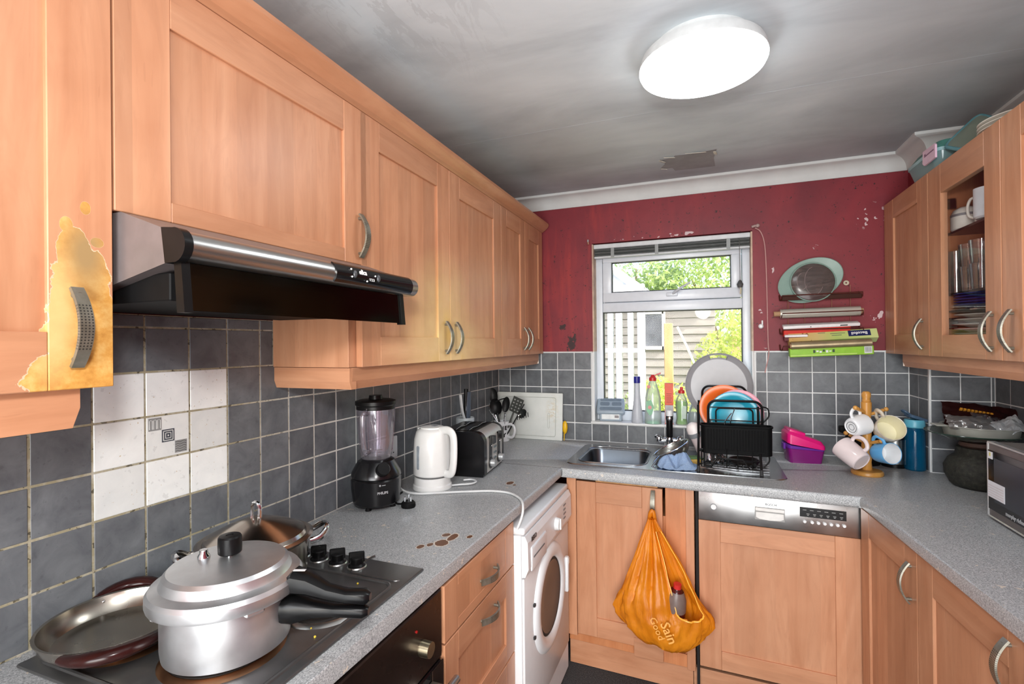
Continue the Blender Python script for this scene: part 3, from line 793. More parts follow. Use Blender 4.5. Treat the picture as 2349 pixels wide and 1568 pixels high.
# ---- left wall cupboards
peel_z = wood('wood_peeling', 'z', WA, WB, peel=[((0.456, 0, 0.10), (0.060, 0.2, 0.145)), ((0.446, 0, 0.018), (0.085, 0.2, 0.05)), ((0.480, 0, 0.07), (0.036, 0.2, 0.12)), ((0.446, 0, 0.20), (0.028, .2, .055)), ((0.46, 0, 0.275), (0.010, .2, .014)), ((0.435, 0, 0.245), (0.011, .2, .014)), ((0.475, 0, 0.225), (0.012, .2, .010))])
peel_x = wood('wood_peeling_rail', 'x', WA, WB, peel=[((0.446, 0, 0.018), (0.085, 0.2, 0.05))])
cab = unit('wall_cabinet', 'nearest wall cupboard at far left with peeled patch round its handle', 'cupboard', (0.295, -2.79, 1.41), RL, 0.497, 0.30, 0.71)
shaker(cab, 0.0, 0.497, 0.0, 0.71, h=(0.444, 0.092), mz=peel_z, mx=peel_x)
cab = unit('wall_cabinet', 'wide low wall cupboard directly above the cooker hood', 'cupboard', (0.295, -2.29, 1.692), RL, 0.64, 0.30, 0.428)
shaker(cab, 0.0, 0.64, 0.0, 0.428, st=0.092, rt_=0.082, rb=0.036, h=(0.606, 0.078))
bl_z = wood('wood_bleached', 'z', WA, WB, bleach=[((0.50, 0, 0.12), (0.28, 0.3, 0.30), (226, 196, 132), 0.9), ((0.52, 0, 0.02), (0.45, 0.3, 0.16), (232, 204, 150), 0.8), ((0.52, 0, 0.10), (0.05, 0.3, 0.11), (214, 168, 76), 0.8)])
bl_x = wood('wood_bleached_rail', 'x', WA, WB, bleach=[((0.50, 0, 0.12), (0.28, 0.3, 0.30), (226, 196, 132), 0.9), ((0.52, 0, 0.02), (0.45, 0.3, 0.16), (232, 204, 150), 0.8), ((0.52, 0, 0.0), (0.16, 0.3, 0.05), (206, 160, 70), 0.8)])
cab = unit('wall_cabinet', 'double wall cupboard right of the hood with yellowed doors and paired handles', 'cupboard', (0.295, -1.705, 1.41), RL, 1.048, 0.293, 0.71)
shaker(cab, 0.03, 0.540, 0.0, 0.71, h=(0.503, 0.085), mz=bl_z, mx=bl_x)
shaker(cab, 0.543, 1.047, 0.0, 0.71, h=(0.582, 0.085), mz=bl_z, mx=bl_x)
cab = unit('wall_cabinet', 'narrow double wall cupboard in the far left corner by the red wall', 'cupboard', (0.295, -0.655, 1.41), RL, 0.633, 0.293, 0.71)
shaker(cab, 0.0, 0.330, 0.0, 0.71, st=0.07, h=(0.298, 0.085))
shaker(cab, 0.333, 0.633, 0.0, 0.71, st=0.07, h=(0.366, 0.085))
# cornice and pelmets
t = thing('cornice', 'wooden cornice running along the tops of the left wall cupboards', 'moulding', (0.3, -2.79, 2.12))
pr = [(0.02, 2.1205), (0.296, 2.1205), (0.300, 2.125), (0.314, 2.134), (0.327, 2.146), (0.334, 2.157), (0.334, 2.168), (0.02, 2.168)]
obj('moulding', B((0.3, -2.79, 2.12)).prism(pr, 'y', -2.79, -0.012), wood('wood_cornice', 'y', WA, WB, stave=0.3), t, 0.3)
wy = wood('wood_pelmet', 'y', WA, WB, stave=0.3)
raw = mat('raw_chipboard_edge', C(226, 216, 204), 0.8)
t = thing('pelmet', 'wooden pelmet below the left wall cupboards, right of the hood', 'moulding', (0.27, -1.70, 1.35))
O = (0.27, -1.70, 1.35)
obj('front_board', B(O).prism([(0.253, 1.409), (0.272, 1.409), (0.272, 1.372), (0.263, 1.349), (0.248, 1.349)], 'y', -1.690, -0.040), wy, t, 0.3)
obj('side_board', B(O).prism([(-1.672, 1.4085), (-1.700, 1.4085), (-1.700, 1.370), (-1.692, 1.349), (-1.672, 1.349)], 'x', 0.001, 0.2715), wx, t, 0.3)
obj('raw_end', B(O).box(0.245, 0.272, -0.0395, -0.036, 1.352, 1.408), raw, t, 0)
t = thing('pelmet', 'short pelmet with a cut end under the peeling cupboard at far left', 'moulding', (0.27, -2.79, 1.35))
obj('front_board', B((0.27, -2.79, 1.35)).prism([(-2.79, 1.4085), (-2.327, 1.4085), (-2.327, 1.379), (-2.337, 1.349), (-2.79, 1.349)], 'x', 0.250, 0.272), wy, t, 0.3)

# ---- right wall cupboards
ZR = 1.407; HR = 0.692
r = thing('wall_cabinet', 'plain door wall cupboard at right, next to the red back wall', 'cupboard', (1.97, -0.004, ZR), RR)
obj('carcass', B().box(0.003, 0.484, 0.0225, 0.085, 0, HR, 0.001).box(0.232, 0.484, 0.085, 0.30, 0, HR, 0.001), wz, r, 0.3)
shaker(r, 0.0, 0.481, 0, HR, st=0.115, st2=0.10, h=(0.425, 0.085))
r = thing('wall_cabinet', 'glass-fronted wall cupboard holding crockery at right', 'cupboard', (1.97, -0.004, ZR), RR)
t_ = 0.016
b = B().box(0.485, 0.485+t_, 0.0225, 0.298, 0, HR).box(0.974-t_, 0.974, 0.0225, 0.298, 0, HR).box(0.485+t_, 0.974-t_, 0.0225, 0.298, 0, t_).box(0.485+t_, 0.974-t_, 0.0225, 0.298, HR-t_, HR).box(0.485+t_, 0.974-t_, 0.290, 0.298, t_, HR-t_)
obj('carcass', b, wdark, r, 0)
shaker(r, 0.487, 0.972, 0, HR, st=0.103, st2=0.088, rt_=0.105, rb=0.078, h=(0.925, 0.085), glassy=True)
darkshelf = mat('smoked_shelf', C(40, 30, 26), 0.3)
for z in (0.445, 0.222): obj('shelf', B().box(0.502, 0.957, 0.05, 0.288, z, z+0.008), darkshelf, r, 0)
obj('shelf', B().box(0.502, 0.957, 0.03, 0.288, 0.058, 0.066), darkshelf, r, 0)
obj('glass_shelf', B().box(0.502, 0.957, 0.05, 0.288, 0.162, 0.167), glass('shelf_glass', (0.8, 0.9, 0.9, 1), 0.2), r, 0)
for z in (0.56, 0.12): obj('hinge', B().box(0.502, 0.52, 0.03, 0.075, z-0.02, z+0.02, 0.004), chrome, r)
r = unit('wall_cabinet', 'wall cupboard cut off by the right edge of the photo', 'cupboard', (1.97, -0.004, ZR), RR, 1.46, 0.30, HR, x0=0.976)
shaker(r, 0.977, 1.46, 0, HR, st=0.095, h=(1.028, 0.085))
t = thing('pelmet', 'wooden pelmet under the right wall cupboards with a white chipped end', 'moulding', (1.99, -0.1, 1.35))
O = (1.99, -0.1, 1.35)
obj('front_board', B(O).prism([(1.990, 1.4065), (2.012, 1.4065), (2.016, 1.352), (1.998, 1.352), (1.990, 1.375)], 'y', -1.45, -0.150), wy, t, 0.3)
obj('raw_end', B(O).box(1.992, 2.012, -0.1495, -0.146, 1.354, 1.405), raw, t, 0)

# ---- worktops
def slab(name, label, poly, bevel_edges, cuts=(), top=WZ, th=0.04):
    b = B().prism(poly, 'z', top-th, top)
    es = []
    for e in b.bm.edges:
        m = (e.verts[0].co+e.verts[1].co)/2
        for (p, q) in bevel_edges:
            p, q = Vector((p[0], p[1], 0)), Vector((q[0], q[1], 0)); c = (p+q)/2
            if (Vector((m.x, m.y, 0))-c).length < 1e-4 and abs(e.verts[0].co.z-e.verts[1].co.z) < 1e-5: es.append(e)
    if es: bmesh.ops.bevel(b.bm, geom=es, offset=0.013, segments=4, affect='EDGES', profile=0.5)
    o = obj(name, b, wt_m, None, 0.5)
    for x0, x1, y0, y1, r in cuts:
        pts = []
        for cx, cy, a in ((x1-r, y1-r, 0), (x0+r, y1-r, 1), (x0+r, y0+r, 2), (x1-r, y0+r, 3)):
            for k in range(7): pts.append((cx+r*math.cos((a+k/6)*PI/2), cy+r*math.sin((a+k/6)*PI/2)))
        c = obj('cutter', B().prism(pts, 'z', top-th-0.02, top+0.02), None)
        md = o.modifiers.new('cut', 'BOOLEAN'); md.operation = 'DIFFERENCE'; md.solver = 'EXACT'; md.object = c
        dg = bpy.context.evaluated_depsgraph_get()
        me = bpy.data.meshes.new_from_object(o.evaluated_get(dg)); o.modifiers.clear(); o.data = me
        bpy.data.objects.remove(c)
    return tag(o, label, 'worktop')
BOWL = (0.612, 0.915, -0.505, -0.165, 0.06); HALF = (0.955, 1.075, -0.475, -0.20, 0.04)
slab('worktop', 'speckled grey worktop along the left wall, carrying the hob', [(0.0005, -3.0), (0.540, -3.0), (0.556, -2.0), (0.577, -0.648), (0.0005, -0.648)],
     [((0.540, -3.0), (0.556, -2.0)), ((0.556, -2.0), (0.577, -0.648))])
slab('worktop', 'speckled grey worktop under the window, holding the sink', [(0.0005, -0.6465), (0.5785, -0.6465), (0.58, -0.660), (1.688, -0.700), (XR-0.001, -0.700), (XR-0.001, -0.2235), (2.0585, -0.2235), (2.0585, -0.0005), (0.0005, -0.0005)],
     [((0.58, -0.660), (1.688, -0.700))], (BOWL, HALF))
slab('worktop', 'speckled grey worktop along the right wall, under the microwave', [(1.689, -0.7015), (XR-0.001, -0.7015), (XR-0.001, -2.3), (1.806, -2.3), (1.758, -1.53)],
     [((1.806, -2.3), (1.758, -1.53)), ((1.758, -1.53), (1.689, -0.7015))])
obj('joint_strip', B().box(0.30, 0.572, -0.6478, -0.6466, WZ-0.001, WZ+0.0006), mat('worktop_joint', C(74, 60, 52), 0.7), bpy.data.objects['worktop'], 0)

# ---- base units, left wall: oven, drawers, washing machine
ov = thing('oven', 'built-in brown oven under the hob, only its control panel and handle in view', 'oven', (0.553, -2.30, 0.15), RL)
brown = mat('greasy_dark_steel', C(70, 56, 50), 0.28, 0.85, var=0.25, scale=7, rvar=0.08)
obj('body', B().box(0.0, 0.585, 0.02, 0.53, 0.0, 0.715), blackm, ov, 0)
obj('control_panel', B().box(0.0, 0.588, -0.004, 0.02, 0.545, 0.712, 0.003), brown, ov)
dr = obj('door', B().box(0.0, 0.588, -0.004, 0.02, 0.0, 0.538, 0.004), mat('oven_glass', C(14, 14, 15), 0.08, var=0.1), ov)
obj('door_edge', B().box(0.535, 0.588, -0.008, -0.004, 0.0, 0.538, 0.001), brown, dr)
sbr = mat('worn_bracket', C(190, 184, 170), 0.35, 1.0, var=0.2)
obj('door_handle', B().cyl((0.01, -0.05, 0.505), (0.578, -0.05, 0.505), 0.0095, n=16), steel, dr)
for x in (0.06, 0.525): obj('handle_bracket', B().box(x-0.014, x+0.014, -0.05, -0.004, 0.496, 0.514, 0.002), sbr, dr)
knobm = mat('brass_steel_knob', C(196, 188, 160), 0.28, 1.0, var=0.1)
for x in (0.495, 0.30, 0.10):
    k = obj('knob', B().cyl((x, -0.004, 0.617), (x, -0.0065, 0.617), 0.018, n=20).cyl((x, -0.0065, 0.617), (x, -0.028, 0.617), 0.0185, 0.0175, 24), knobm, ov)
obj('indicator_light', B().cyl((0.47, -0.003, 0.668), (0.47, -0.007, 0.668), 0.003, n=10), mat('red_indicator', C(150, 20, 18), 0.3), ov)

dw = unit('drawer_unit', 'beech drawer unit between the oven and the washing machine', 'drawers', (0.560, -1.703, 0.15), RL, 0.488, 0.54, 0.715)
shaker(dw, 0.0, 0.486, 0.568, 0.712, st=0.075, rt_=0.03, rb=0.03, name='drawer', h=(0.266, 0.628), horiz=True, flat=True)
shaker(dw, 0.0, 0.486, 0.272, 0.563, st=0.075, rt_=0.075, rb=0.06, name='drawer', h=(0.266, 0.512), horiz=True)
shaker(dw, 0.0, 0.486, 0.0, 0.267, st=0.075, rt_=0.075, rb=0.06, name='drawer', h=(0.266, 0.20), horiz=True)
plinth = thing('plinth', 'wooden plinth board at floor level under the sink and dishwasher', 'plinth', (0.6, -0.56, 0.0))
O = (0.6, -0.56, 0.0)
M = Matrix.Translation((0.585, -0.572, 0)) @ Euler((0, 0, -0.040)).to_matrix().to_4x4()
obj('board', B(O).box(0.0, 0.535, 0.0, 0.018, 0.002, 0.112, 0.001, M=M), wx, plinth, 0.3)
obj('board', B(O).box(0.537, 1.12, 0.0, 0.018, 0.002, 0.112, 0.001, M=M), wx, plinth, 0.3)

# washing machine
wmw = mat('washer_enamel', C(224, 226, 228), 0.3, var=0.02)
wm = thing('washing_machine', 'white front-loading washing machine in the left corner', 'washing machine', (0.585, -1.212, 0.0), RL)
Wd = 0.585
obj('cabinet', B().box(0.0, Wd, 0.0, 0.55, 0.012, 0.812, 0.006, 2), wmw, wm)
obj('lid', B().box(0.0, Wd, -0.012, 0.55, 0.8125, 0.838, 0.008, 3), wmw, wm)
obj('front_panel', B().box(0.001, Wd-0.001, -0.010, 0.0, 0.13, 0.665, 0.004, 2), wmw, wm)
obj('kick_panel', B().box(0.001, Wd-0.001, -0.006, 0.0, 0.015, 0.126, 0.003), wmw, wm)
cp = obj('control_panel', B().prism([(-0.001, 0.669), (-0.014, 0.672), (-0.026, 0.70), (-0.024, 0.79), (-0.014, 0.8115), (-0.001, 0.8115)], 'x', 0.001, Wd-0.001), wmw, wm, 0.4)
obj('detergent_drawer', B().box(0.03, 0.20, -0.030, -0.022, 0.682, 0.765, 0.006, 3), wmw, cp)
obj('drawer_slot', B().box(0.045, 0.17, -0.0315, -0.0295, 0.725, 0.731, 0.0008), mat('slot_shadow', C(110, 112, 114), 0.6), cp)
kb = obj('dial', B().cyl((0.34, -0.022, 0.742), (0.34, -0.042, 0.742), 0.026, 0.023, 24), white, cp)
obj('dial_grip', B().box(0.335, 0.345, -0.048, -0.042, 0.720, 0.764, 0.002), white, kb)
dk = mat('printed_black', C(30, 30, 32), 0.5); gy = mat('printed_grey', C(120, 122, 126), 0.5)
lettering('BEKO', 0.022, dk, cp, frame((0.065, -0.0255, 0.790), (1, 0, 0), (0, 0.05, 1)), bold=0.0006)
for k in range(4): obj('programme_mark', B().box(0.452, 0.488-0.006*(k % 2), -0.0272, -0.0262, 0.776-k*0.018, 0.782-k*0.018), gy, cp, 0)
MP = Matrix.Translation((0.292, -0.010, 0.475)) @ Euler((PI/2, 0, 0)).to_matrix().to_4x4()
rg = obj('porthole_ring', B().lathe([(0.143, 0.0), (0.144, 0.006), (0.152, 0.013), (0.170, 0.017), (0.188, 0.014), (0.200, 0.006), (0.202, 0.0)], n=56, M=MP), wmw, wm, 0.9)
obj('rubber_seal', B().lathe([(0.128, -0.03), (0.132, 0.004), (0.138, 0.006), (0.144, 0.003), (0.144, -0.03)], n=48, M=MP), rubber, rg, 0.9)
obj('porthole_glass', B().lathe([(0.0, 0.0015), (0.07, 0.002), (0.12, 0.003), (0.133, 0.005)], n=48, M=MP), mat('porthole_dark_glass', C(40, 47, 54), 0.12, var=0.3, scale=6, spec=0.25), rg, 0.9)
obj('door_latch', B().box(0.480, 0.504, -0.036, -0.018, 0.40, 0.55, 0.006, 2), wmw, rg)
[obj('hinge_mark', B().box(0.088, 0.100, -0.018, -0.011, z, z+0.010), dk, rg, 0) for z in (0.412, 0.528)]
for x in (0.04, 0.54): obj('foot', B().cyl((x, 0.05, 0.0), (x, 0.05, 0.014), 0.02, n=12), black, wm)
stk = obj('sticker', B().box(0.486, 0.500, -0.0372, -0.0360, 0.52, 0.543), mat('sticker_white', C(236, 236, 232), 0.5), rg, 0)

# ---- base units, back wall: sink cupboard and dishwasher
AB = -0.040
sk = thing('sink_cabinet', 'beech cupboard under the sink with a slipped door and missing right front', 'cupboard', (0.585, -0.607, 0.15), AB)
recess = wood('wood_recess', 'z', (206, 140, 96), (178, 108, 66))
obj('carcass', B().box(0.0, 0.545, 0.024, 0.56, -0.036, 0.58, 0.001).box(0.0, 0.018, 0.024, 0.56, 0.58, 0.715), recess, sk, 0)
obj('filler_strip', B().box(0.0, 0.043, 0.0, 0.023, 0.0, 0.715, 0.001), wz, sk, 0.3)
obj('frame_strip', B().box(0.512, 0.545, 0.006, 0.023, -0.04, 0.715, 0.001), wz, sk, 0.3)
obj('back_rail', B().box(0.43, 0.512, 0.014, 0.0235, 0.02, 0.712, 0.001), recess, sk, 0)
obj('bottom_rail', B().box(0.38, 0.512, 0.012, 0.0235, -0.035, 0.018, 0.001), recess, sk, 0.3)
obj('torn_rail', B().prism([(0.13, 0.70), (0.14, 0.714), (0.40, 0.706), (0.40, 0.70), (0.22, 0.698)], 'y', 0.010, 0.014), mat('torn_laminate', C(196, 150, 100), 0.8, var=0.2), sk, 0)
d = shaker(sk, 0.046, 0.420, 0.012, 0.700, st=0.088, st2=0.085, rt_=0.09, rb=0.085, h=(0.383, 0.633), y=-0.001)
obj('slipped_block', B().box(0.296, 0.418, -0.0035, 0.018, -0.030, 0.050, 0.001), wx, d, 0.3)

ds = thing('dishwasher', 'dishwasher with a steel control strip and a beech door panel', 'dishwasher', (1.147, -0.628, 0.13), AB)
obj('body', B().box(0.004, 0.55, 0.022, 0.56, 0.0, 0.72), mat('dishwasher_body', C(48, 46, 44), 0.5), ds, 0)
fs = obj('control_strip', B().box(0.0, 0.556, -0.006, 0.022, 0.614, 0.730, 0.003, 2), steelx, ds)
obj('side_gap', B().box(-0.012, -0.002, 0.0, 0.03, -0.1, 0.735), mat('gap_black', C(18, 14, 12), 0.8), ds, 0)
shaker(ds, 0.0, 0.558, 0.014, 0.612, st=0.082, rt_=0.082, rb=0.075, name='door', y=-0.002)
gh = obj('grip', B().box(0.208, 0.312, -0.0072, -0.006, 0.642, 0.692, 0.0005), mat('grip_shadow', C(150, 150, 148), 0.4), fs, 0)
gw = mat('grip_pale', C(222, 222, 218), 0.3)
obj('grip_lip', B().box(0.209, 0.311, -0.013, -0.007, 0.677, 0.691, 0.002), gw, gh)
obj('grip_scoop', B().prism([(0.212, 0.672), (0.308, 0.672), (0.308, 0.652), (0.296, 0.646), (0.26, 0.643), (0.224, 0.646), (0.212, 0.652)], 'y', -0.0085, -0.0071), gw, gh, 0)
obj('power_button', B().cyl((0.058, -0.006, 0.672), (0.058, -0.0075, 0.672), 0.0125, n=20), gy, fs)
obj('power_button_cap', B().cyl((0.058, -0.0075, 0.672), (0.058, -0.010, 0.672), 0.0105, n=20), white, fs)
dsp = obj('display', B().box(0.362, 0.512, -0.0072, -0.006, 0.673, 0.709), mat('display_black', C(16, 16, 17), 0.2), fs, 0)
for k in range(7):
    obj('programme_button', B().cyl((0.378+k*0.0205+(0.004 if k else 0), -0.006, 0.655), (0.378+k*0.0205+(0.004 if k else 0), -0.010, 0.655), 0.0065, 0.0055, 14), white, fs)
lettering('BOSCH', 0.012, dk, fs, frame((0.265, -0.0064, 0.704), (1, 0, 0), (0, 0, 1)), bold=0.0005)
pg = mat('display_print', C(160, 162, 160), 0.5)
for k in range(6):
    obj('display_mark', B().box(0.372+k*0.0235, 0.384+k*0.0235, -0.0076, -0.0071, 0.698, 0.7).box(0.384+k*0.0215, 0.394+k*0.0215, -0.0076, -0.0071, 0.684, 0.686).box(0.386+k*0.0215, 0.392+k*0.0215, -0.0076, -0.0071, 0.679, 0.681), pg, dsp, 0)

# ---- base units, right wall
AR = math.atan2(-0.83, 0.069)
br = unit('base_cabinet', 'beech base cupboard next to the dishwasher, single narrow door', 'cupboard', (1.700, -0.665, 0.15), AR, 0.408, 0.54, 0.715, x0=0.004)
shaker(br, 0.0, 0.406, 0.0, 0.712, st=0.07, st2=0.075, h=(0.372, 0.612))
br = unit('base_cabinet', 'wide beech base cupboard at lower right, second along from the dishwasher', 'cupboard', (1.700, -0.665, 0.15), AR, 0.872, 0.54, 0.715, x0=0.410)
shaker(br, 0.41, 0.870, 0.0, 0.712, st=0.08, st2=0.08, h=(0.798, 0.632))
br = unit('base_cabinet', 'beech base cupboard cut off at the lower right corner of the photo', 'cupboard', (1.700, -0.665, 0.15), AR, 1.50, 0.54, 0.715, x0=0.874)
shaker(br, 0.874, 1.35, 0.0, 0.712, st=0.08, h=(0.905, 0.632))
t = thing('plinth', 'wooden plinth board under the right base cupboards', 'plinth', (1.70, -0.665, 0.0), AR)
obj('board', B().box(0.0, 1.5, 0.045, 0.063, 0.002, 0.149), wx, t, 0)

# ---- cooker hood
hd = thing('cooker_hood', 'brushed steel and black cooker hood with a dark glass visor', 'hood', (0.22, -1.96, 1.56))
O = (0.22, -1.96, 1.56)
shell = mat('hood_brown_enamel', C(120, 112, 112), 0.35, 0.3, var=0.08)
hy0, hy1 = -2.284, -1.650
obj('body', B(O).prism([(0.004, 1.690), (0.300, 1.690), (0.408, 1.652), (0.412, 1.602), (0.24, 1.565), (0.004, 1.552)], 'y', hy0, hy1), shell, hd, 0.3)
obj('filter', B(O).box(0.03, 0.385, hy0+0.02, hy1-0.02, 1.545, 1.590, 0.002, M=None), blackm, hd, 0)
NX, NZ, NR = 0.424, 1.6265, 0.0240
def nz(r, a0=0.52, a1=-0.43, n=12): return [(NX+r*math.cos(PI*(a0+(a1-a0)*k/n)), NZ+r*math.sin(PI*(a0+(a1-a0)*k/n))) for k in range(n+1)]
obj('nose', B(O).prism([(0.400, 1.6535)]+nz(NR)+[(0.410, 1.603)], 'y', hy0+0.012, hy1+0.02), steel, hd, 0.5)
obj('end_cap', B(O).prism([(0.398, 1.656)]+nz(NR+0.003)+[(0.406, 1.600)], 'y', hy0-0.002, hy0+0.012), black, hd, 0.5)
cpn = obj('control_panel', B(O).prism(nz(NR+0.0025, 0.36, -0.26)+nz(NR-0.001, 0.36, -0.26)[::-1], 'y', -1.955, -1.66), mat('gloss_black', C(14, 14, 15), 0.15), hd, 0.5)
a_ = 0.15; nx = (math.cos(a_), 0, math.sin(a_)); uz = (-math.sin(a_), 0, math.cos(a_))
pwhite = mat('printed_white', C(236, 236, 236), 0.5)
def hp(y, dz): return (NX+(NR+0.003)*nx[0]+uz[0]*dz-O[0], y-O[1], NZ+(NR+0.003)*nx[2]+uz[2]*dz-O[2])
lettering('elica', 0.015, pwhite, cpn, frame(hp(-1.868, 0.006), (0, 1, 0), uz), bold=0.0006)
lettering('1 2 3', 0.009, pwhite, cpn, frame(hp(-1.838, -0.008), (0, 1, 0), uz), bold=0.0002)
for y, dz in ((-1.908, 0.009), (-1.908, -0.008), (-1.823, 0.003), (-1.857, -0.013)): obj('switch_mark', B().ball(hp(y, dz), 0.0022, 8), pwhite, cpn)
for y in (-1.897, -1.812): obj('slider', B().ball(hp(y, -0.001), 0.009, 10, (0.5, 0.6, 1)), mat('slider_grey', C(66, 68, 72), 0.3), cpn)
vis = B(O); vis.prism([(0.418, 1.602), (0.424, 1.602), (0.430, 1.528), (0.424, 1.528)], 'y', -2.262, -1.690)
vs = NT('smoked_visor'); vs.n.remove(vs.b)
tr = vs.new('BsdfTransparent'); gl = vs.new('BsdfGlossy'); gl.inputs['Roughness'].default_value = 0.12
nn = vs.noise(vs.coord(), 6, 4); vs.put(vs.ramp(nn, [(0.3, C(62, 56, 44)), (0.7, C(104, 96, 78))]), tr.inputs[0]); gl.inputs[0].default_value = C(150, 150, 140)
mx_ = vs.new('MixShader'); mx_.inputs[0].default_value = 0.13; vs.l.new(tr.outputs[0], mx_.inputs[1]); vs.l.new(gl.outputs[0], mx_.inputs[2]); vs.l.new(mx_.outputs[0], vs.out.inputs[0])
visor = obj('visor', vis, vs.m, hd, 0)
for y0 in (-2.276, -1.688): obj('visor_bracket', B(O).prism([(0.412, 1.603), (0.428, 1.603), (0.435, 1.524), (0.418, 1.524)], 'y', y0, y0+0.014), black, visor, 0.3)

# ------------------------------------------------------------------ ceiling lamp
lp = thing('ceiling_lamp', 'round flush white ceiling lamp, switched on', 'lamp', (1.177, -1.262, H))
O = (1.177, -1.262, H)
obj('base_plate', B(O).lathe([(0, 0.0), (0.135, 0.0), (0.135, -0.012), (0.168, -0.030), (0.174, -0.046), (0.1755, -0.060), (0.170, -0.063)], (1.177, -1.262, H), 64), mat('lamp_housing', C(206, 210, 210), 0.5), lp, 0.5)
s = NT('lamp_diffuser'); s.n.remove(s.b)
em = s.new('Emission'); em.inputs['Strength'].default_value = LAMP_STRENGTH; em.inputs['Color'].default_value = (0.95, 0.985, 1.0, 1)
s.l.new(em.outputs[0], s.out.inputs[0])
obj('diffuser', B(O).lathe([(0.1745, -0.0595), (0.1745, -0.064), (0.171, -0.071), (0.155, -0.0765), (0.10, -0.079), (0, -0.080)], (1.177, -1.262, H), 64), s.m, lp, 0.9)

# ------------------------------------------------------------------ hob and the pans on it
hobm = mat('dark_hob_steel', C(112, 112, 112), 0.34, 0.8, var=0.2, scale=9, rvar=0.10)
hob = thing('hob', 'dark steel electric hob with four plates and a row of black knobs', 'hob', (0.285, -2.015, WZ))
O = (0.285, -2.015, WZ)
hx0, hx1, hy0, hy1 = 0.040, 0.522, -2.305, -1.735
obj('hob_top', B(O).box(hx0, hx1, hy0, hy1, WZ, WZ+0.007, 0.0035, 2), hobm, hob)
def rrect(x0, x1, y0, y1, r, n=6):
    p = []
    for cx, cy, a in ((x1-r, y1-r, 0), (x0+r, y1-r, 1), (x0+r, y0+r, 2), (x1-r, y0+r, 3)):
        for k in range(n+1): p.append((cx+r*math.cos((a+k/n)*PI/2), cy+r*math.sin((a+k/n)*PI/2)))
    return p
obj('pressed_rim', B(O).tube([(x, y, WZ+0.0072) for x, y in rrect(hx0+0.022, hx1-0.022, hy0+0.022, -1.832, 0.025)], 0.0045, 8, True), hobm, hob)
obj('pressed_rim', B(O).tube([(x, y, WZ+0.0072) for x, y in rrect(0.36, hx1-0.02, -1.818, hy1+0.02, 0.014)][10:26], 0.0030, 8), hobm, hob)
cast = mat('cast_iron_plate', C(40, 36, 34), 0.55, 0.4, var=0.25, scale=20)
rust = mat('scorched_ring', C(150, 112, 84), 0.35, 1.0, var=0.3, scale=10)
for x, y, r_ in ((0.350, -2.145, 0.092), (0.150, -2.185, 0.075), (0.418, -1.965, 0.075), (0.192, -1.945, 0.09)):
    p = obj('hot_plate', B(O).lathe([(0, 0.0155), (r_*0.25, 0.0155), (r_*0.27, 0.014), (r_*0.93, 0.0155), (r_*0.97, 0.0135), (r_*0.97, 0.007)], (x, y, WZ), 40), cast, hob)
    obj('plate_ring', B(O).lathe([(r_*0.975, 0.007), (r_*0.98, 0.0125), (r_*1.06, 0.011), (r_*1.13, 0.007)], (x, y, WZ), 40), rust if y < -2.1 else steel, p)
for x in (0.178, 0.238, 0.298, 0.358):
    k = obj('knob', B(O).lathe([(0.0215, 0.007), (0.0215, 0.012), (0.0165, 0.016), (0.0165, 0.030), (0.015, 0.032), (0, 0.032)], (x, -1.785, WZ), 24), black, hob)
    M = Matrix.Translation((x, -1.785, WZ+0.030)) @ Euler((0, 0, 2.2)).to_matrix().to_4x4()
    obj('knob_grip', B(O).box(-0.0045, 0.0045, -0.019, 0.019, -0.012, 0.014, 0.002, M=M), black, k)
    obj('knob_collar', B(O).lathe([(0.022, 0.007), (0.024, 0.0075), (0.022, 0.0105)], (x, -1.785, WZ), 20), steel, k)
crumb = mat('food_crumb', C(206, 180, 60), 0.8, var=0.3)
tag(obj('crumbs', B().ball((0.30, -1.865, WZ+0.010), 0.004, 8).ball((0.445, -2.02, WZ+0.009), 0.003, 6).ball((0.452, -2.04, WZ+0.009), 0.002, 6).ball((0.42, -1.86, WZ+0.009), 0.0025, 6).ball((0.475, -1.90, WZ+0.009), 0.002, 6).ball((0.48, -2.06, WZ+0.009), 0.0025, 6), crumb),
    'scattered yellow food crumbs on the dark hob', 'crumbs', kind='stuff')

# pressure cooker
pc = thing('pressure_cooker', 'large aluminium pressure cooker with twin black handles on the hob', 'pressure cooker', (0.350, -2.137, 0.926))
ZB = 0.926
obj('body', B().lathe([(0, 0.002), (0.094, 0.0), (0.104, 0.006), (0.106, 0.02), (0.106, 0.108), (0.112, 0.114), (0.112, 0.120), (0.102, 0.120), (0.102, 0.01), (0, 0.008)], n=64), alum, pc)
ld = obj('lid', B().lathe([(0.119, 0.096), (0.1255, 0.099), (0.1270, 0.104), (0.1265, 0.117), (0.122, 0.124), (0.112, 0.127), (0.1075, 0.129), (0.1045, 0.134), (0.1020, 0.143), (0.096, 0.149), (0.05, 0.153), (0, 0.154)], n=64), alum, pc, 0.45)
for a in (-0.35, 1.2, 2.8, 4.35): obj('lid_lug', B().box(0.110, 0.1225, -0.016, 0.016, 0.091, 0.100, 0.003, M=Euler((0, 0, a)).to_matrix().to_4x4()), alum, ld)
wt_ = obj('weight', B().lathe([(0.018, 0.158), (0.0200, 0.160), (0.0205, 0.174), (0.0200, 0.188), (0.0180, 0.191), (0.007, 0.192), (0.006, 0.1905), (0, 0.1905)], (-0.010, 0.012, 0), 28), black, ld, 0.5)
obj('vent_pipe', B().cyl((-0.010, 0.012, 0.150), (-0.010, 0.012, 0.163), 0.007, n=12), chrome, wt_)
obj('safety_valve', B().lathe([(0.0105, 0.150), (0.0105, 0.157), (0.007, 0.162), (0.007, 0.168), (0, 0.169)], (-0.048, -0.012, 0), 14), chrome, ld)
ha = 0.36  # handle direction
Mh = Euler((0, 0, ha)).to_matrix().to_4x4()
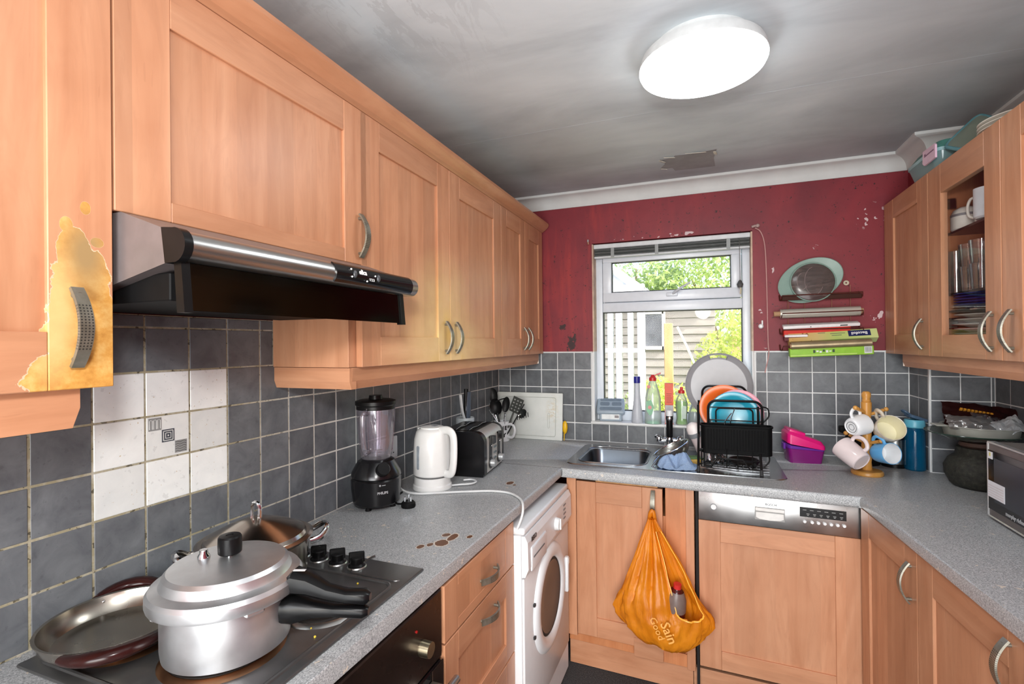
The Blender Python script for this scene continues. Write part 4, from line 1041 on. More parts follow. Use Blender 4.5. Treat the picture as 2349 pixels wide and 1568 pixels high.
bake = mat('bakelite_black', C(14, 14, 15), 0.28, var=0.2, spec=0.22)
def hprism(zs, m, par, nm, wd):
    b = B()
    pts = zs; n = len(pts)
    rings = []
    for x, zc, hz, wy_ in pts:
        ring = []
        for k in range(12):
            a = 2*PI*k/12
            cx, cy = math.cos(a), math.sin(a)
            sx = math.copysign(abs(cx)**0.6, cx); sy = math.copysign(abs(cy)**0.6, cy)
            ring.append(b.bm.verts.new(Mh @ Vector((x, sx*wy_, zc+sy*hz))))
        rings.append(ring)
    for A, Z in zip(rings, rings[1:]):
        for k in range(12): b.bm.faces.new((A[k], A[(k+1) % 12], Z[(k+1) % 12], Z[k]))
    b.bm.faces.new(rings[0]); b.bm.faces.new(rings[-1][::-1])
    return obj(nm, b, m, par, 0.7)
hprism([(0.110, 0.108, 0.014, 0.026), (0.124, 0.114, 0.020, 0.026), (0.150, 0.108, 0.018, 0.021), (0.185, 0.092, 0.012, 0.015), (0.220, 0.084, 0.011, 0.014), (0.254, 0.082, 0.012, 0.015), (0.263, 0.082, 0.006, 0.008)], bake, ld, 'lid_handle', 0)
hprism([(0.102, 0.062, 0.022, 0.024), (0.122, 0.062, 0.024, 0.024), (0.155, 0.061, 0.015, 0.017), (0.195, 0.058, 0.010, 0.013), (0.250, 0.056, 0.011, 0.014), (0.260, 0.056, 0.006, 0.008)], bake, pc, 'body_handle', 0)
obj('handle_label', B().box(0.124, 0.146, -0.009, -0.003, 0.1335, 0.1345, M=Mh), mat('handle_print', C(220, 220, 220), 0.5), ld, 0)
obj('hinge_bracket', B().box(0.104, 0.128, -0.020, 0.020, 0.096, 0.116, 0.003, M=Mh), alum, ld)

# frying pan
fp = thing('shallow_pan', 'shallow steel pan with brown side handles at lower left of the hob', 'pan', (0.134, -2.196, 0.926))
obj('pan_body', B().lathe([(0, 0.0), (0.085, 0.0), (0.100, 0.005), (0.113, 0.020), (0.117, 0.036), (0.1195, 0.0365), (0.1195, 0.039), (0.1145, 0.038), (0.110, 0.022), (0.097, 0.008), (0.083, 0.0045), (0, 0.0045)], n=56), pan_steel, fp, 0.5)
brown_h = mat('brown_bakelite', C(46, 20, 18), 0.2, var=0.2, spec=0.3)
for nm, a0, a1 in (('side_handle', 1.92, 2.92), ('side_handle', -1.18, 0.02)):
    b = B()
    pts = []
    for k in range(11):
        t = k/10; a = a0+(a1-a0)*t; rr = 0.122+0.024*math.sin(PI*t)
        pts.append((rr*math.cos(a), rr*math.sin(a), 0.032+0.006*math.sin(PI*t)))
    b.tube(pts, lambda t: 0.0140*(0.55+0.45*math.sin(PI*min(1, max(0, t)))), 12, flat=(1.1, 0.85))
    h_ = obj(nm, b, brown_h, fp, 0.9)
    am = (a0+a1)/2
    for a in (a0+0.1, a1-0.1): obj('rivet', B().ball((0.1135*math.cos(a), 0.1135*math.sin(a), 0.028), 0.0035, 8), chrome, h_)

# lidded pan behind
kd = thing('lidded_pan', 'steel two-handled pan with a conical steel lid, against the tiles', 'pan', (0.192, -1.936, 0.926))
obj('pan_body', B().lathe([(0, 0), (0.100, 0.0), (0.110, 0.01), (0.113, 0.088), (0.119, 0.094), (0.110, 0.094), (0.107, 0.012), (0, 0.005)], n=48), pan_steel, kd)
lid = obj('lid', B().lathe([(0.122, 0.094), (0.1245, 0.098), (0.117, 0.102), (0.110, 0.1005), (0.105, 0.108), (0.080, 0.121), (0.046, 0.135), (0.018, 0.145), (0, 0.146)], n=48), mat('polished_lid_steel', C(188, 178, 168), 0.20, 1.0, var=0.08, scale=5), kd, 0.5)
obj('lid_loop', B().tube([(-0.012, 0.0, 0.143), (-0.012, 0.0, 0.166), (-0.007, 0.0, 0.178), (0.007, 0.0, 0.178), (0.012, 0.0, 0.166), (0.012, 0.0, 0.143)], 0.0045, 8, smooth=3), chrome, lid)
for a in (0.98, -2.15):
    M = Euler((0, 0, a)).to_matrix().to_4x4()
    obj('loop_handle', B().tube([M @ Vector(v) for v in ((0.113, -0.034, 0.074), (0.135, -0.036, 0.079), (0.154, -0.022, 0.092), (0.160, 0, 0.096), (0.154, 0.022, 0.092), (0.135, 0.036, 0.079), (0.113, 0.034, 0.074))], 0.0045, 8, smooth=4, flat=(1.0, 1.8)), chrome, kd, 0.9)

# ------------------------------------------------------------------ along the left worktop
# blender
bd = thing('blender', 'black jug blender with a clear ribbed jug, next to the hob', 'blender', (0.098, -1.352, WZ), -0.42)
obj('motor_base', B().lathe([(0, 0.012), (0.074, 0.012), (0.079, 0.018), (0.085, 0.065), (0.0865, 0.098), (0.082, 0.103), (0.086, 0.108), (0.083, 0.122), (0.062, 0.160), (0.052, 0.166), (0, 0.166)], n=40, sx=1.0, sy=1.0), mat('blender_black', C(18, 18, 20), 0.22, var=0.15), bd, 0.5)
for a in (0.6, 2.2, 3.8, 5.3): obj('foot', B().cyl((0.06*math.cos(a), 0.06*math.sin(a), 0), (0.06*math.cos(a), 0.06*math.sin(a), 0.014), 0.011, 0.008, 12), blackm, bd)
Mk = Matrix.Translation((0.072, -0.018, 0.137)) @ Euler((0, math.radians(62), -0.25)).to_matrix().to_4x4()
kb = obj('speed_knob', B().lathe([(0.023, -0.01), (0.023, 0.016), (0.020, 0.020), (0, 0.020)], n=24, M=Mk), black, bd)
def curved_text(s_, size, r, z, a, par, m, bold=0.0):
    return lettering(s_, size, m, par, frame((r*math.cos(a), r*math.sin(a), z), (-math.sin(a), math.cos(a), 0), (0, 0, 1)), bold=bold)
pgr = mat('printed_pale', C(170, 170, 172), 0.5)
curved_text('PHILIPS', 0.0115, 0.0872, 0.064, -0.28, bd, pgr, 0.0004)
obj('printed_mark', B().ball((0.0868*math.cos(-0.38), 0.0868*math.sin(-0.38), 0.089), 0.0035, 8).tube([(0.0872*math.cos(a), 0.0872*math.sin(a), 0.089) for a in (-0.31, -0.24, -0.17)], 0.0011, 5), pgr, bd)
jug_m = glass('jug_plastic', (0.84, 0.82, 0.87, 1), 0.10, 0.05, 0.10, (0.72, 0.68, 0.76, 1))
jug = obj('jug', B().lathe([(0.050, 0.168), (0.052, 0.176), (0.056, 0.20), (0.064, 0.30), (0.066, 0.352), (0.063, 0.352), (0.061, 0.30), (0.053, 0.20), (0.048, 0.18), (0, 0.176)], n=36), jug_m, bd, 0.5)
for a in (0.9, 2.4, 3.6, 5.3): obj('jug_rib', B().tube([(0.055*math.cos(a), 0.055*math.sin(a), 0.19), (0.062*math.cos(a), 0.062*math.sin(a), 0.30), (0.064*math.cos(a), 0.064*math.sin(a), 0.345)], 0.0035, 6), jug_m, jug)
a = -0.98
obj('jug_handle', B().tube([((0.058+q)*math.cos(a), (0.058+q)*math.sin(a), z) for q, z in ((0.0, 0.328), (0.026, 0.333), (0.036, 0.318), (0.034, 0.25), (0.026, 0.208), (0.012, 0.198), (-0.004, 0.200))], 0.0095, 10, smooth=4), jug_m, jug, 0.9)
obj('blade', B().box(-0.022, 0.022, -0.004, 0.004, 0.186, 0.188).box(-0.004, 0.004, -0.022, 0.022, 0.190, 0.192).cyl((0, 0, 0.176), (0, 0, 0.194), 0.005), chrome, jug)
obj('lid', B().lathe([(0, 0.385), (0.022, 0.385), (0.024, 0.372), (0.058, 0.370), (0.0695, 0.366), (0.0695, 0.354), (0.066, 0.350), (0.066, 0.338), (0.06, 0.338), (0.06, 0.35), (0, 0.35)], n=36), black, bd, 0.5)
# plug lying behind/next to the blender
pg_ = thing('mains_plug', 'black three-pin plug lying pins-up beside the blender', 'plug', (0.217, -1.335, WZ), 0.4)
obj('plug_body', B().lathe([(0, 0.0), (0.023, 0.0), (0.025, 0.006), (0.024, 0.016), (0.018, 0.022), (0, 0.022)], n=20, sx=1.0, sy=0.9), blackm, pg_)
for x, y, h_ in ((-0.010, -0.008, 0.038), (0.010, -0.008, 0.038), (0.0, 0.011, 0.042)):
    obj('pin', B().box(x-0.0025, x+0.0025, y-0.002, y+0.002, 0.021, h_, 0.0006), chrome, pg_)
obj('plug_cable', B().tube([(-0.02, 0.005, 0.010), (-0.045, 0.02, 0.008), (-0.05, 0.05, 0.02), (-0.035, 0.075, 0.03), (-0.06, 0.09, 0.012), (-0.10, 0.07, 0.006)], 0.0035, 6, smooth=5), blackm, pg_)
# wall socket behind the blender
so_ = thing('wall_socket', 'white wall socket on the tiles behind the blender', 'socket', (0.0, -1.165, 1.06))
obj('face_plate', B().box(0.0005, 0.010, -0.073, 0.073, -0.043, 0.043, 0.003, 2), white, so_)
for y in (-0.036, 0.036): obj('switch', B().box(0.010, 0.0135, y-0.006, y+0.006, 0.012, 0.034, 0.001), white, so_); 
for y in (-0.036, 0.036): obj('plug_hole', B().box(0.0098, 0.0104, y-0.011, y-0.005, -0.022, -0.018).box(0.0098, 0.0104, y+0.005, y+0.011, -0.022, -0.018).box(0.0098, 0.0104, y-0.002, y+0.002, -0.006, 0.0), blackm, so_, 0)
# kettle
kt_m = mat('kettle_white', C(226, 226, 224), 0.25, var=0.03, scale=20)
kt = thing('kettle', 'white plastic jug kettle with a grey water gauge, between blender and toaster', 'kettle', (0.178, -1.105, WZ), -0.25)
obj('power_base', B().lathe([(0, 0.0), (0.074, 0.0), (0.076, 0.004), (0.075, 0.018), (0.071, 0.022), (0.070, 0.050), (0, 0.052)], n=40), kt_m, kt, 0.5)
obj('base_gap', B().lathe([(0.0665, 0.052), (0.0665, 0.0555), (0, 0.0555)], n=40), mat('gap_grey', C(90, 90, 92), 0.5), kt)
bdy = obj('kettle_body', B().lathe([(0, 0.056), (0.070, 0.056), (0.0735, 0.060), (0.0725, 0.14), (0.0685, 0.195), (0.061, 0.222), (0.050, 0.233), (0.036, 0.236), (0, 0.236)], n=44), kt_m, kt, 0.6)
obj('spout', B().prism([(-0.060, -0.018), (-0.084, 0.0), (-0.060, 0.018)], 'z', 0.205, 0.231), kt_m, bdy, 0.3)
obj('lid', B().lathe([(0.046, 0.233), (0.045, 0.2395), (0.030, 0.2425), (0, 0.2435)], n=32), kt_m, kt)
obj('lid_catch', B().box(0.004, 0.026, -0.010, 0.010, 0.242, 0.2445, 0.002), mat('catch_grey', C(120, 122, 126), 0.4), kt)
hnd = obj('handle', B().tube([(0.045, 0, 0.228), (0.085, 0, 0.232), (0.108, 0, 0.218), (0.114, 0, 0.185), (0.112, 0, 0.12), (0.104, 0, 0.078), (0.090, 0, 0.066), (0.068, 0, 0.066)], 0.0105, 12, smooth=5, flat=(1.0, 1.5)), kt_m, kt, 0.9)
obj('handle_inlay', B().tube([(0.104, 0, 0.205), (0.1035, 0, 0.14), (0.097, 0, 0.088)], 0.006, 8, flat=(0.6, 1.4)), blackm, hnd, 0.9)
for a in (-1.62,):
    Mg = Euler((0, 0, a)).to_matrix().to_4x4()
    gz = B(); gz.prism(rrect(-0.0065, 0.0065, 0.085, 0.175, 0.006), 'x', 0.0695, 0.0738, M=Mg)
    obj('water_gauge', gz, mat('gauge_grey', C(150, 158, 166), 0.2, var=0.2), bdy, 0.4)
cable_w = mat('white_cable', C(214, 216, 216), 0.45)
tag(obj('kettle_cable', B().tube([(0.02, -1.155, 0.975), (0.045, -1.16, 0.95), (0.10, -1.20, 0.922), (0.17, -1.21, 0.916), (0.26, -1.165, 0.916), (0.34, -1.12, 0.915), (0.42, -1.085, 0.915), (0.49, -1.085, 0.915), (0.545, -1.125, 0.915), (0.578, -1.175, 0.914), (0.590, -1.205, 0.895), (0.588, -1.222, 0.870), (0.580, -1.235, 0.845)], 0.0042, 8, smooth=6), cable_w),
    'white cable trailing across the left worktop and over its edge', 'cable')
tag(obj('coiled_cable', B().tube([(0.245, -1.07, 0.916), (0.275, -1.05, 0.917), (0.310, -1.03, 0.918), (0.315, -0.995, 0.918), (0.285, -0.975, 0.918), (0.255, -0.99, 0.917)], 0.0035, 8, smooth=6), cable_w), 'short loop of white cable beside the kettle base', 'cable')
# toaster
ts = thing('toaster', 'black and steel four-slot toaster with two levers, beyond the kettle', 'toaster', (0.195, -0.785, WZ), RL+0.10)
blk = mat('toaster_black', C(16, 16, 18), 0.2, var=0.15)
TW, TD, TH = 0.285, 0.215, 0.190
def arch(x0, x1, m, nm, par, inset=0.0):
    y0, y1 = -TD/2+inset, TD/2-inset; r = 0.045
    p = [(y0, 0.012), (y1, 0.012)]
    for k in range(8): a = k/7*PI/2; p.append((y1-r+r*math.cos(a), TH-inset-r+r*math.sin(a)))
    for k in range(8): a = PI/2+k/7*PI/2; p.append((y0+r+r*math.cos(a), TH-inset-r+r*math.sin(a)))
    return obj(nm, B().prism(p, 'x', x0, x1), m, par, 0.5)
arch(-TW/2, -TW/2+0.035, blk, 'end_cap', ts); arch(TW/2-0.02, TW/2, blk, 'end_cap', ts)
shellt = arch(-TW/2+0.035, TW/2-0.02, mat('toaster_steel', C(200, 198, 192), 0.36, 0.4, var=0.08, scale=4, stretch=(40, 2, 2)), 'shell', ts, 0.002)
obj('base', B().box(-TW/2+0.005, TW/2-0.005, -TD/2+0.008, TD/2-0.008, 0.0, 0.016, 0.003), blk, ts)
tp = obj('top_plate', B().box(-TW/2+0.03, TW/2-0.018, -TD/2+0.05, TD/2-0.02, TH-0.004, TH+0.0015, 0.001), mat('toaster_top', C(62, 58, 54), 0.25, 0.9, var=0.2), ts)
for x in (-0.06, 0.058):
    for y in (-0.03, 0.03):
        obj('slot', B().box(x-0.055, x+0.055, y-0.012, y+0.012, TH-0.001, TH+0.0022), blackm, tp, 0)
    obj('slot_wire', B().tube([(x-0.055, 0.03, TH+0.003), (x, 0.03, TH+0.008), (x+0.055, 0.03, TH+0.003)], 0.0015, 6).tube([(x-0.055, -0.03, TH+0.003), (x, -0.03, TH+0.007), (x+0.055, -0.03, TH+0.003)], 0.0015, 6), chrome, tp)
for x in (-0.055, 0.065):
    tr_ = obj('lever_track', B().prism([(x-0.017, 0.052), (x+0.017, 0.052), (x+0.017, 0.155), (x+0.012, 0.162), (x-0.012, 0.162), (x-0.017, 0.155)], 'y', -TD/2-0.001, -TD/2+0.004), blk, ts, 0.3)
    obj('lever', B().prism([(x-0.017, 0.130), (x+0.017, 0.130), (x+0.015, 0.162), (x-0.015, 0.162)], 'y', -TD/2-0.020, -TD/2-0.001), blk, tr_, 0.3)
    obj('lever_stud', B().ball((x+0.004, -TD/2-0.003, 0.118), 0.003, 8), chrome, tr_)
    kn = obj('browning_dial', B().cyl((x+0.004, -TD/2, 0.044), (x+0.004, -TD/2-0.020, 0.044), 0.0165, 0.015, 20), mat('dial_silver', C(206, 208, 208), 0.25, 0.6), ts)
    obj('dial_plate', B().cyl((x, -TD/2+0.001, 0.046), (x, -TD/2-0.002, 0.046), 0.024, n=24), blk, kn)
for r_ in range(3):
    for c_ in range(2): obj('button', B().box(-0.008+c_*0.022, 0.002+c_*0.022, -TD/2-0.003, -TD/2+0.003, 0.052+r_*0.024, 0.060+r_*0.024, 0.001), mat('button_grey', C(96, 106, 110), 0.4), ts)

# utensil mug and what stands in it
mug_w = mat('white_glaze', C(232, 234, 236), 0.12, var=0.02)
UM = (0.083, -0.158, WZ)
um = thing('mug', 'white printed mug used as a utensil holder in front of the chopping board', 'mug', UM)
obj('mug_body', B().lathe([(0, 0.0), (0.040, 0.0), (0.0445, 0.004), (0.0455, 0.02), (0.0455, 0.116), (0.0425, 0.116), (0.042, 0.01), (0, 0.008)], n=36), mug_w, um, 0.5)
obj('handle', B().tube([(0.040, -0.014, 0.100), (0.070, -0.018, 0.101), (0.086, -0.021, 0.082), (0.086, -0.021, 0.052), (0.070, -0.018, 0.028), (0.042, -0.014, 0.030)], 0.0062, 10, smooth=5, flat=(1.0, 1.3)), mug_w, um, 0.9)
def ring_text(s_, size, r, z, a0, par, m, dirn=1, bold=0.0006):
    n = len(s_)
    for k, ch in enumerate(s_):
        if ch == ' ': continue
        a = a0+(k-(n-1)/2)*size*0.74/r
        lettering(ch, size, m, par, frame((r*math.cos(a), r*math.sin(a), z), (-math.sin(a), math.cos(a), 0), (0, 0, 1)), bold=bold)
ring_text('THE', 0.030, 0.0459, 0.080, -1.15, um, dk, bold=0.0016); ring_text('Y', 0.030, 0.0459, 0.040, -0.86, um, dk, bold=0.0016)
nyl = mat('black_nylon', C(22, 22, 23), 0.45, var=0.2); gnyl = mat('grey_nylon', C(84, 86, 82), 0.5, var=0.1)
def UT(name, label, cat): return thing(name, label, cat, (UM[0], UM[1], WZ+0.012))
def rel(p): return (p[0]-UM[0], p[1]-UM[1], p[2]-WZ-0.012)
def spoon_bowl(c, ax, nrm, L, W, dep=0.008):
    ax = Vector(ax).normalized(); nrm = Vector(nrm); nrm = (nrm-ax*nrm.dot(ax)).normalized(); sd = ax.cross(nrm)
    b = B()
    def fn(u, v):
        a = u*2*PI; r = v
        return Vector(c)+ax*(L*r*math.cos(a))+sd*(W*r*math.sin(a))-nrm*(dep*(1-r*r))
    b.grid(fn, 20, 4, True); return b
u = UT('serving_spoon', 'tall black serving spoon at the back of the utensil mug', 'spoon')
obj('spoon_handle', B().tube([(0.0, 0.0, 0.0), (-0.030, 0.02, 0.10), (-0.055, 0.03, 0.20)], 0.005, 8), nyl, u)
obj('spoon_bowl', spoon_bowl((-0.066, 0.034, 0.245), (-0.22, 0.05, 1), (0.3, -1, 0), 0.045, 0.026), nyl, u, 0.9, 0.002)
u = UT('ladle', 'broad black ladle leaning left in the utensil mug', 'ladle')
obj('ladle_handle', B().tube([(0.008, 0.005, 0.0), (-0.012, -0.005, 0.10), (-0.022, -0.008, 0.15)], 0.005, 8), nyl, u)
obj('ladle_bowl', spoon_bowl((-0.030, -0.012, 0.185), (-0.25, 0, 1), (0.2, -1, -0.1), 0.048, 0.036, 0.016), nyl, u, 0.9, 0.002)
obj('ladle_hook', B().tube([(-0.03, -0.012, 0.215), (0.0, -0.01, 0.228), (0.028, -0.01, 0.236)], 0.004, 6), nyl, u)
u = UT('spoon', 'black oval spoon upright in the middle of the utensil mug', 'spoon')
obj('spoon_handle', B().tube([(0.018, 0.0, 0.0), (0.022, -0.010, 0.10), (0.026, -0.012, 0.15)], 0.0045, 8), nyl, u)
obj('spoon_bowl', spoon_bowl((0.033, -0.014, 0.200), (0.16, 0, 1), (0.25, -1, 0), 0.046, 0.022), nyl, u, 0.9, 0.002)
u = UT('slotted_turner', 'grey slotted turner with round holes, leaning right in the utensil mug', 'turner')
ax = Vector((0.42, -0.02, 1)).normalized(); sdv = Vector((1, 0, -0.42)).normalized(); nv = ax.cross(sdv)
obj('turner_handle', B().tube([(0.012, -0.006, 0.0), tuple(Vector((0.012, -0.006, 0.0))+ax*0.17)], 0.0075, 8, flat=(1.3, 0.7)), gnyl, u)
b = B(); hc = Vector((0.012, -0.006, 0.0))+ax*0.215
cellz = []
nu_, nv_ = 4, 4
for i in range(nu_+1):
    for j in range(nv_): pass
W_, L_ = 0.033, 0.045
# plate with holes: strips around a 3 x 4 grid of openings
def pl_pt(a, l, t=0): return hc+sdv*a+ax*l+nv*t
xs = [-W_, -0.024, -0.015, -0.0045, 0.0045, 0.015, 0.024, W_]; ls = [-L_, -0.034, -0.026, -0.015, -0.007, 0.004, 0.012, 0.023, 0.031, L_]
for i in range(len(xs)-1):
    for j in range(len(ls)-1):
        if i in (1, 3, 5) and j in (1, 3, 5, 7): continue
        k = 0.86 if j == 0 else 1.0
        b.bm.faces.new([b.bm.verts.new(pl_pt(xs[i]*k, ls[j])), b.bm.verts.new(pl_pt(xs[i+1]*k, ls[j])), b.bm.verts.new(pl_pt(xs[i+1], ls[j+1])), b.bm.verts.new(pl_pt(xs[i], ls[j+1]))])
obj('turner_blade', b, gnyl, u, 0, 0.002)
u = UT('pasta_server', 'dark toothed pasta server leaning furthest right in the utensil mug', 'server')
ax2 = Vector((0.62, -0.06, 1)).normalized()
obj('server_handle', B().tube([(0.02, -0.014, 0.0), tuple(Vector((0.02, -0.014, 0.0))+ax2*0.245)], 0.004, 8), nyl, u)
hc2 = Vector((0.02, -0.014, 0.0))+ax2*0.19+Vector((0.02, -0.015, -0.005))
obj('server_bowl', spoon_bowl(hc2, (0.6, -0.1, 0.5), (0.2, -0.9, 0.3), 0.032, 0.022, 0.012), mat('dark_steel', C(120, 122, 120), 0.2, 0.9), u, 0.9, 0.002)
for k in range(6): obj('tooth', B().tube([hc2+Vector((-0.025+k*0.012, -0.004, -0.012+k*0.004)), hc2+Vector((-0.022+k*0.013, -0.018, -0.034+k*0.004))], 0.0022, 6), nyl, u)
u = UT('whisk', 'wire whisk with a looped top at the left of the utensil mug', 'whisk')
for k in range(5):
    a = k/5*PI; dx, dy = 0.016*math.cos(a), 0.016*math.sin(a)
    obj('wire', B().tube([(-0.02, 0.0, 0.09), (-0.055+dx, 0.01+dy, 0.145), (-0.078+dx, 0.012+dy, 0.185), (-0.090, 0.014, 0.200), (-0.078-dx, 0.012-dy, 0.185), (-0.055-dx, 0.01-dy, 0.145), (-0.02, 0, 0.09)], 0.0011, 5, smooth=4), chrome, u)
obj('grip', B().tube([(0.006, -0.004, 0.0), (-0.02, 0, 0.09)], 0.006, 8), chrome, u)
u = UT('table_knife', 'small patterned black-and-white utensil handle standing in the mug', 'cutlery')
obj('patterned_handle', B().tube([(0.022, -0.02, 0.0), (0.030, -0.03, 0.105), (0.036, -0.032, 0.150)], 0.005, 8), chrome, u)
for k in range(3): obj('band', B().tube([(0.0295+k*0.0022, -0.0297-k*0.0006, 0.108+k*0.014), (0.0303+k*0.0022, -0.0299-k*0.0006, 0.114+k*0.014)], 0.0056, 8), dk, u)
# knife holder behind the toaster
kh = thing('knife_holder', 'pale grey round knife holder with two knives, behind the toaster', 'knife holder', (0.058, -0.575, WZ))
obj('holder_cup', B().lathe([(0, 0.0), (0.044, 0.0), (0.046, 0.004), (0.046, 0.190), (0.043, 0.195), (0.040, 0.190), (0, 0.186)], n=32), mat('holder_grey', C(176, 182, 184), 0.4), kh)
kn_ = thing('knife', 'knife with a dark blue-grey handle standing in the knife holder', 'knife', (0.066, -0.565, WZ+0.186))
obj('knife_grip', B().tube([(0, 0, 0.0), (0.001, 0.004, 0.05), (0.003, 0.008, 0.135)], lambda t: 0.0135+0.0025*math.sin(PI*t), 10, flat=(1.5, 0.9)), mat('blue_grey_grip', C(74, 84, 98), 0.4), kn_, 0.9)
obj('grip_back', B().tube([(-0.006, -0.014, 0.0), (-0.004, -0.010, 0.06), (-0.003, -0.006, 0.150)], 0.011, 8), black, kn_, 0.9)
kn_ = thing('knife', 'slim knife with a white-edged handle leaning left in the knife holder', 'knife', (0.055, -0.600, WZ+0.186))
obj('knife_grip', B().tube([(0.004, 0.018, 0.0), (0.002, 0.008, 0.02), (0.0, -0.006, 0.06), (-0.003, -0.014, 0.125)], 0.0055, 8, smooth=3, flat=(1.6, 0.7)), mat('knife_white', C(206, 208, 210), 0.3), kn_, 0.9)
# chopping board leaning on the back wall
cb = thing('chopping_board', 'large worn white chopping board leaning on the back wall tiles', 'chopping board', (0.21, -0.055, WZ), rot=(-0.095, 0, 0))
bdm = NT('worn_board'); o_ = bdm.coord(); n_ = bdm.noise(o_, 7, 5, 0.6); n2_ = bdm.noise(bdm.coord((1, 1, 2)), 26, 5, 0.7)
cc_ = bdm.ramp(n_, [(0.3, C(204, 208, 204)), (0.7, C(222, 224, 220))])
st_ = bdm.math('MULTIPLY', bdm.blob(o_, (0.145, 0, 0.165), (0.045, 0.1, 0.11), 1.0), bdm.math('GREATER_THAN', n2_, 0.5))
cc_ = bdm.mix(bdm.math('MULTIPLY', st_, 0.6), cc_, C(196, 176, 134)); bdm.base(cc_, 0.55)
obj('board', B().box(-0.205, 0.205, -0.007, 0.007, 0.0, 0.272, 0.006, 2), bdm.m, cb)
gr_ = mat('board_groove', C(188, 192, 186), 0.6)
obj('groove', B().tube([(x, -0.0072, z) for x, z in rrect(-0.175, 0.165, 0.022, 0.245, 0.012)], 0.0022, 6, True), gr_, cb)
obj('grip_slot', B().tube([(x, -0.0072, z) for x, z in rrect(0.118, 0.128, 0.07, 0.155, 0.004)], 0.0014, 6, True), gr_, cb)
yl = thing('peeler', 'yellow handled tool poking out behind the chopping board', 'utensil', (0.428, -0.03, WZ))
obj('yellow_handle', B().ball((-0.004, 0, 0.075), 0.038, 14, (0.42, 0.3, 1)).tube([(-0.010, 0, 0.0), (-0.008, 0, 0.06)], 0.003, 8), mat('yellow_plastic', C(230, 180, 24), 0.35), yl)

# ------------------------------------------------------------------ sink, tap, washing-up
sink_m = mat('sink_steel', C(196, 198, 200), 0.24, 1.0, var=0.10, scale=6, rvar=0.08)
sk = thing('sink', 'stainless steel inset sink with a main bowl, half bowl and ribbed drainer', 'sink', (1.025, -0.33, WZ))
O = (1.025, -0.33, WZ)
SX0, SX1, SY0, SY1 = 0.562, 1.487, -0.562, -0.098
# deck sheet with two openings
b = B(O)
ztop = WZ+0.0035
def ringloop(pts, z): return [b.bm.verts.new((x, y, z)) for x, y in pts]
outer = rrect(SX0, SX1, SY0, SY1, 0.05, 8)
vo0 = ringloop(outer, WZ+0.0004); vo1 = ringloop([(1.025+(x-1.025)*0.994, -0.33+(y+0.33)*0.988) for x, y in outer], ztop)
n = len(vo0)
for i in range(n): b.bm.faces.new((vo0[i], vo0[(i+1) % n], vo1[(i+1) % n], vo1[i]))
holes = []
for (x0, x1, y0, y1, r_) in (BOWL, HALF):
    p = rrect(x0-0.006, x1+0.006, y0-0.006, y1+0.006, r_+0.006, 8); holes.append(ringloop(p, ztop))
edges = []
for lp_ in [vo1]+holes:
    m_ = len(lp_)
    for i in range(m_):
        e = b.bm.edges.get((lp_[i], lp_[(i+1) % m_])) or b.bm.edges.new((lp_[i], lp_[(i+1) % m_]))
        edges.append(e)
bmesh.ops.triangle_fill(b.bm, use_beauty=True, use_dissolve=False, edges=edges)
obj('deck', b, sink_m, sk, 0.5)
for nm, (x0, x1, y0, y1, r_), dep in (('main_bowl', BOWL, 0.165), ('half_bowl', HALF, 0.10)):
    b = B(O); rings = []
    cx, cy = (x0+x1)/2, (y0+y1)/2
    for g, z in ((0.0062, ztop), (0.002, ztop-0.003), (-0.004, ztop-0.012), (-0.010, WZ-dep*0.7), (-0.022, WZ-dep*0.93), (-0.045, WZ-dep)):
        rr = max(0.012, r_+g)
        rings.append([b.bm.verts.new((x, y, z)) for x, y in rrect(x0-g, x1+g, y0-g, y1+g, rr, 8)])
    for A, Z in zip(rings, rings[1:]):
        m_ = len(A)
        for i in range(m_): b.bm.faces.new((A[i], A[(i+1) % m_], Z[(i+1) % m_], Z[i]))
    b.bm.faces.new(rings[-1])
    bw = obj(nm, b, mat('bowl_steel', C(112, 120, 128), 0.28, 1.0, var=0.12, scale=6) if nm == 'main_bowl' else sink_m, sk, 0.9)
    obj('waste', B(O).lathe([(0, 0.002), (0.018, 0.001), (0.034, 0.003), (0.036, 0.0)], (cx, cy, WZ-dep), 24), chrome, bw)
if True:
    b = B(O).tube([(x, y, ztop+0.0004) for x, y in rrect(BOWL[0]-0.010, BOWL[1]+0.010, BOWL[2]-0.010, BOWL[3]+0.010, 0.07)], 0.0028, 6, True)
    obj('bowl_rim', b, sink_m, sk)
for k in range(9):
    x = 1.36+0.0  # ribs fan towards the half bowl
    yb = -0.50+k*0.042
    obj('drainer_rib', B(O).tube([(1.13, yb*0.7-0.09, ztop), (1.30, yb, ztop+0.001), (1.44-0.004*abs(k-4), yb, ztop+0.001)], lambda t: 0.002+0.0025*math.sin(PI*min(1, t+0.15)), 6), sink_m, sk)
# tap
tp = thing('mixer_tap', 'chrome two-lever mixer tap with an upright black and white rinser head', 'tap', (1.005, -0.115, WZ))
obj('tap_body', B().lathe([(0, 0.002), (0.026, 0.002), (0.026, 0.010), (0.020, 0.018), (0.019, 0.045), (0.022, 0.055), (0.018, 0.068), (0, 0.07)], n=24), chrome, tp)
obj('tap_shoulder', B().tube([(-0.050, 0.0, 0.048), (-0.022, 0.0, 0.052), (0.022, 0.0, 0.052), (0.050, 0.0, 0.048)], 0.0125, 12), chrome, tp)
for s_ in (-1, 1):
    lv = obj('tap_lever', B().lathe([(0, 0.0), (0.017, 0.0), (0.019, 0.012), (0.017, 0.022), (0.010, 0.028), (0, 0.028)], (s_*0.052, 0, 0.045), 18), chrome, tp)
    obj('lever_grip', B().tube([(s_*0.052, 0, 0.066), (s_*0.062, -0.02, 0.078), (s_*0.066, -0.045, 0.074)], 0.006, 8), chrome, lv)
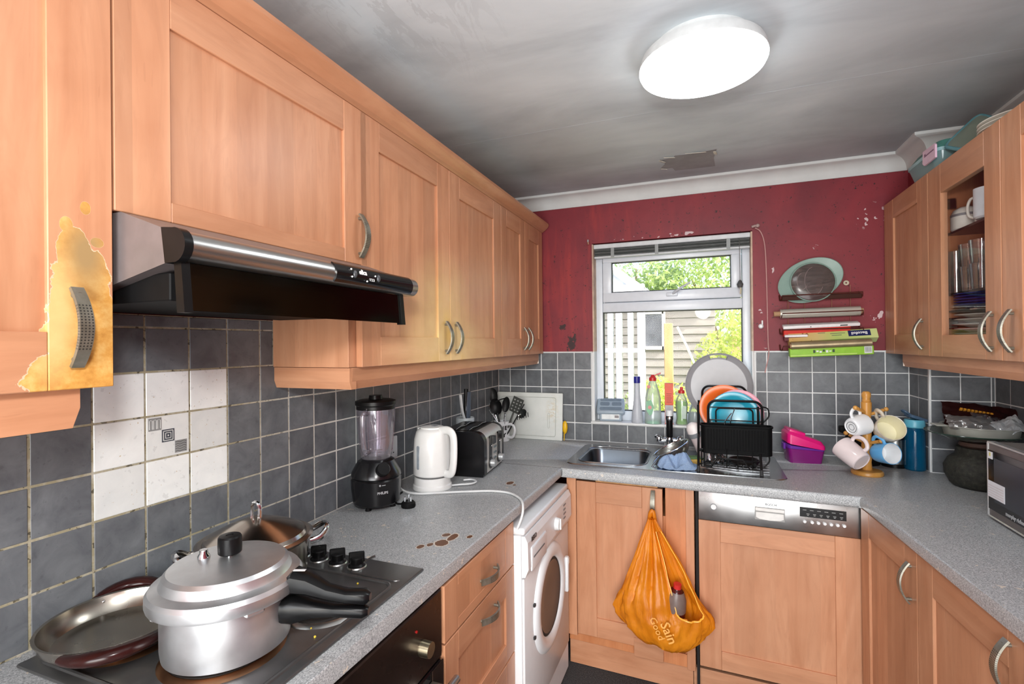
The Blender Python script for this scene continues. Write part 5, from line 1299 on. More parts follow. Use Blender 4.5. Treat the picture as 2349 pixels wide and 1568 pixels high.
hdm = obj('rinser_body', B().lathe([(0, 0.066), (0.0135, 0.066), (0.0155, 0.075), (0.0165, 0.155), (0.0175, 0.170), (0.0175, 0.178), (0, 0.178)], n=22), black, tp, 0.5)
obj('rinser_ring', B().lathe([(0.0168, 0.158), (0.0182, 0.160), (0.0182, 0.168), (0.0172, 0.170)], n=20), black, hdm)
obj('rinser_button', B().ball((0.001, -0.0165, 0.166), 0.0115, 12, (1, 0.4, 1)), chrome, hdm)
obj('rinser_tip', B().lathe([(0.0155, 0.178), (0.0165, 0.186), (0.0155, 0.203), (0.009, 0.208), (0, 0.208)], n=20), white, hdm)
# sieve over the half bowl
sv = thing('sieve', 'metal mesh sieve tilted over the half bowl of the sink', 'sieve', (1.030, -0.35, WZ+0.0))
ms = NT('sieve_mesh'); o_ = ms.coord((330, 330, 330)); xx = ms.sep(o_)
g_ = ms.math('MAXIMUM', ms.math('GREATER_THAN', ms.math('FRACT', xx[0]), 0.62), ms.math('GREATER_THAN', ms.math('FRACT', xx[1]), 0.62))
ms.base(C(150, 150, 144), 0.35, 1.0)
tr_ = ms.new('BsdfTransparent'); mm = ms.new('MixShader'); ms.l.new(ms.math('ADD', ms.math('MULTIPLY', g_, 0.5), 0.42), mm.inputs[0]); ms.l.new(tr_.outputs[0], mm.inputs[1]); ms.l.new(ms.b.outputs[0], mm.inputs[2]); ms.l.new(mm.outputs[0], ms.out.inputs[0])
Ms = Matrix.Translation((-0.005, -0.005, 0.062)) @ Euler((math.radians(3), math.radians(-27), 0)).to_matrix().to_4x4()
obj('sieve_bowl', B().lathe([(0.085, 0.0)]+[(0.085*math.cos(k/8*PI/2), -0.062*math.sin(k/8*PI/2)) for k in range(1, 9)], n=32, M=Ms), ms.m, sv, 0.9)
obj('sieve_rim', B().tube([Ms @ Vector((0.086*math.cos(a), 0.086*math.sin(a), 0)) for a in [2*PI*k/36 for k in range(36)]], 0.0032, 8, True), chrome, sv)
obj('sieve_handle', B().tube([Ms @ Vector(v) for v in ((-0.055, -0.070, 0), (-0.075, -0.105, -0.004), (-0.10, -0.165, -0.012), (-0.094, -0.172, -0.014), (-0.066, -0.112, -0.004), (-0.035, -0.082, 0))], 0.0022, 6), chrome, sv)
sp = thing('sponge', 'green and yellow washing-up sponge on the sink edge behind the blue cloth', 'sponge', (1.118, -0.385, WZ+0.004), 0.4)
obj('foam', B().box(-0.035, 0.035, -0.022, 0.022, 0.0, 0.022, 0.004, 2), mat('sponge_yellow', C(206, 170, 90), 0.9, bump=0.5), sp)
obj('scourer', B().box(-0.035, 0.035, -0.022, 0.022, 0.022, 0.031, 0.002), mat('scourer_green', C(98, 128, 84), 0.95, bump=0.6), sp)
# blue cloth
def crumple(name, label, cat, loc, rx, ry, h, m, seed, n=26, amp=1.0, rz=0):
    t = thing(name, label, cat, loc, rz)
    b = B(); sd = Vector((seed*3.1, seed*1.7, seed))
    def fn(u, v):
        a = u*2*PI; r = v
        ed = 1+0.22*noise.noise(Vector((math.cos(a)*1.4, math.sin(a)*1.4, 0))+sd)
        x = rx*r*ed*math.cos(a); y = ry*r*ed*math.sin(a)
        w = Vector((x*26, y*26, 0))+sd
        z = h*(1-r**2.2)*(0.55+0.5*amp*noise.noise(w*0.7))+h*0.28*amp*(noise.noise(w*1.6+Vector((5, 5, 5))))*(1-0.6*r)+h*0.18*abs(noise.noise(w*2.6))
        return Vector((x, y, max(0.001, z)))
    b.grid(fn, n*2, n//2, True)
    return t, b
t, b = crumple('dishcloth', 'crumpled pale blue dishcloth on the front edge of the sink', 'cloth', (1.062, -0.490, WZ+0.004), 0.088, 0.055, 0.075, None, 3, 34, 1.7)
clm = NT('blue_cloth'); o_ = clm.coord(); n_ = clm.noise(o_, 300, 2); clm.base(clm.ramp(n_, [(0.35, C(158, 188, 226)), (0.65, C(192, 214, 240))]), 0.9); clm.bump(n_, 0.5, 0.001)
obj('cloth', b, clm.m, t, 1.2, 0.0015)

# dish rack
wire = mat('rack_black', C(15, 15, 16), 0.35, var=0.2, spec=0.25)
rk = thing('dish_rack', 'two-tier black wire dish rack standing on the drainer', 'dish rack', (1.285, -0.36, WZ+0.0045))
O = (1.285, -0.36, WZ+0.0045)
ZR0 = WZ+0.0045
for x in (1.148, 1.392):
    fr = obj('side_frame', B(O).tube([(x, -0.525, ZR0), (x, -0.515, ZR0+0.03), (x, -0.47, ZR0+0.085), (x, -0.40, ZR0+0.125), (x, -0.20, ZR0+0.20), (x, -0.13, ZR0+0.245), (x, -0.12, ZR0+0.26)], 0.0052, 8, smooth=3), wire, rk)
    obj('side_brace', B(O).tube([(x, -0.13, ZR0), (x, -0.135, ZR0+0.04), (x, -0.20, ZR0+0.09), (x, -0.36, ZR0+0.125), (x, -0.40, ZR0+0.19), (x, -0.40, ZR0+0.27)], 0.0052, 8, smooth=3), wire, fr)
    obj('foot_cap', B(O).cyl((x, -0.526, ZR0-0.001), (x, -0.522, ZR0+0.022), 0.0075, 0.006, 10).cyl((x, -0.13, ZR0-0.001), (x, -0.131, ZR0+0.022), 0.0075, 0.006, 10), rubber, fr)
for y, z in ((-0.47, 0.085), (-0.20, 0.09), (-0.36, 0.055), (-0.14, 0.045)): obj('cross_wire', B(O).tube([(1.148, y, ZR0+z), (1.392, y, ZR0+z)], 0.0032, 6), wire, rk)
# lower basket
def uwire(y, z0, z1): return [(1.152, y, ZR0+z1), (1.175, y, ZR0+z1), (1.215, y, ZR0+z0+0.03), (1.225, y, ZR0+z0+0.03), (1.325, y, ZR0+z0+0.03), (1.352, y, ZR0+z0), (1.385, y, ZR0+z0)]
obj('front_rail', B(O).tube([(1.16, -0.478, ZR0+0.085), (1.16, -0.482, ZR0+0.012), (1.20, -0.482, ZR0+0.012), (1.225, -0.482, ZR0+0.052), (1.325, -0.482, ZR0+0.052), (1.352, -0.482, ZR0+0.012), (1.388, -0.482, ZR0+0.012)], 0.0030, 6), wire, rk)
for x in (1.172, 1.262, 1.305, 1.362): obj('upright_wire', B(O).tube([(x, -0.480, ZR0+0.012), (x, -0.480, ZR0+0.095)], 0.0027, 6), wire, rk)
for k in range(9):
    x = 1.17+k*0.026
    obj('basket_wire', B(O).tube([(x, -0.475, ZR0+0.020), (x, -0.44, ZR0+0.014), (x, -0.16, ZR0+0.014), (x, -0.145, ZR0+0.05)], 0.0022, 6), wire, rk)
for y in (-0.44, -0.16): obj('basket_wire', B(O).tube([(1.15, y, ZR0+0.014), (1.39, y, ZR0+0.014)], 0.0026, 6), wire, rk)
# upper tier: hoops that hold the plates
def hoop(y, x0, x1, z0, z1, r, rad, nm='hoop'):
    p = [(x0, y, z0)]
    for k in range(7): a = PI-k/6*PI/2; p.append((x0+r+r*math.cos(a), y, z1-r+r*math.sin(a)))
    for k in range(7): a = PI/2-k/6*PI/2; p.append((x1-r+r*math.cos(a), y, z1-r+r*math.sin(a)))
    p.append((x1, y, z0))
    return obj(nm, B(O).tube(p, rad, 8), wire, rk)
hoop(-0.405, 1.190, 1.408, ZR0+0.085, ZR0+0.292, 0.035, 0.0055)
hoop(-0.400, 1.222, 1.372, ZR0+0.125, ZR0+0.258, 0.018, 0.0035)
hoop(-0.145, 1.165, 1.365, ZR0+0.19, ZR0+0.335, 0.035, 0.0055)
for z in (0.262, 0.205, 0.192): obj('cross_wire', B(O).tube([(1.190, -0.402, ZR0+z), (1.408, -0.402, ZR0+z)], 0.0028, 6), wire, rk)
for x in (1.20, 1.40):
    obj('tier_rail', B(O).tube([(x, -0.405, ZR0+0.20), (x, -0.27, ZR0+0.196), (x, -0.145, ZR0+0.215)], 0.0032, 6), wire, rk)
    obj('tier_rail', B(O).tube([(x, -0.405, ZR0+0.155), (x, -0.27, ZR0+0.145), (x, -0.145, ZR0+0.175)], 0.0028, 6), wire, rk)
for k in range(6): obj('plate_wire', B(O).tube([(1.20, -0.38+k*0.044, ZR0+0.150), (1.40, -0.38+k*0.044, ZR0+0.150)], 0.0022, 6), wire, rk)
for z in (0.25, 0.055): obj('side_hook', B(O).tube([(1.408, -0.405, ZR0+z+0.02), (1.43, -0.40, ZR0+z+0.012), (1.434, -0.40, ZR0+z-0.02), (1.415, -0.40, ZR0+z-0.045), (1.405, -0.40, ZR0+z-0.05)], 0.0032, 6, smooth=3), wire, rk)
# cutlery caddy hung on the front
cy = thing('cutlery_caddy', 'long black ribbed cutlery caddy hooked on the front of the dish rack', 'caddy', (1.305, -0.448, WZ+0.072))
cx0, cx1, cyd = -0.146, 0.135, 0.030
b = B(); rings = []
for g, z in ((-0.006, 0.0), (0.0, 0.004), (0.0005, 0.118), (0.004, 0.120), (0.004, 0.126), (-0.001, 0.126), (-0.002, 0.010)):
    rings.append([b.bm.verts.new((x, y, z)) for x, y in rrect(cx0-g, cx1+g, -cyd-g, cyd+g, 0.022, 6)])
for A, Z in zip(rings, rings[1:]):
    m_ = len(A)
    for i in range(m_): b.bm.faces.new((A[i], A[(i+1) % m_], Z[(i+1) % m_], Z[i]))
b.bm.faces.new(rings[0]); b.bm.faces.new(rings[-1])
cad_m = mat('caddy_black', C(12, 12, 13), 0.5, var=0.15, spec=0.06)
obj('caddy_tub', b, cad_m, cy, 0.6)
for k in range(20):
    x = -0.116+k*0.0115; obj('caddy_rib', B().box(x-0.0024, x+0.0024, -cyd-0.0028, -cyd+0.001, 0.018, 0.108, 0.001), cad_m, cy)
obj('caddy_band', B().box(-0.118, 0.108, -cyd-0.0022, -cyd+0.001, 0.014, 0.020, 0.0008), cad_m, cy)
cu = thing('spoon', 'shiny steel cutlery tips sticking out of the black caddy', 'cutlery', (1.262, -0.448, WZ+0.085))
obj('fork', B().tube([(-0.02, 0.0, 0.0), (-0.006, 0.0, 0.115), (0.004, -0.004, 0.140), (0.022, -0.006, 0.165)], 0.004, 8, smooth=3, flat=(1.8, 0.6)), chrome, cu)
cu2 = thing('fork', 'second piece of steel cutlery leaning right in the black caddy', 'cutlery', (1.275, -0.44, WZ+0.085))
obj('fork', B().tube([(0.0, 0.0, 0.0), (0.004, 0.0, 0.12), (0.018, -0.002, 0.170), (0.022, -0.002, 0.182)], 0.004, 8, smooth=3, flat=(1.8, 0.6)), chrome, cu2)
# plates in the upper tier
def plate_mesh(R, m, dep=0.018):
    me = B().lathe([(0, 0.0), (R*0.55, 0.0), (R*0.66, 0.004), (R*0.78, dep*0.75), (R*0.98, dep), (R, dep+0.002), (R*0.97, dep+0.003), (R*0.76, dep*0.85+0.002), (R*0.63, 0.0075), (R*0.54, 0.004), (0, 0.004)], n=48).mesh('plate', 0.5)
    me.materials.append(m); return me
pl_teal = plate_mesh(0.108, mat('teal_plastic', C(40, 158, 184), 0.22, var=0.05)); pl_or = plate_mesh(0.112, mat('orange_plastic', C(234, 112, 42), 0.3, var=0.05)); pl_pk = plate_mesh(0.108, mat('pink_plastic', C(226, 150, 168), 0.3, var=0.05))
def stand(me, name, label, c, tilt=0.12, yaw_=0.0, cat='plate', group=None):
    o = bpy.data.objects.new(name, me); COL.objects.link(o)
    o.location = c; o.rotation_euler = (PI/2-tilt, 0, yaw_)
    return tag(o, label, cat, group)
stand(pl_teal, 'plate', 'teal plate standing at the front of the dish rack', (1.298, -0.335, WZ+0.222), 0.14)
stand(pl_pk, 'plate', 'pink plate in the dish rack, mostly hidden behind the teal plate', (1.318, -0.285, WZ+0.228), 0.13)
stand(pl_or, 'plate', 'orange plate standing at the back of the dish rack', (1.262, -0.235, WZ+0.240), 0.16)
# things in the lower tier
bt = thing('baby_bottle', 'pale pink bottle with a grey band and domed white cap, tilted in the rack', 'bottle', (1.175, -0.31, WZ+0.03), rot=(0.20, -0.38, 0.0))
obj('bottle_body', B().lathe([(0, 0), (0.027, 0.0), (0.030, 0.006), (0.030, 0.10), (0.031, 0.104)], n=28), mat('pale_pink', C(222, 204, 204), 0.4), bt)
obj('grey_band', B().lathe([(0.031, 0.100), (0.0345, 0.101), (0.0345, 0.122), (0.031, 0.123)], n=28), mat('grey_band', C(122, 124, 128), 0.4), bt)
obj('cap', B().lathe([(0.033, 0.122), (0.032, 0.140), (0.024, 0.158), (0.010, 0.166), (0, 0.167)], n=28), mat('cap_white', C(226, 218, 216), 0.4), bt, 0.9)
foil_m = mat('kitchen_foil', C(214, 214, 214), 0.18, 1.0, var=0.06)
t, b = crumple('foil_ball', 'crumpled ball of kitchen foil low in the dish rack', 'foil', (1.215, -0.36, WZ+0.020), 0.05, 0.06, 0.085, None, 8, 30, 2.6)
obj('foil', b, foil_m, t, 0.15)
gj = thing('glass_jar', 'clear glass jar lying in the dish rack behind the foil', 'jar', (1.19, -0.25, WZ+0.055), rot=(PI/2-0.25, 0, 0.4))
obj('jar_body', B().lathe([(0, 0), (0.032, 0), (0.035, 0.01), (0.035, 0.09), (0.028, 0.10), (0.028, 0.12), (0.025, 0.12), (0.026, 0.10), (0.032, 0.09), (0.032, 0.012), (0, 0.006)], n=28), glassm, gj)
bw = thing('bowl', 'white bowl upside down at the bottom of the dish rack', 'bowl', (1.305, -0.24, WZ+0.020))
obj('bowl_shell', B().lathe([(0.075, 0.0), (0.077, 0.002), (0.066, 0.035), (0.045, 0.055), (0.030, 0.060), (0.030, 0.064), (0, 0.064)], n=40), mug_w, bw, 0.9)
fp_ = thing('frying_pan', 'dark frying pan handle-first under the dish rack', 'pan', (1.335, -0.385, WZ+0.018), 0.25)
obj('pan_disc', B().lathe([(0, 0.0), (0.045, 0.0), (0.055, 0.006), (0.062, 0.020), (0.06, 0.021), (0.052, 0.008), (0, 0.003)], n=32), mat('nonstick', C(30, 26, 24), 0.4), fp_)
obj('pan_handle', B().tube([(0.055, -0.01, 0.012), (0.02, -0.075, 0.012)], 0.008, 8), blackm, fp_)

# ------------------------------------------------------------------ window sill
SZ = 1.0255
cs = thing('cutlery_sorter', 'grey plastic cutlery drainer with four compartments on the sill', 'cutlery drainer', (0.675, 0.045, SZ), 0.14)
gpl = mat('grey_blue_plastic', C(150, 164, 176), 0.35, var=0.05); gdk = mat('grey_blue_inside', C(112, 126, 138), 0.5)
obj('lower_box', B().box(-0.062, 0.062, -0.035, 0.035, 0.0, 0.05, 0.008, 2), gpl, cs)
Mt = Matrix.Translation((0, 0.008, 0.085)) @ Euler((math.radians(38), 0, 0)).to_matrix().to_4x4()
tl = obj('top_tray', B().box(-0.078, 0.078, -0.062, 0.055, -0.020, 0.008, 0.010, 3, M=Mt), gpl, cs)
for x0, x1, y0, y1 in ((-0.060, 0.060, 0.026, 0.046), (-0.060, -0.006, -0.010, 0.018), (0.006, 0.060, -0.010, 0.018), (-0.062, 0.062, -0.046, -0.022)):
    obj('compartment', B().prism(rrect(x0, x1, y0, y1, 0.0095), 'z', 0.0078, 0.0090, M=Mt), gdk, tl, 0)
obj('price_label', B().box(-0.05, 0.048, -0.0362, -0.035, 0.012, 0.040), mat('label_white', C(214, 218, 218), 0.5, var=0.12, scale=40), cs, 0)
obj('label_print', B().box(0.022, 0.045, -0.0368, -0.0362, 0.020, 0.034), mat('label_dark', C(130, 122, 124), 0.5, var=0.4, scale=300), cs, 0)
bt = thing('cleaner_bottle', 'tall grey-white bottle with a dark blue cap on the sill', 'bottle', (0.828, 0.005, SZ))
obj('bottle_body', B().lathe([(0, 0.0), (0.030, 0.0), (0.0315, 0.004), (0.029, 0.05), (0.022, 0.10), (0.0165, 0.16), (0.0155, 0.215), (0.0155, 0.222), (0, 0.222)], n=28), mat('bottle_grey', C(186, 190, 198), 0.4), bt, 0.9)
obj('cap', B().lathe([(0.0175, 0.220), (0.0180, 0.224), (0.0180, 0.252), (0.0172, 0.256), (0, 0.257)], n=24), mat('cap_blue', C(34, 38, 132), 0.35), bt)
clear_pl = glass('clear_plastic', (0.90, 0.95, 0.93, 1), 0.06, 0.06, 0.30, (0.80, 0.86, 0.84, 1))
bt = thing('spray_bottle', 'clear bottle with a red flip spout and green lozenge label on the sill', 'bottle', (0.912, 0.005, SZ), 0.1); bt.scale = (1.18, 1.18, 1.18)
obj('bottle_body', B().lathe([(0, 0.0), (0.037, 0.0), (0.038, 0.004), (0.036, 0.06), (0.036, 0.115), (0.030, 0.145), (0.016, 0.190), (0.013, 0.200), (0, 0.200)], n=32, sy=0.75), clear_pl, bt, 0.9)
obj('liquid', B().lathe([(0, 0.002), (0.0355, 0.002), (0.0345, 0.014), (0, 0.014)], n=28, sy=0.75), mat('green_liquid', C(120, 214, 168), 0.2), bt)
obj('cap', B().lathe([(0.0165, 0.198), (0.0165, 0.212), (0.012, 0.216), (0.006, 0.226), (0, 0.226)], n=20).box(0.008, 0.040, -0.005, 0.005, 0.219, 0.225, 0.001, M=Matrix.Translation((0.0, 0, 0)) @ Matrix.Translation((0.008, 0, 0.219)) @ Euler((0, -0.4, 0)).to_matrix().to_4x4() @ Matrix.Translation((-0.008, 0, -0.219))), mat('cap_red', C(196, 46, 44), 0.35), bt)
lb = obj('lozenge_label', B().prism([(-0.030, 0.105), (-0.008, 0.112), (0.004, 0.080), (-0.004, 0.048), (-0.014, 0.040), (-0.028, 0.060)], 'y', -0.0312, -0.0296), mat('label_green', C(108, 168, 128), 0.4, var=0.2), bt, 0)
obj('label_heart', B().ball((-0.014, -0.0312, 0.078), 0.009, 10, (1, 0.1, 1)), mat('label_pink', C(208, 140, 136), 0.5), lb)
obj('label_mark', B().ball((-0.018, -0.0195, 0.172), 0.0085, 10, (1, 0.1, 1)), mat('label_red_pale', C(206, 130, 122), 0.5), bt)
bx = thing('cling_box', 'upright narrow box, orange-red above and pale grey below, on the sill', 'box', (0.995, 0.03, SZ), 0.06)
obj('carton', B().box(-0.022, 0.022, -0.022, 0.022, 0.0, 0.220, 0.002), mat('carton_grey', C(190, 188, 192), 0.5, var=0.10, scale=30), bx)
obj('sleeve', B().box(-0.0226, 0.0226, -0.0228, 0.0226, 0.102, 0.2206, 0.001), mat('carton_red', C(214, 76, 32), 0.45, var=0.1), bx)
obj('red_edge', B().box(-0.0226, 0.0226, -0.0228, 0.0226, 0.0, 0.006, 0.001).box(-0.0228, -0.0205, -0.0228, -0.0215, 0.0, 0.102), mat('edge_red', C(206, 120, 112), 0.5), bx, 0)
pr_ = mat('carton_print', C(160, 50, 24), 0.5)
for k in range(5): obj('print_line', B().box(-0.014, 0.014-0.004*(k % 2), -0.0233, -0.0228, 0.118+k*0.011, 0.122+k*0.011), pr_, bx, 0)
bt = thing('washing_up_liquid', 'lime green washing-up liquid bottle with a red cap on the sill', 'bottle', (1.060, 0.020, SZ), -0.1); bt.scale = (1.15, 1.15, 1.12)
obj('bottle_body', B().lathe([(0, 0.0), (0.026, 0.0), (0.0275, 0.004), (0.023, 0.030), (0.0265, 0.075), (0.0275, 0.105), (0.022, 0.125), (0.012, 0.146), (0.010, 0.152), (0, 0.152)], n=28, sy=0.7), glass('soft_clear', (0.93, 0.95, 0.90, 1), 0.06, 0.06, 0.22, (0.9, 0.92, 0.86, 1)), bt, 0.9)
obj('green_liquid', B().lathe([(0, 0.002), (0.0245, 0.002), (0.0262, 0.006), (0.022, 0.030), (0.0253, 0.075), (0.0265, 0.106), (0.0255, 0.112), (0, 0.112)], n=28, sy=0.68), mat('lime_liquid', C(112, 196, 22), 0.25, var=0.12, scale=12), bt, 0.9)
obj('cap', B().lathe([(0.0145, 0.150), (0.0145, 0.164), (0.007, 0.167), (0.007, 0.178), (0.0055, 0.180), (0, 0.180)], n=20), mat('cap_red', C(196, 46, 44), 0.35), bt)
obj('bottle_label', B().prism([(0.004, 0.030), (0.022, 0.030), (0.024, 0.09), (0.010, 0.092), (0.003, 0.07)], 'y', -0.0195, -0.0180), mat('label_pale_green', C(196, 214, 200), 0.5), bt, 0)
bt = thing('soap_dispenser', 'clear glass pump dispenser at the right of the sill, before the grey tray', 'dispenser', (1.128, 0.040, SZ))
obj('bottle_body', B().lathe([(0, 0.0), (0.034, 0.0), (0.036, 0.004), (0.036, 0.05), (0.030, 0.085), (0.020, 0.110), (0.012, 0.118), (0, 0.118)], n=28), clear_pl, bt, 0.9)
obj('pump', B().lathe([(0.014, 0.117), (0.014, 0.132), (0.006, 0.135), (0.006, 0.150), (0.009, 0.152), (0.009, 0.158), (0, 0.158)], n=18).tube([(0.0, 0, 0.154), (-0.032, -0.004, 0.156)], 0.003, 8), mat('pump_grey', C(70, 74, 72), 0.3), bt)

# large grey oval tray propped behind the dish rack
gt = thing('oval_tray', 'large pale grey tray with a cut-out handle propped up behind the dish rack', 'tray', (1.245, 0.010, SZ+0.115), rot=(-0.10, 0.0, 0.0))
gm = mat('tray_grey', C(176, 176, 180), 0.35, var=0.03)
b = B()
RX, RZ = 0.165, 0.172
def tray_pt(a, k, y): return (RX*k*math.cos(a), y, 0.096+RZ*k*math.sin(a))
N = 64
def tring(k, y): return [b.bm.verts.new(tray_pt(2*PI*i/N, k, y)) for i in range(N)]
R = [tring(1.0, -0.030), tring(0.985, -0.032), tring(0.962, -0.022), tring(0.855, 0.006), tring(0.83, 0.010)]
for q_, (A, Z) in enumerate(zip(R, R[1:])):
    for i in range(N):
        # the finger hole stays open near the top
        if q_ == 2 and abs(2*PI*(i+0.5)/N-PI/2) < 0.30: continue
        b.bm.faces.new((A[i], A[(i+1) % N], Z[(i+1) % N], Z[i]))
b.bm.faces.new(R[-1])
obj('tray_shell', b, gm, gt, 0)
hr = B()
ao = [tray_pt(PI/2-0.29+0.58*i/12, 0.957, -0.022) for i in range(13)]; ai = [tray_pt(PI/2+0.29-0.58*i/12, 0.860, 0.004) for i in range(13)]
hr.tube(ao+ai, 0.0030, 6, True)
obj('handle_hole_rim', hr, gm, gt, 0.9)

# ------------------------------------------------------------------ carrier bag on the sink door
bag = thing('carrier_bag', 'orange plastic carrier bag hanging from the sink cupboard handle', 'bag', (0.985, -0.68, 0.25))
O = (0.985, -0.68, 0.25)
s = NT('orange_film'); o_ = s.coord(); n_ = s.noise(o_, 9, 4, 0.6)
cc = s.ramp(n_, [(0.3, C(214, 122, 14)), (0.7, C(244, 156, 36))]); s.base(cc, 0.34)
tl_ = s.new('BsdfTranslucent'); s.l.new(cc, tl_.inputs[0]); mm = s.new('MixShader'); mm.inputs[0].default_value = 0.32
s.l.new(s.b.outputs[0], mm.inputs[1]); s.l.new(tl_.outputs[0], mm.inputs[2]); s.l.new(mm.outputs[0], s.out.inputs[0])
s.bump(s.noise(s.coord((1, 1, 0.25)), 46, 5, 0.6, 0.6), 0.6, 0.006)
film = s.m
HP = Vector((0.966, -0.668, 0.742))     # where the straps meet on the handle
def lerp_tab(z, tab):
    for (z0, v0), (z1, v1) in zip(tab, tab[1:]):
        if z <= z1: return v0+(v1-v0)*max(0.0, (z-z0)/(z1-z0))
    return tab[-1][1]
TW_ = [(0.250, 0.080), (0.275, 0.115), (0.31, 0.145), (0.36, 0.160), (0.41, 0.158), (0.46, 0.138), (0.52, 0.112), (0.60, 0.076), (0.68, 0.040), (0.742, 0.014)]
TDp = [(0.250, 0.030), (0.29, 0.052), (0.34, 0.060), (0.42, 0.058), (0.52, 0.040), (0.62, 0.024), (0.742, 0.012)]
TC_ = [(0.250, 1.012), (0.36, 1.004), (0.48, 0.994), (0.60, 0.984), (0.742, 0.967)]
def film_pt(a, z):
    up = max(0.0, min(1.0, (z-0.33)/0.25))
    w, d, cx = lerp_tab(z, TW_), lerp_tab(z, TDp), lerp_tab(z, TC_)
    ca, sa = math.cos(a), math.sin(a)
    pleat = 0.16*up*math.sin(a*11+1.3*math.sin(z*9))+0.10*up*math.sin(a*23+2)
    crump = 0.11*(1-up)*noise.noise(Vector((ca*2.6, sa*2.6, z*19)))+0.09*(1-up)*abs(noise.noise(Vector((ca*6, sa*6, z*34+3))))+0.05*noise.noise(Vector((ca*9, sa*9, z*24)))
    k = 1+pleat*0.55+crump
    # pulled-out corners of the bag at lower left and right
    cor = 0.030*math.exp(-((a-PI)/0.35)**2)*math.exp(-((z-0.355)/0.045)**2)
    ar = (a+PI) % (2*PI)-PI
    cor2 = 0.036*math.exp(-(ar/0.30)**2)*math.exp(-((z-0.385)/0.04)**2)
    kd = 1+pleat*1.6+crump*1.5
    return Vector((cx+w*k*ca-cor+cor2, -0.690-0.030*max(0.0, 1-(z-0.25)/0.5)+d*kd*sa, z+0.018*ca*(1-up)*-0.5+0.012*(1-up)*noise.noise(Vector((a*1.5, 4, 1)))))
def rim_at(a):
    # height where the film ends: open at the front right, up to the handle elsewhere
    d = abs(math.degrees(a) % 360-318)
    if d < 24: return 0.385+0.02*(d/24)**2
    return 9
b = B(O); NA, NZ_ = 120, 34
Vg = [[b.bm.verts.new(film_pt(2*PI*i/NA, 0.250+(0.742-0.250)*(j/NZ_))) for j in range(NZ_+1)] for i in range(NA)]
for i in range(NA):
    for j in range(NZ_):
        am = 2*PI*(i+0.5)/NA; zm = 0.250+0.492*((j+0.5)/NZ_)
        if zm > rim_at(am) and zm < 0.70: continue
        b.bm.faces.new((Vg[i][j], Vg[(i+1) % NA][j], Vg[(i+1) % NA][j+1], Vg[i][j+1]))
b.bm.faces.new([Vg[i][0] for i in range(NA)][::-1])
obj('sack', b, film, bag, 1.2)
obj('strap_loop', B(O).tube([HP+Vector((-0.012, 0.004, -0.02)), HP+Vector((-0.006, 0.0, 0.016)), HP+Vector((0.004, 0.002, 0.024)), HP+Vector((0.012, 0.004, -0.02))], 0.009, 8, smooth=3), film, bag, 0.9)
hem = mat('orange_hem', C(248, 176, 66), 0.35)
obj('bag_hem', B(O).tube([film_pt(math.radians(x), min(0.41, rim_at(math.radians(x))))+Vector((0, -0.003, 0)) for x in range(294, 343, 4)], 0.0035, 6), hem, bag, 0.9)
for ad in (294, 342): obj('bag_hem', B(O).tube([film_pt(math.radians(ad), 0.41+0.29*k/14)+Vector((0, -0.002, 0)) for k in range(15)], 0.0022, 5), hem, bag, 0.9)
bag_print = mat('bag_print', C(232, 168, 84), 0.5)
lettering('Sain', 0.052, bag_print, bag, frame((1.035-O[0], -0.793-O[1], 0.342-O[2]), (0.42, 0, -0.9), (0.9, 0, 0.42)), bold=0.0006)
lettering('Good', 0.038, bag_print, bag, frame((0.992-O[0], -0.795-O[1], 0.352-O[2]), (0.42, 0, -0.9), (0.9, 0, 0.42)))
jb = thing('drink_bottle', 'dark red bottle with a red cap inside the orange carrier bag', 'bottle', (1.045, -0.708, 0.285), rot=(0.10, 0.10, 0))
obj('bottle_body', B().lathe([(0, 0), (0.036, 0.0), (0.040, 0.006), (0.040, 0.13), (0.038, 0.165), (0.024, 0.200), (0.014, 0.212), (0, 0.212)], n=28), mat('dark_juice', C(70, 18, 14), 0.2, var=0.2), jb, 0.9)
obj('shoulder_label', B().lathe([(0.0405, 0.120), (0.0408, 0.135), (0.0390, 0.166), (0.026, 0.199)], n=28), mat('bottle_shoulder', C(112, 96, 90), 0.35, var=0.15), jb, 0.9)
obj('cap', B().lathe([(0.0155, 0.210), (0.0155, 0.228), (0, 0.230)], n=18), mat('cap_red', C(196, 46, 44), 0.35), jb)

# ------------------------------------------------------------------ wall rack on the red wall
wr = thing('wall_roll_rack', 'rusty brown wire rack for kitchen rolls on the red wall right of the window', 'rack', (1.70, -0.004, 1.42))
O = (1.70, -0.004, 1.42)
rw = mat('brown_rack_wire', C(78, 34, 26), 0.6, 0.0, var=0.3, spec=0.2)
for x in (1.568, 1.640, 1.755, 1.832): obj('upright', B(O).tube([(x, -0.004, 1.735 if x > 1.8 else 1.69), (x, -0.004, 1.43)], 0.0020, 6), mat('upright_pale_brown', C(150, 96, 80), 0.5), wr)
obj('fixing_eye', B(O).lathe([(0.004, -0.002), (0.012, -0.002), (0.012, 0.002), (0.004, 0.002)], n=16, M=Matrix.Translation((1.815, -0.006, 1.745)) @ Euler((PI/2, 0, 0)).to_matrix().to_4x4()), mat('fixing_pale', C(196, 184, 160), 0.5), wr)
for z, d in ((1.672, 0.055), (1.585, 0.06), (1.505, 0.06), (1.425, 0.07)):
    obj('shelf_loop', B(O).tube([(1.530, -0.004, z+0.025), (1.530, -0.02, z), (1.532, -d, z), (1.535, -d-0.01, z+0.018), (1.868, -d-0.01, z+0.022), (1.868, -d, z+0.004), (1.868, -0.02, z+0.004), (1.866, -0.004, z+0.03)], 0.0030, 6), rw, wr)
    obj('shelf_wire', B(O).tube([(1.532, -d*0.5, z-0.002), (1.868, -d*0.5, z+0.002)], 0.0028, 6), rw, wr)
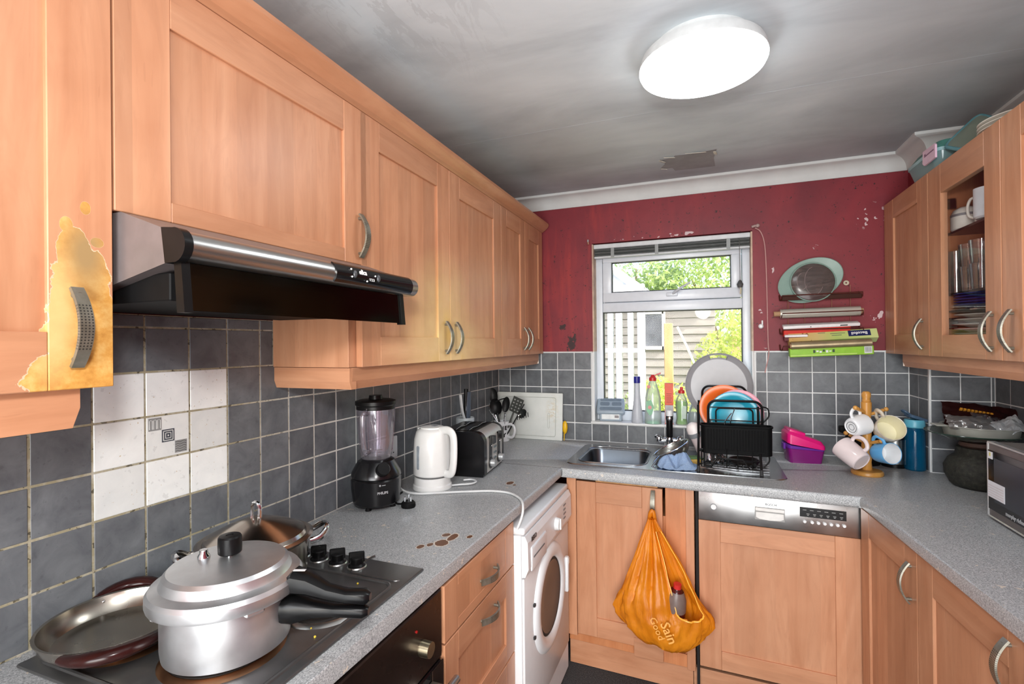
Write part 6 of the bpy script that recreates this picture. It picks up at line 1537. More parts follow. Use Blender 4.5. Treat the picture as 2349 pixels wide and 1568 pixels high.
obj('shelf_bar', B(O).box(1.535, 1.866, -0.058, -0.052, 1.667, 1.690, 0.002), mat('dark_brown_bar', C(62, 32, 24), 0.6, spec=0.15), wr)
# green oval dish behind a round glass lid
gd = thing('oval_dish', 'pale green oval serving dish leaning on the wall, behind a round lid', 'dish', (1.660, -0.022, 1.762), rot=(PI/2-0.10, -0.42, 0))
b = B()
sc_ = [(0, 0.0), (0.075, 0.0), (0.098, 0.004), (0.124, 0.010), (0.128, 0.012), (0.125, 0.014), (0.098, 0.008), (0.075, 0.004), (0, 0.004)]
b.lathe(sc_, n=56, sx=1.13, sy=0.80)
obj('dish_shell', b, mat('sage_green', C(134, 160, 150), 0.4, var=0.04), gd, 0.5)
rl = thing('pan_lid', 'round smoky transparent lid with a scuffed face in front of the green dish', 'lid', (1.668, -0.052, 1.752), rot=(PI/2-0.08, 0, 0))
lm = NT('scuffed_lid'); o_ = lm.coord((9, 40, 9)); n_ = lm.noise(o_, 1.2, 4, 0.6, 1.2)
lm.base(lm.ramp(n_, [(0.3, C(70, 52, 52)), (0.7, C(120, 100, 98))]), 0.18)
tr_ = lm.new('BsdfTransparent'); tr_.inputs[0].default_value = (0.62, 0.56, 0.56, 1); mm = lm.new('MixShader'); lm.put(lm.math('ADD', lm.math('MULTIPLY', n_, 0.3), 0.42), mm.inputs[0])
lm.l.new(tr_.outputs[0], mm.inputs[1]); lm.l.new(lm.b.outputs[0], mm.inputs[2]); lm.l.new(mm.outputs[0], lm.out.inputs[0])
obj('lid_disc', B().lathe([(0, 0.010), (0.055, 0.008), (0.088, 0.003), (0.094, 0.0)], n=48, sx=1.0, sy=0.98), lm.m, rl, 0.9)
obj('lid_rim', B().tube([(0.0945*math.cos(2*PI*k/48), 0.0925*math.sin(2*PI*k/48), 0) for k in range(48)], 0.0028, 6, True), mat('rim_sage', C(120, 150, 138), 0.4), rl)
gl_ = mat('scuff_white', C(158, 142, 142), 0.6)
for r_, x_ in ((0.030, -0.045), (0.052, 0.004)): obj('scuff_ring', B().tube([(x_+r_*0.75*math.cos(k/20*PI*1.3+PI*0.55), 0.004+r_*1.3*math.sin(k/20*PI*1.3+PI*0.55), 0.0085) for k in range(21)], 0.0008, 4), gl_, rl)
# foil roll in the second loop
fr_ = thing('foil_roll', 'long roll of silvery film on a cardboard tube, second level of the wall rack', 'roll', (1.695, -0.045, 1.605), rot=(0, -0.012, 0))
rollm = NT('film_roll'); o_ = rollm.coord((1, 60, 60)); n_ = rollm.noise(o_, 1.0, 3); rollm.base(rollm.ramp(n_, [(0.3, C(196, 190, 176)), (0.7, C(236, 232, 222))]), 0.25, 0.6)
obj('film', B().cyl((-0.168, 0, 0), (0.165, 0, 0.001), 0.0225, n=28), rollm.m, fr_)
obj('tube', B().cyl((-0.195, 0, 0), (-0.160, 0, 0), 0.0125, n=20).cyl((0.160, 0, 0.001), (0.178, 0, 0.001), 0.0125, n=20), mat('cardboard', C(176, 138, 104), 0.8), fr_)
# red and white cartons
cx_ = thing('film_carton', 'red box with a white lid edge on the third level of the wall rack', 'box', (1.690, -0.042, 1.520), rot=(0.25, -0.035, 0))
obj('carton_body', B().box(-0.150, 0.128, -0.022, 0.022, -0.026, 0.018, 0.002), mat('carton_scarlet', C(200, 42, 26), 0.45, var=0.1), cx_)
obj('carton_lid', B().box(-0.152, 0.165, -0.025, 0.022, 0.017, 0.032, 0.003, 2), mat('carton_white', C(232, 230, 230), 0.45), cx_)
obj('carton_mark', B().box(-0.038, -0.033, -0.0256, -0.025, 0.022, 0.026).box(0.085, 0.115, -0.0256, -0.025, 0.022, 0.027), dk, cx_, 0)
cx_ = thing('film_carton', 'short white-edged box end below the red box, left side of the wall rack', 'box', (1.595, -0.055, 1.488), rot=(0.2, -0.02, 0))
obj('carton_body', B().box(-0.055, 0.045, -0.018, 0.022, -0.016, 0.004, 0.002), mat('carton_maroon', C(92, 20, 26), 0.5), cx_)
obj('carton_lid', B().box(-0.052, 0.046, -0.020, 0.022, 0.003, 0.014, 0.002), mat('carton_white', C(232, 230, 230), 0.45), cx_)
# green foil cartons on the bottom level
gr1 = NT('foil_carton_pale'); o_ = gr1.coord(); xx = gr1.sep(o_); n_ = gr1.noise(o_, 40, 4)
cc = gr1.ramp(gr1.math('ADD', gr1.math('MULTIPLY', xx[0], 2.6), 0.42), [(0.0, C(196, 160, 96)), (0.25, C(204, 180, 120)), (0.45, C(176, 196, 110)), (1.0, C(206, 214, 150))])
cc = gr1.mix(gr1.math('MULTIPLY', gr1.math('GREATER_THAN', n_, 0.62), gr1.math('LESS_THAN', xx[0], -0.06)), cc, C(128, 84, 40)); gr1.base(cc, 0.4)
cx_ = thing('foil_carton', 'pale green and tan foil box with a blue label, upper of the two bottom boxes', 'box', (1.745, -0.050, 1.484), rot=(-0.50, -0.05, 0))
obj('carton_body', B().box(-0.185, 0.178, -0.024, 0.024, -0.024, 0.024, 0.002), gr1.m, cx_)
obj('blue_label', B().box(0.062, 0.150, -0.0246, -0.024, -0.012, 0.018), mat('label_navy', C(24, 34, 84), 0.4), cx_, 0)
lettering('Bacofoil', 0.020, pwhite, cx_, frame((0.106, -0.0248, 0.003), (-1, 0, 0), (0, 0, -1)), bold=0.0005)
for x0, x1, z0 in ((-0.01, 0.05, 0.006), (-0.005, 0.035, -0.004), (-0.06, -0.03, 0.012)): obj('print_line', B().box(x0, x1, -0.0246, -0.024, z0, z0+0.003), mat('print_grey', C(110, 112, 96), 0.5), cx_, 0)
cx_ = thing('foil_carton', 'bright lime green foil box at the bottom of the wall rack', 'box', (1.730, -0.092, 1.422), rot=(0.1, -0.045, 0))
lime = mat('carton_lime', C(138, 190, 40), 0.4, var=0.12)
obj('carton_body', B().box(-0.172, 0.165, -0.022, 0.022, -0.022, 0.018, 0.002), lime, cx_)
obj('barcode', B().box(0.128, 0.158, -0.0226, -0.022, -0.016, 0.016), mat('barcode_pale', C(206, 210, 206), 0.5), cx_, 0)
for k in range(6): obj('barcode_line', B().box(0.132+k*0.004, 0.134+k*0.004, -0.0230, -0.0226, -0.010, 0.012), gy, cx_, 0)
for k in range(7): obj('print_stroke', B().box(-0.075+k*0.013, -0.066+k*0.013, -0.0228, -0.022, -0.005+0.004*(k % 2), 0.009-0.003*(k % 3), M=None), white if k % 3 else mat('print_dark_green', C(40, 66, 30), 0.5), cx_, 0)
obj('carton_stripe', B().box(-0.170, 0.10, -0.0225, -0.022, -0.0165, -0.013), mat('stripe_pale', C(196, 220, 120), 0.5), cx_, 0)
fr_ = thing('foil_roll', 'thin brownish foil roll lying between the two green boxes', 'roll', (1.735, -0.115, 1.452), rot=(0, -0.045, 0))
obj('film', B().cyl((-0.172, 0, 0), (0.150, 0, 0), 0.0165, n=24), mat('foil_roll_dull', C(176, 160, 128), 0.35, 0.7, var=0.15, scale=20), fr_)
obj('tube_end', B().cyl((-0.176, 0, 0), (-0.171, 0, 0), 0.010, n=16), mat('cardboard', C(176, 138, 104), 0.8), fr_)

# ------------------------------------------------------------------ right-hand worktop
lbx = thing('lunch_box', 'pink and purple plastic lunch box by the back wall tiles', 'lunch box', (1.600, -0.160, WZ), 0.12)
prp = mat('purple_plastic', C(120, 20, 106), 0.25, var=0.06); vio = mat('violet_plastic', C(104, 44, 148), 0.3, var=0.05); pnk = mat('hot_pink_plastic', C(216, 24, 116), 0.3, var=0.05)
def loft(b, secs):
    rings = [[b.bm.verts.new(p) for p in sct] for sct in secs]
    for A, Z in zip(rings, rings[1:]):
        m_ = len(A)
        for i in range(m_): b.bm.faces.new((A[i], A[(i+1) % m_], Z[(i+1) % m_], Z[i]))
    b.bm.faces.new(rings[0]); b.bm.faces.new(rings[-1]); return b
def rr3(x0, x1, y0, y1, r, zf): return [(x, y, zf(x)) for x, y in rrect(x0, x1, y0, y1, r, 4)]
obj('box_base', loft(B(), [rr3(-0.066, 0.066, -0.05, 0.05, 0.014, lambda x: 0.0), rr3(-0.075, 0.075, -0.058, 0.058, 0.016, lambda x: 0.062-0.06*x)]), prp, lbx, 0.4)
obj('middle_band', loft(B(), [rr3(-0.0755, 0.0755, -0.0585, 0.0585, 0.016, lambda x: 0.063-0.06*x), rr3(-0.0770, 0.0765, -0.060, 0.060, 0.016, lambda x: (0.086-0.34*(x+0.077)) if x < 0.0 else 0.068-0.06*x)]), vio, lbx, 0.4)
ldb = obj('box_lid', loft(B(), [rr3(-0.078, 0.078, -0.061, 0.061, 0.016, lambda x: (0.092-0.34*(x+0.077)) if x < 0.0 else 0.069-0.06*x), rr3(-0.078, 0.078, -0.061, 0.061, 0.016, lambda x: 0.135-0.36*(x+0.078)), rr3(-0.066, 0.066, -0.05, 0.05, 0.014, lambda x: 0.146-0.36*(x+0.066))]), pnk, lbx, 0.4)
obj('lid_step', B().box(-0.074, -0.004, -0.048, 0.048, 0.0, 0.018, 0.006, 2, M=Matrix.Translation((0, 0, 0.118)) @ Euler((0, 0.30, 0)).to_matrix().to_4x4()), pnk, ldb)
obj('clip', B().box(-0.086, -0.076, -0.02, 0.02, 0.055, 0.085, 0.003), vio, lbx)
# mug tree and its mugs
pine = wood('pine_varnished', 'z', (214, 160, 84), (176, 118, 52), stave=0.3, rough=0.3)
TX, TY = 1.806, -0.335
mt = thing('mug_tree', 'varnished wooden mug tree carrying four mugs on the right worktop', 'mug tree', (TX, TY, WZ))
obj('base', B().lathe([(0, 0.0), (0.056, 0.0), (0.058, 0.004), (0.057, 0.014), (0.052, 0.018), (0.02, 0.020), (0, 0.020)], n=40), pine, mt, 0.5)
obj('post', B().lathe([(0.0175, 0.018), (0.019, 0.022), (0.016, 0.050), (0.0195, 0.085), (0.0195, 0.120), (0.016, 0.150), (0.0185, 0.180), (0.0150, 0.215), (0.0165, 0.245), (0.0185, 0.275), (0.0190, 0.300), (0.0150, 0.303), (0.0165, 0.307), (0.0150, 0.311), (0.0140, 0.315), (0.0170, 0.326), (0.0165, 0.338), (0.011, 0.345), (0, 0.347)], n=32), pine, mt, 0.7)
def peg(p0, p1):
    return obj('peg', B().cyl(p0, tuple(Vector(p0).lerp(Vector(p1), 0.86)), 0.0065, 0.0075, 12).ball(p1, 0.0095, 12), pine, mt)
peg((0, 0, 0.255), (-0.052, -0.055, 0.282)); peg((0, 0, 0.245), (0.072, 0.012, 0.272)); peg((0, 0, 0.128), (-0.070, 0.015, 0.165)); peg((0, 0, 0.128), (0.036, -0.055, 0.150)); peg((0, 0, 0.20), (0.0, 0.07, 0.225))
def orient(d, h):
    d = Vector(d).normalized(); h = Vector(h); h = (h-d*h.dot(d)).normalized(); s_ = d.cross(h)
    return Matrix(((h.x, s_.x, d.x), (h.y, s_.y, d.y), (h.z, s_.z, d.z))).to_euler()
def mug(label, c, d, h, R, Hh, mo, mi, taper=0.9, round_=0.0, patt=None):
    t = thing('mug', label, 'mug', c, rot=orient(d, h), group='mugs on the mug tree')
    rb = R*taper
    pts = [(0, 0.003), (rb*0.72, 0.003), (rb*0.78, 0.0), (rb*0.86, 0.002)]
    for k in range(1, 9):
        q = k/8; pts.append((rb*0.86+(R-rb*0.86)*(math.sin(q*PI/2)**(0.6) if round_ else q**0.35), 0.002+q*(Hh-0.004)))
    b = B().lathe([(r, z-Hh/2) for r, z in pts]+[(R*0.985, Hh/2), (R*0.94, Hh/2-0.001)], n=36)
    obj('mug_body', b, mo, t, 0.6)
    obj('mug_inside', B().lathe([(R*0.94, Hh/2-0.001), (R*0.92, 0.0), (R*0.80, -Hh*0.36), (0, -Hh*0.40)], n=36), mi, t, 0.9)
    obj('handle', B().tube([(R*0.9, 0, Hh*0.32), (R*1.30, 0, Hh*0.34), (R*1.62, 0, Hh*0.12), (R*1.58, 0, -Hh*0.12), (R*1.25, 0, -Hh*0.30), (R*0.84, 0, -Hh*0.27)], R*0.125, 10, smooth=5, flat=(1, 1.35)), mo, t, 0.9)
    return t
cream = mat('cream_glaze', C(226, 220, 190), 0.15, var=0.02); flo = mat('floral_glaze', C(206, 196, 178), 0.2, var=0.22, scale=45); pinkg = mat('blush_glaze', C(222, 208, 208), 0.12, var=0.02); skyb = mat('sky_blue_glaze', C(98, 168, 218), 0.12, var=0.03)
m1 = mug('rounded white mug at upper left of the mug tree, its ringed base showing', (1.765, -0.375, 1.117), (0.80, 0.58, 0.16), (-0.25, -0.1, 1), 0.043, 0.070, mug_w, mug_w, 0.88, 1)
obj('base_stamp', B().tube([(0.012*math.cos(2*PI*k/20), 0.012*math.sin(2*PI*k/20), -0.0325) for k in range(20)], 0.0012, 5, True).tube([(0.022*math.cos(2*PI*k/20), 0.022*math.sin(2*PI*k/20), -0.0330) for k in range(20)], 0.0012, 5, True), gy, m1, 0.9)
mug('cream-lined patterned mug at upper right of the mug tree, open side showing', (1.868, -0.372, 1.103), (0.10, -0.86, 0.42), (-0.35, 0.3, 1), 0.052, 0.078, flo, cream, 0.8, 1)
mug('large blush-white mug at lower left of the mug tree, its plain base showing', (1.740, -0.388, 1.000), (-0.52, 0.66, 0.48), (0.55, -0.25, 0.9), 0.047, 0.100, pinkg, pinkg, 0.98)
mug('sky blue mug with a white inside at lower right of the mug tree', (1.853, -0.378, 1.010), (0.42, -0.88, 0.16), (-0.35, -0.1, 1), 0.043, 0.080, skyb, mug_w, 0.85)
# coffee machine / flask behind
fk = thing('travel_mug', 'steel and black travel mug behind the mug tree', 'flask', (1.958, -0.140, WZ))
obj('flask_body', B().lathe([(0, 0), (0.044, 0.0), (0.046, 0.004), (0.046, 0.014)], n=36).lathe([(0.0455, 0.014), (0.0455, 0.125)], n=36), steel, fk)
obj('black_top', B().lathe([(0.0465, 0.124), (0.0475, 0.130), (0.046, 0.165), (0.040, 0.176), (0, 0.178)], n=36), black, fk)
obj('black_foot', B().lathe([(0, 0.0), (0.0475, 0.0), (0.0475, 0.015), (0.046, 0.017)], n=36), black, fk)
fk = thing('coffee_grinder', 'low black appliance half hidden behind the mug tree', 'appliance', (1.845, -0.115, WZ))
obj('housing', B().lathe([(0, 0), (0.065, 0.0), (0.068, 0.006), (0.066, 0.10), (0.060, 0.150), (0.045, 0.172), (0, 0.175)], n=36), blackm, fk, 0.5)
obj('spout', B().box(-0.09, -0.05, -0.02, 0.02, 0.135, 0.165, 0.006, 2), blackm, fk)
# blue drinks bottle
bb_ = thing('drinks_bottle', 'translucent blue sports bottle with a flip spout, in the tiled corner', 'bottle', (2.018, -0.185, WZ))
bl_ = NT('blue_tritan'); bl_.base(bl_.ramp(bl_.noise(bl_.coord((1, 1, 0.3)), 20, 3), [(0.3, C(14, 84, 122)), (0.7, C(22, 108, 148))]), 0.10)
tr_ = bl_.new('BsdfTransparent'); tr_.inputs[0].default_value = (0.08, 0.42, 0.62, 1); mm = bl_.new('MixShader'); mm.inputs[0].default_value = 0.55
bl_.l.new(tr_.outputs[0], mm.inputs[1]); bl_.l.new(bl_.b.outputs[0], mm.inputs[2]); bl_.l.new(mm.outputs[0], bl_.out.inputs[0])
obj('bottle_body', B().lathe([(0, 0.0), (0.034, 0.0), (0.038, 0.005), (0.037, 0.10), (0.036, 0.165), (0.033, 0.178), (0.030, 0.184)], n=36), bl_.m, bb_, 0.5)
cpp = obj('cap', B().lathe([(0.0335, 0.182), (0.0365, 0.186), (0.0365, 0.212), (0.034, 0.216), (0, 0.216)], n=32), mat('aqua_plastic', C(94, 172, 194), 0.35), bb_)
Mf = Matrix.Translation((0.0, 0, 0.218)) @ Euler((0, 0.33, 0.25)).to_matrix().to_4x4()
obj('flip_lid', B().box(-0.030, 0.036, -0.028, 0.028, 0.0, 0.014, 0.005, 2, M=Mf), mat('slate_blue_plastic', C(70, 92, 116), 0.35), cpp)
obj('carry_loop', B().tube([Mf @ Vector(v) for v in ((-0.025, -0.012, 0.010), (-0.050, -0.012, 0.018), (-0.056, 0, 0.020), (-0.050, 0.012, 0.018), (-0.025, 0.012, 0.010))], 0.0045, 8, smooth=3), mat('slate_blue_plastic', C(70, 92, 116), 0.35), cpp)
# stone mortar with a glass plate and bowl of packets on top
mo = thing('stone_mortar', 'rough dark stone mortar in the corner, under a wide glass plate', 'mortar', (2.140, -0.420, WZ))
stone = NT('dark_basalt'); o_ = stone.coord(); n_ = stone.noise(o_, 70, 5, 0.7); stone.base(stone.ramp(n_, [(0.35, C(26, 26, 22)), (0.6, C(52, 52, 44)), (0.8, C(86, 84, 74))]), 0.7); stone.bump(n_, 0.9, 0.006)
b = B().lathe([(0, 0), (0.072, 0.0), (0.086, 0.014), (0.100, 0.045), (0.102, 0.075), (0.090, 0.105), (0.070, 0.122), (0.066, 0.150), (0, 0.150)], n=48)
for v in b.bm.verts:
    d = 1+0.045*noise.noise(v.co*22); v.co.x *= d; v.co.y *= d
obj('mortar_bowl', b, stone.m, mo, 0.9)
obj('pestle', B().lathe([(0, 0.150), (0.052, 0.150), (0.060, 0.158), (0.056, 0.170), (0.034, 0.174), (0, 0.175)], n=32), mat('reddish_stone', C(80, 58, 48), 0.7, var=0.3, bump=0.4), mo, 0.9)
gp = thing('glass_plate', 'wide clear glass plate balanced on the stone mortar', 'plate', (2.125, -0.420, WZ+0.1765))
gpm = glass('greenish_glass', (0.72, 0.80, 0.74, 1), 0.12, 0.03, 0.14, (0.42, 0.48, 0.42, 1))
obj('plate_glass', B().lathe([(0, 0.0), (0.055, 0.0), (0.100, 0.010), (0.140, 0.028), (0.147, 0.030), (0.140, 0.032), (0.10, 0.014), (0.055, 0.004), (0, 0.004)], n=56), gpm, gp, 0.9)
obj('plate_rim', B().tube([(0.146*math.cos(2*PI*k/56), 0.146*math.sin(2*PI*k/56), 0.030) for k in range(56)], 0.0018, 6, True), mat('rim_green_dark', C(34, 56, 48), 0.1), gp)
bw = thing('plastic_bowl', 'shallow frosted bowl holding packets on top of the glass plate', 'bowl', (2.145, -0.420, WZ+0.182))
frm = glass('frosted_plastic', (0.80, 0.82, 0.78, 1), 0.05, 0.2, 0.42, (0.62, 0.62, 0.56, 1))
obj('bowl_shell', B().lathe([(0, 0.002), (0.085, 0.002), (0.105, 0.012), (0.112, 0.048), (0.118, 0.050), (0.118, 0.053), (0.109, 0.051), (0.102, 0.014), (0.083, 0.005), (0, 0.005)], n=48, M=Matrix.Diagonal((1.0, 1.0, 1, 1))), frm, bw, 0.5)
obj('bowl_lip', B().box(-0.145, -0.105, -0.03, 0.03, 0.046, 0.052, 0.004), frm, bw)
def packet(name, label, loc, rot, w, h, m, seed, amp=0.012, puff=0.012, flat_=True):
    t = thing(name, label, 'packet', loc, rot=rot)
    b = B(); sd = Vector((seed*2.3, seed, seed*0.7))
    def fn(u, v):
        x, y = (u-0.5)*w, (v-0.5)*h
        ed = 0.006*noise.noise(Vector((u*9, v*9, seed)))
        z = puff*math.sin(PI*u)*math.sin(PI*v)+amp*(abs(noise.noise(Vector((x*17, y*17, 0))+sd))-0.2)*2+amp*0.7*noise.noise(Vector((x*60, y*60, 3))+sd)
        return Vector((x+ed, y+ed, z))
    b.grid(fn, 26, 18); obj('wrapper', b, m, t, 0 if flat_ else 0.6, 0.0012); return t
pk = packet('packet', 'dark brown snack packet with gold print at the back of the bowl', (2.160, -0.385, WZ+0.262), (0.80, 0.10, -0.10), 0.225, 0.115, mat('packet_brown', C(50, 18, 18), 0.35, var=0.2), 2, 0.006, 0.010, False)
for k in range(9): obj('gold_print', B().box(-0.062+k*0.011, -0.054+k*0.011, 0.014-0.001*k, 0.020-0.001*k, 0.004, 0.0165), mat('gold_print', C(190, 130, 40), 0.4), pk, 0)
packet('foil_packet', 'crumpled open silver foil packet at the front of the bowl', (2.098, -0.462, WZ+0.248), (0.62, 0.0, -0.05), 0.135, 0.075, mat('foil_bright', C(226, 226, 226), 0.30, 0.85, var=0.06), 5, 0.006, 0.016)
packet('foil_packet', 'smaller torn silver and purple packet in the middle of the bowl', (2.160, -0.430, WZ+0.258), (0.65, 0.15, 0.2), 0.095, 0.05, mat('foil_mauve', C(200, 190, 196), 0.22, 0.9, var=0.15), 9, 0.006, 0.010)
packet('clear_bag', 'crumpled clear plastic bag hanging over the right of the bowl', (2.205, -0.480, WZ+0.243), (0.60, -0.25, 0.35), 0.105, 0.075, glass('crinkled_film', (0.82, 0.84, 0.86, 1), 0.12, 0.12, 0.60, (0.74, 0.76, 0.78, 1)), 12, 0.012, 0.02)
# microwave
mw = thing('microwave', 'silver and black microwave with paper notes on its door at the right edge', 'microwave', (2.000, -0.818, WZ), RR)
obj('case', B().box(0.0, 0.46, 0.018, 0.268, 0.010, 0.240, 0.004), mat('microwave_silver', C(150, 146, 142), 0.35, 0.5, var=0.05), mw)
for x in (0.03, 0.43): obj('foot', B().cyl((x, 0.06, 0.0), (x, 0.06, 0.012), 0.012, n=12), black, mw)
dr_ = obj('door', B().box(0.003, 0.457, 0.0, 0.018, 0.012, 0.238, 0.003), mat('microwave_front', C(120, 112, 108), 0.3, 0.6, var=0.08), mw)
edge = mat('microwave_edge', C(214, 216, 216), 0.25, 0.7)
obj('door_edge', B().box(0.0, 0.006, -0.003, 0.018, 0.008, 0.242, 0.002).box(0.0, 0.46, -0.003, 0.018, 0.236, 0.242, 0.002).box(0.0, 0.46, -0.003, 0.018, 0.008, 0.014, 0.002), edge, dr_)
obj('glass_front', B().box(0.006, 0.452, -0.0015, 0.001, 0.034, 0.216), mat('microwave_black', C(14, 15, 17), 0.10, var=0.1), dr_, 0)
obj('viewing_window', B().box(0.040, 0.32, -0.0022, -0.0014, 0.062, 0.196), mat('microwave_window', C(46, 50, 56), 0.22, var=0.1), dr_, 0)
nt = obj('paper_note', B().box(0.006, 0.098, -0.0032, -0.0024, 0.072, 0.122), mat('note_paper', C(226, 226, 230), 0.6, var=0.02), dr_, 0)
for k in range(5): obj('note_line', B().box(0.010, 0.092, -0.0035, -0.0032, 0.078+k*0.0075, 0.0795+k*0.0075), mat('note_print', C(206, 190, 190), 0.6), nt, 0)
nt = obj('energy_sticker', B().box(0.007, 0.034, -0.0032, -0.0024, 0.190, 0.212), mat('note_paper', C(226, 226, 230), 0.6, var=0.02), dr_, 0)
obj('sticker_print', B().box(0.016, 0.024, -0.0035, -0.0032, 0.198, 0.209), mat('sticker_yellow', C(214, 206, 120), 0.6), nt, 0)
lettering('morphy richards', 0.016, mat('printed_silver', C(170, 172, 174), 0.4), dr_, frame((0.155, -0.0026, 0.046), (1, 0, 0), (0, 0, 1)), bold=0.0004)

# ------------------------------------------------------------------ crockery behind the glass door
SZ1 = ZR+0.453; SZ2 = ZR+0.230; SZ3 = ZR+0.167; SZ4 = ZR+0.0665
def cup(label, loc, rz, R, Hh, m, band=None, name='mug', cat='mug'):
    t = thing(name, label, cat, loc, rz)
    obj('mug_body', B().lathe([(0, 0.0), (R*0.86, 0.0), (R, 0.006), (R, Hh), (R*0.93, Hh), (R*0.92, 0.008), (0, 0.006)], n=32), m, t, 0.5)
    obj('handle', B().tube([(R*0.9, 0, Hh*0.82), (R*1.4, 0, Hh*0.84), (R*1.68, 0, Hh*0.60), (R*1.55, 0, Hh*0.30), (R*0.92, 0, Hh*0.18)], R*0.13, 8, smooth=4), m, t, 0.9)
    if band: obj('printed_band', B().lathe([(R*1.005, band[0]), (R*1.005, band[1])], n=32), mat('band_grey', C(120, 120, 122), 0.4), t, 0.9)
    return t
ivory = mat('ivory_glaze', C(222, 218, 208), 0.18, var=0.03)
sg = thing('sugar_bowl', 'white lidded bowl with a grey band on the top shelf of the glass cupboard', 'bowl', (2.060, -0.548, SZ1))
obj('bowl_body', B().lathe([(0, 0), (0.038, 0.0), (0.043, 0.006), (0.043, 0.050), (0.040, 0.052), (0, 0.052)], n=32), ivory, sg)
obj('printed_band', B().lathe([(0.0435, 0.050), (0.0435, 0.058), (0.041, 0.060)], n=32), mat('band_grey', C(120, 120, 122), 0.4), sg)
obj('lid', B().lathe([(0.0425, 0.058), (0.036, 0.074), (0.020, 0.084), (0, 0.086)], n=32), ivory, sg, 0.9)
cup('white mug with its round handle facing left, top shelf of the glass cupboard', (2.068, -0.685, SZ1+0.0), PI*0.72, 0.036, 0.108, ivory)
cup('white mug with a faint blue pattern, right end of the top shelf', (2.040, -0.755, SZ1), -PI*0.5, 0.040, 0.098, mat('patterned_white_glaze', C(214, 218, 222), 0.2, var=0.06, scale=50))
cg = glass('tumbler_glass', (0.86, 0.82, 0.80, 1), 0.16, 0.03, 0.05, (0.7, 0.7, 0.7, 1))
def tumbler(label, loc, R, Hh, grp):
    t = thing('glass_tumbler', label, 'glass', loc, 0, grp)
    obj('tumbler', B().lathe([(0, 0.004), (R*0.82, 0.0), (R, Hh), (R*0.94, Hh), (R*0.78, 0.010), (0, 0.010)], n=28), cg, t, 0.6); return t
jr = tumbler('tall tumbler with white letters at the left of the middle shelf', (2.035, -0.535, SZ2), 0.036, 0.150, 'tumblers in the glass cupboard')
for k, ch in enumerate(('D', 'B', 'I')): lettering(ch, 0.042, pwhite, jr, frame((-0.0345, 0.012, 0.034+k*0.042), (0.25, -1, 0), (0, 0, 1)) @ Matrix.Diagonal((-1, 1, 1, 1)), bold=0.002)
tumbler('clear tumbler second along the middle shelf, lower of a stacked pair', (2.045, -0.618, SZ2), 0.034, 0.085, 'tumblers in the glass cupboard')
tumbler('clear tumbler stacked upright on the second glass of the middle shelf', (2.045, -0.618, SZ2+0.078), 0.034, 0.085, 'tumblers in the glass cupboard')
tumbler('clear tumbler at the right of the middle shelf, beneath another', (2.040, -0.702, SZ2), 0.035, 0.085, 'tumblers in the glass cupboard')
tumbler('clear tumbler resting on top of the rightmost glass', (2.040, -0.702, SZ2+0.078), 0.034, 0.085, 'tumblers in the glass cupboard')
navy = mat('navy_plate', C(30, 46, 130), 0.25, var=0.06)
nv = plate_mesh(0.115, navy, 0.014); wp = plate_mesh(0.118, ivory, 0.014)
for k in range(5):
    o = bpy.data.objects.new('plate', nv); COL.objects.link(o); o.location = (2.112, -0.628, SZ3+0.0004+k*0.0095)
    tag(o, ('navy blue plate, %s of the stack on the glass shelf' % ('bottom', 'second from the bottom', 'middle', 'second from the top', 'top')[k]), 'plate', 'blue plates in the glass cupboard')
for k in range(5):
    o = bpy.data.objects.new('plate', wp); COL.objects.link(o); o.location = (2.114, -0.632, SZ4+0.0004+k*0.0165)
    tag(o, ('white dinner plate, %s of the pile at the cupboard bottom' % ('bottom', 'second from the bottom', 'middle', 'second from the top', 'top')[k]), 'plate', 'white plates in the glass cupboard')

# ------------------------------------------------------------------ on top of the right cupboards
TZ = ZR+HR+0.001
aqua = glass('aqua_tub', (0.62, 0.84, 0.84, 1), 0.10, 0.08, 0.40, (0.42, 0.68, 0.70, 1)); tealid = mat('teal_lid', C(76, 134, 124), 0.4, var=0.06)
tb = thing('food_tub', 'turquoise food tub with a green lid on top of the right cupboards', 'tub', (2.055, -0.455, TZ), 0.0)
b = B()
loft(b, [rr3(-0.072, 0.08, -0.085, 0.145, 0.03, lambda x: 0.0), rr3(-0.088, 0.095, -0.105, 0.165, 0.035, lambda x: 0.060)])
obj('tub', b, aqua, tb, 0.4)
obj('tub_rim', loft(B(), [rr3(-0.090, 0.097, -0.107, 0.167, 0.035, lambda x: 0.058), rr3(-0.091, 0.098, -0.108, 0.168, 0.036, lambda x: 0.070)]), mat('aqua_rim', C(150, 190, 194), 0.3), tb, 0.4)
obj('lid', loft(B(), [rr3(-0.088, 0.095, -0.105, 0.165, 0.034, lambda x: 0.0705), rr3(-0.066, 0.078, -0.088, 0.145, 0.032, lambda x: 0.102)]), tealid, tb, 0.4)
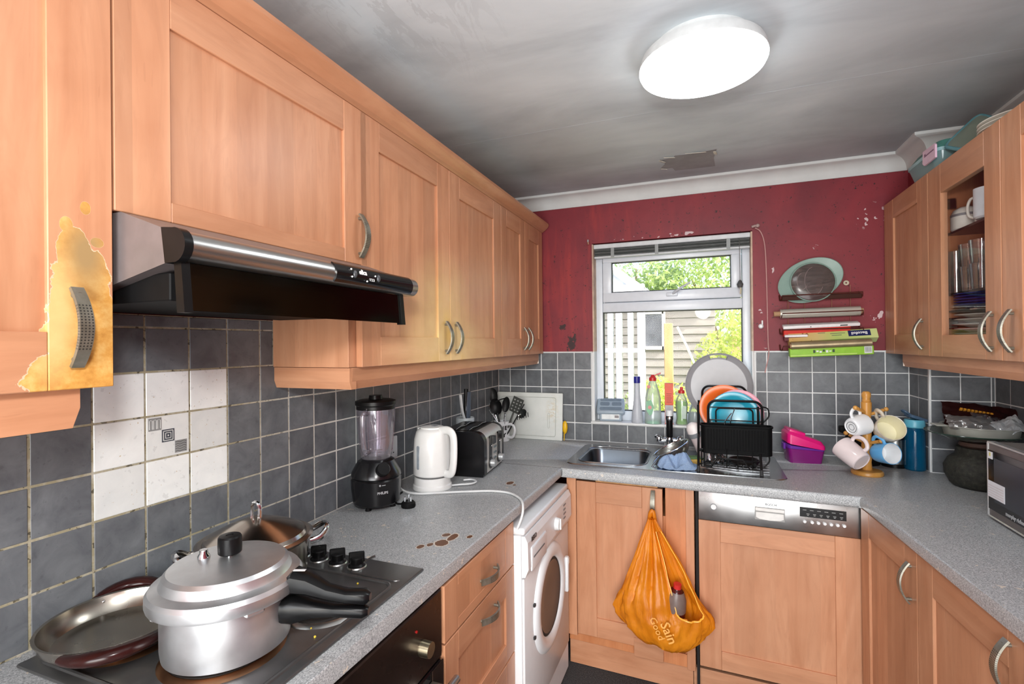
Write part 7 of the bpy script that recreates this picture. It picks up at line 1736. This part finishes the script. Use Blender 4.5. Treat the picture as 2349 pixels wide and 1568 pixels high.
pc_ = thing('clip_handle', 'pale pink clip handle on the right end of the turquoise tub', 'clip', (1.958, -0.548, TZ+0.022), rot=(0.0, 0.0, 0.0))
obj('pink_plate', B().prism([(-0.050, 0.0), (0.045, 0.0), (0.060, 0.012), (0.056, 0.056), (-0.044, 0.052), (-0.050, 0.046)], 'x', -0.003, 0.003), mat('pale_pink_plastic', C(222, 186, 206), 0.35), pc_, 0.4)
obj('clip_slot', B().box(-0.0036, -0.003, -0.040, 0.042, 0.030, 0.035).box(-0.0036, -0.003, 0.030, 0.042, 0.035, 0.041), mat('slot_mauve', C(140, 104, 128), 0.6), pc_, 0)
LC = [Vector((1.985, -0.590, 2.158)), Vector((2.105, -0.535, 2.276)), Vector((2.135, -0.625, 2.212)), Vector((2.005, -0.672, 2.114))]
lo = (LC[0]+LC[1]+LC[2]+LC[3])/4
lt = thing('container_lid', 'large clear lid with a teal rim tilted on top of the right cupboards', 'lid', lo)
def lp3(s_, t_): return (LC[0].lerp(LC[1], s_)).lerp(LC[3].lerp(LC[2], s_), t_)-lo
gp_ = [lp3(x, y) for x, y in rrect(0, 1, 0, 1, 0.18, 6)]
nrm_ = (gp_[0]-gp_[14]).cross(gp_[7]-gp_[21]).normalized()
obj('lid_panel', loft(B(), [[p+nrm_*0.004 for p in gp_], [p-nrm_*0.004 for p in gp_]]), glass('olive_clear', (0.72, 0.76, 0.68, 1), 0.05, 0.05, 0.40, (0.42, 0.48, 0.40, 1), 0.3), lt, 0)
obj('lid_rim', B().tube(gp_, 0.0065, 8, True), mat('teal_rim', C(92, 140, 148), 0.35), lt)
for k in range(3):
    o = bpy.data.objects.new('plate', plate_mesh(0.105, ivory, 0.012)) if k == 0 else bpy.data.objects.new('plate', spl)
    spl = o.data; COL.objects.link(o); o.location = (2.085, -0.845, TZ+0.001+k*0.012); o.rotation_euler = (0.0, 0.0, 0)
    tag(o, ('white plate on top of the right cupboards, %s of three' % ('lowest', 'middle', 'uppermost')[k]), 'plate', 'plates on top of the right cupboards')
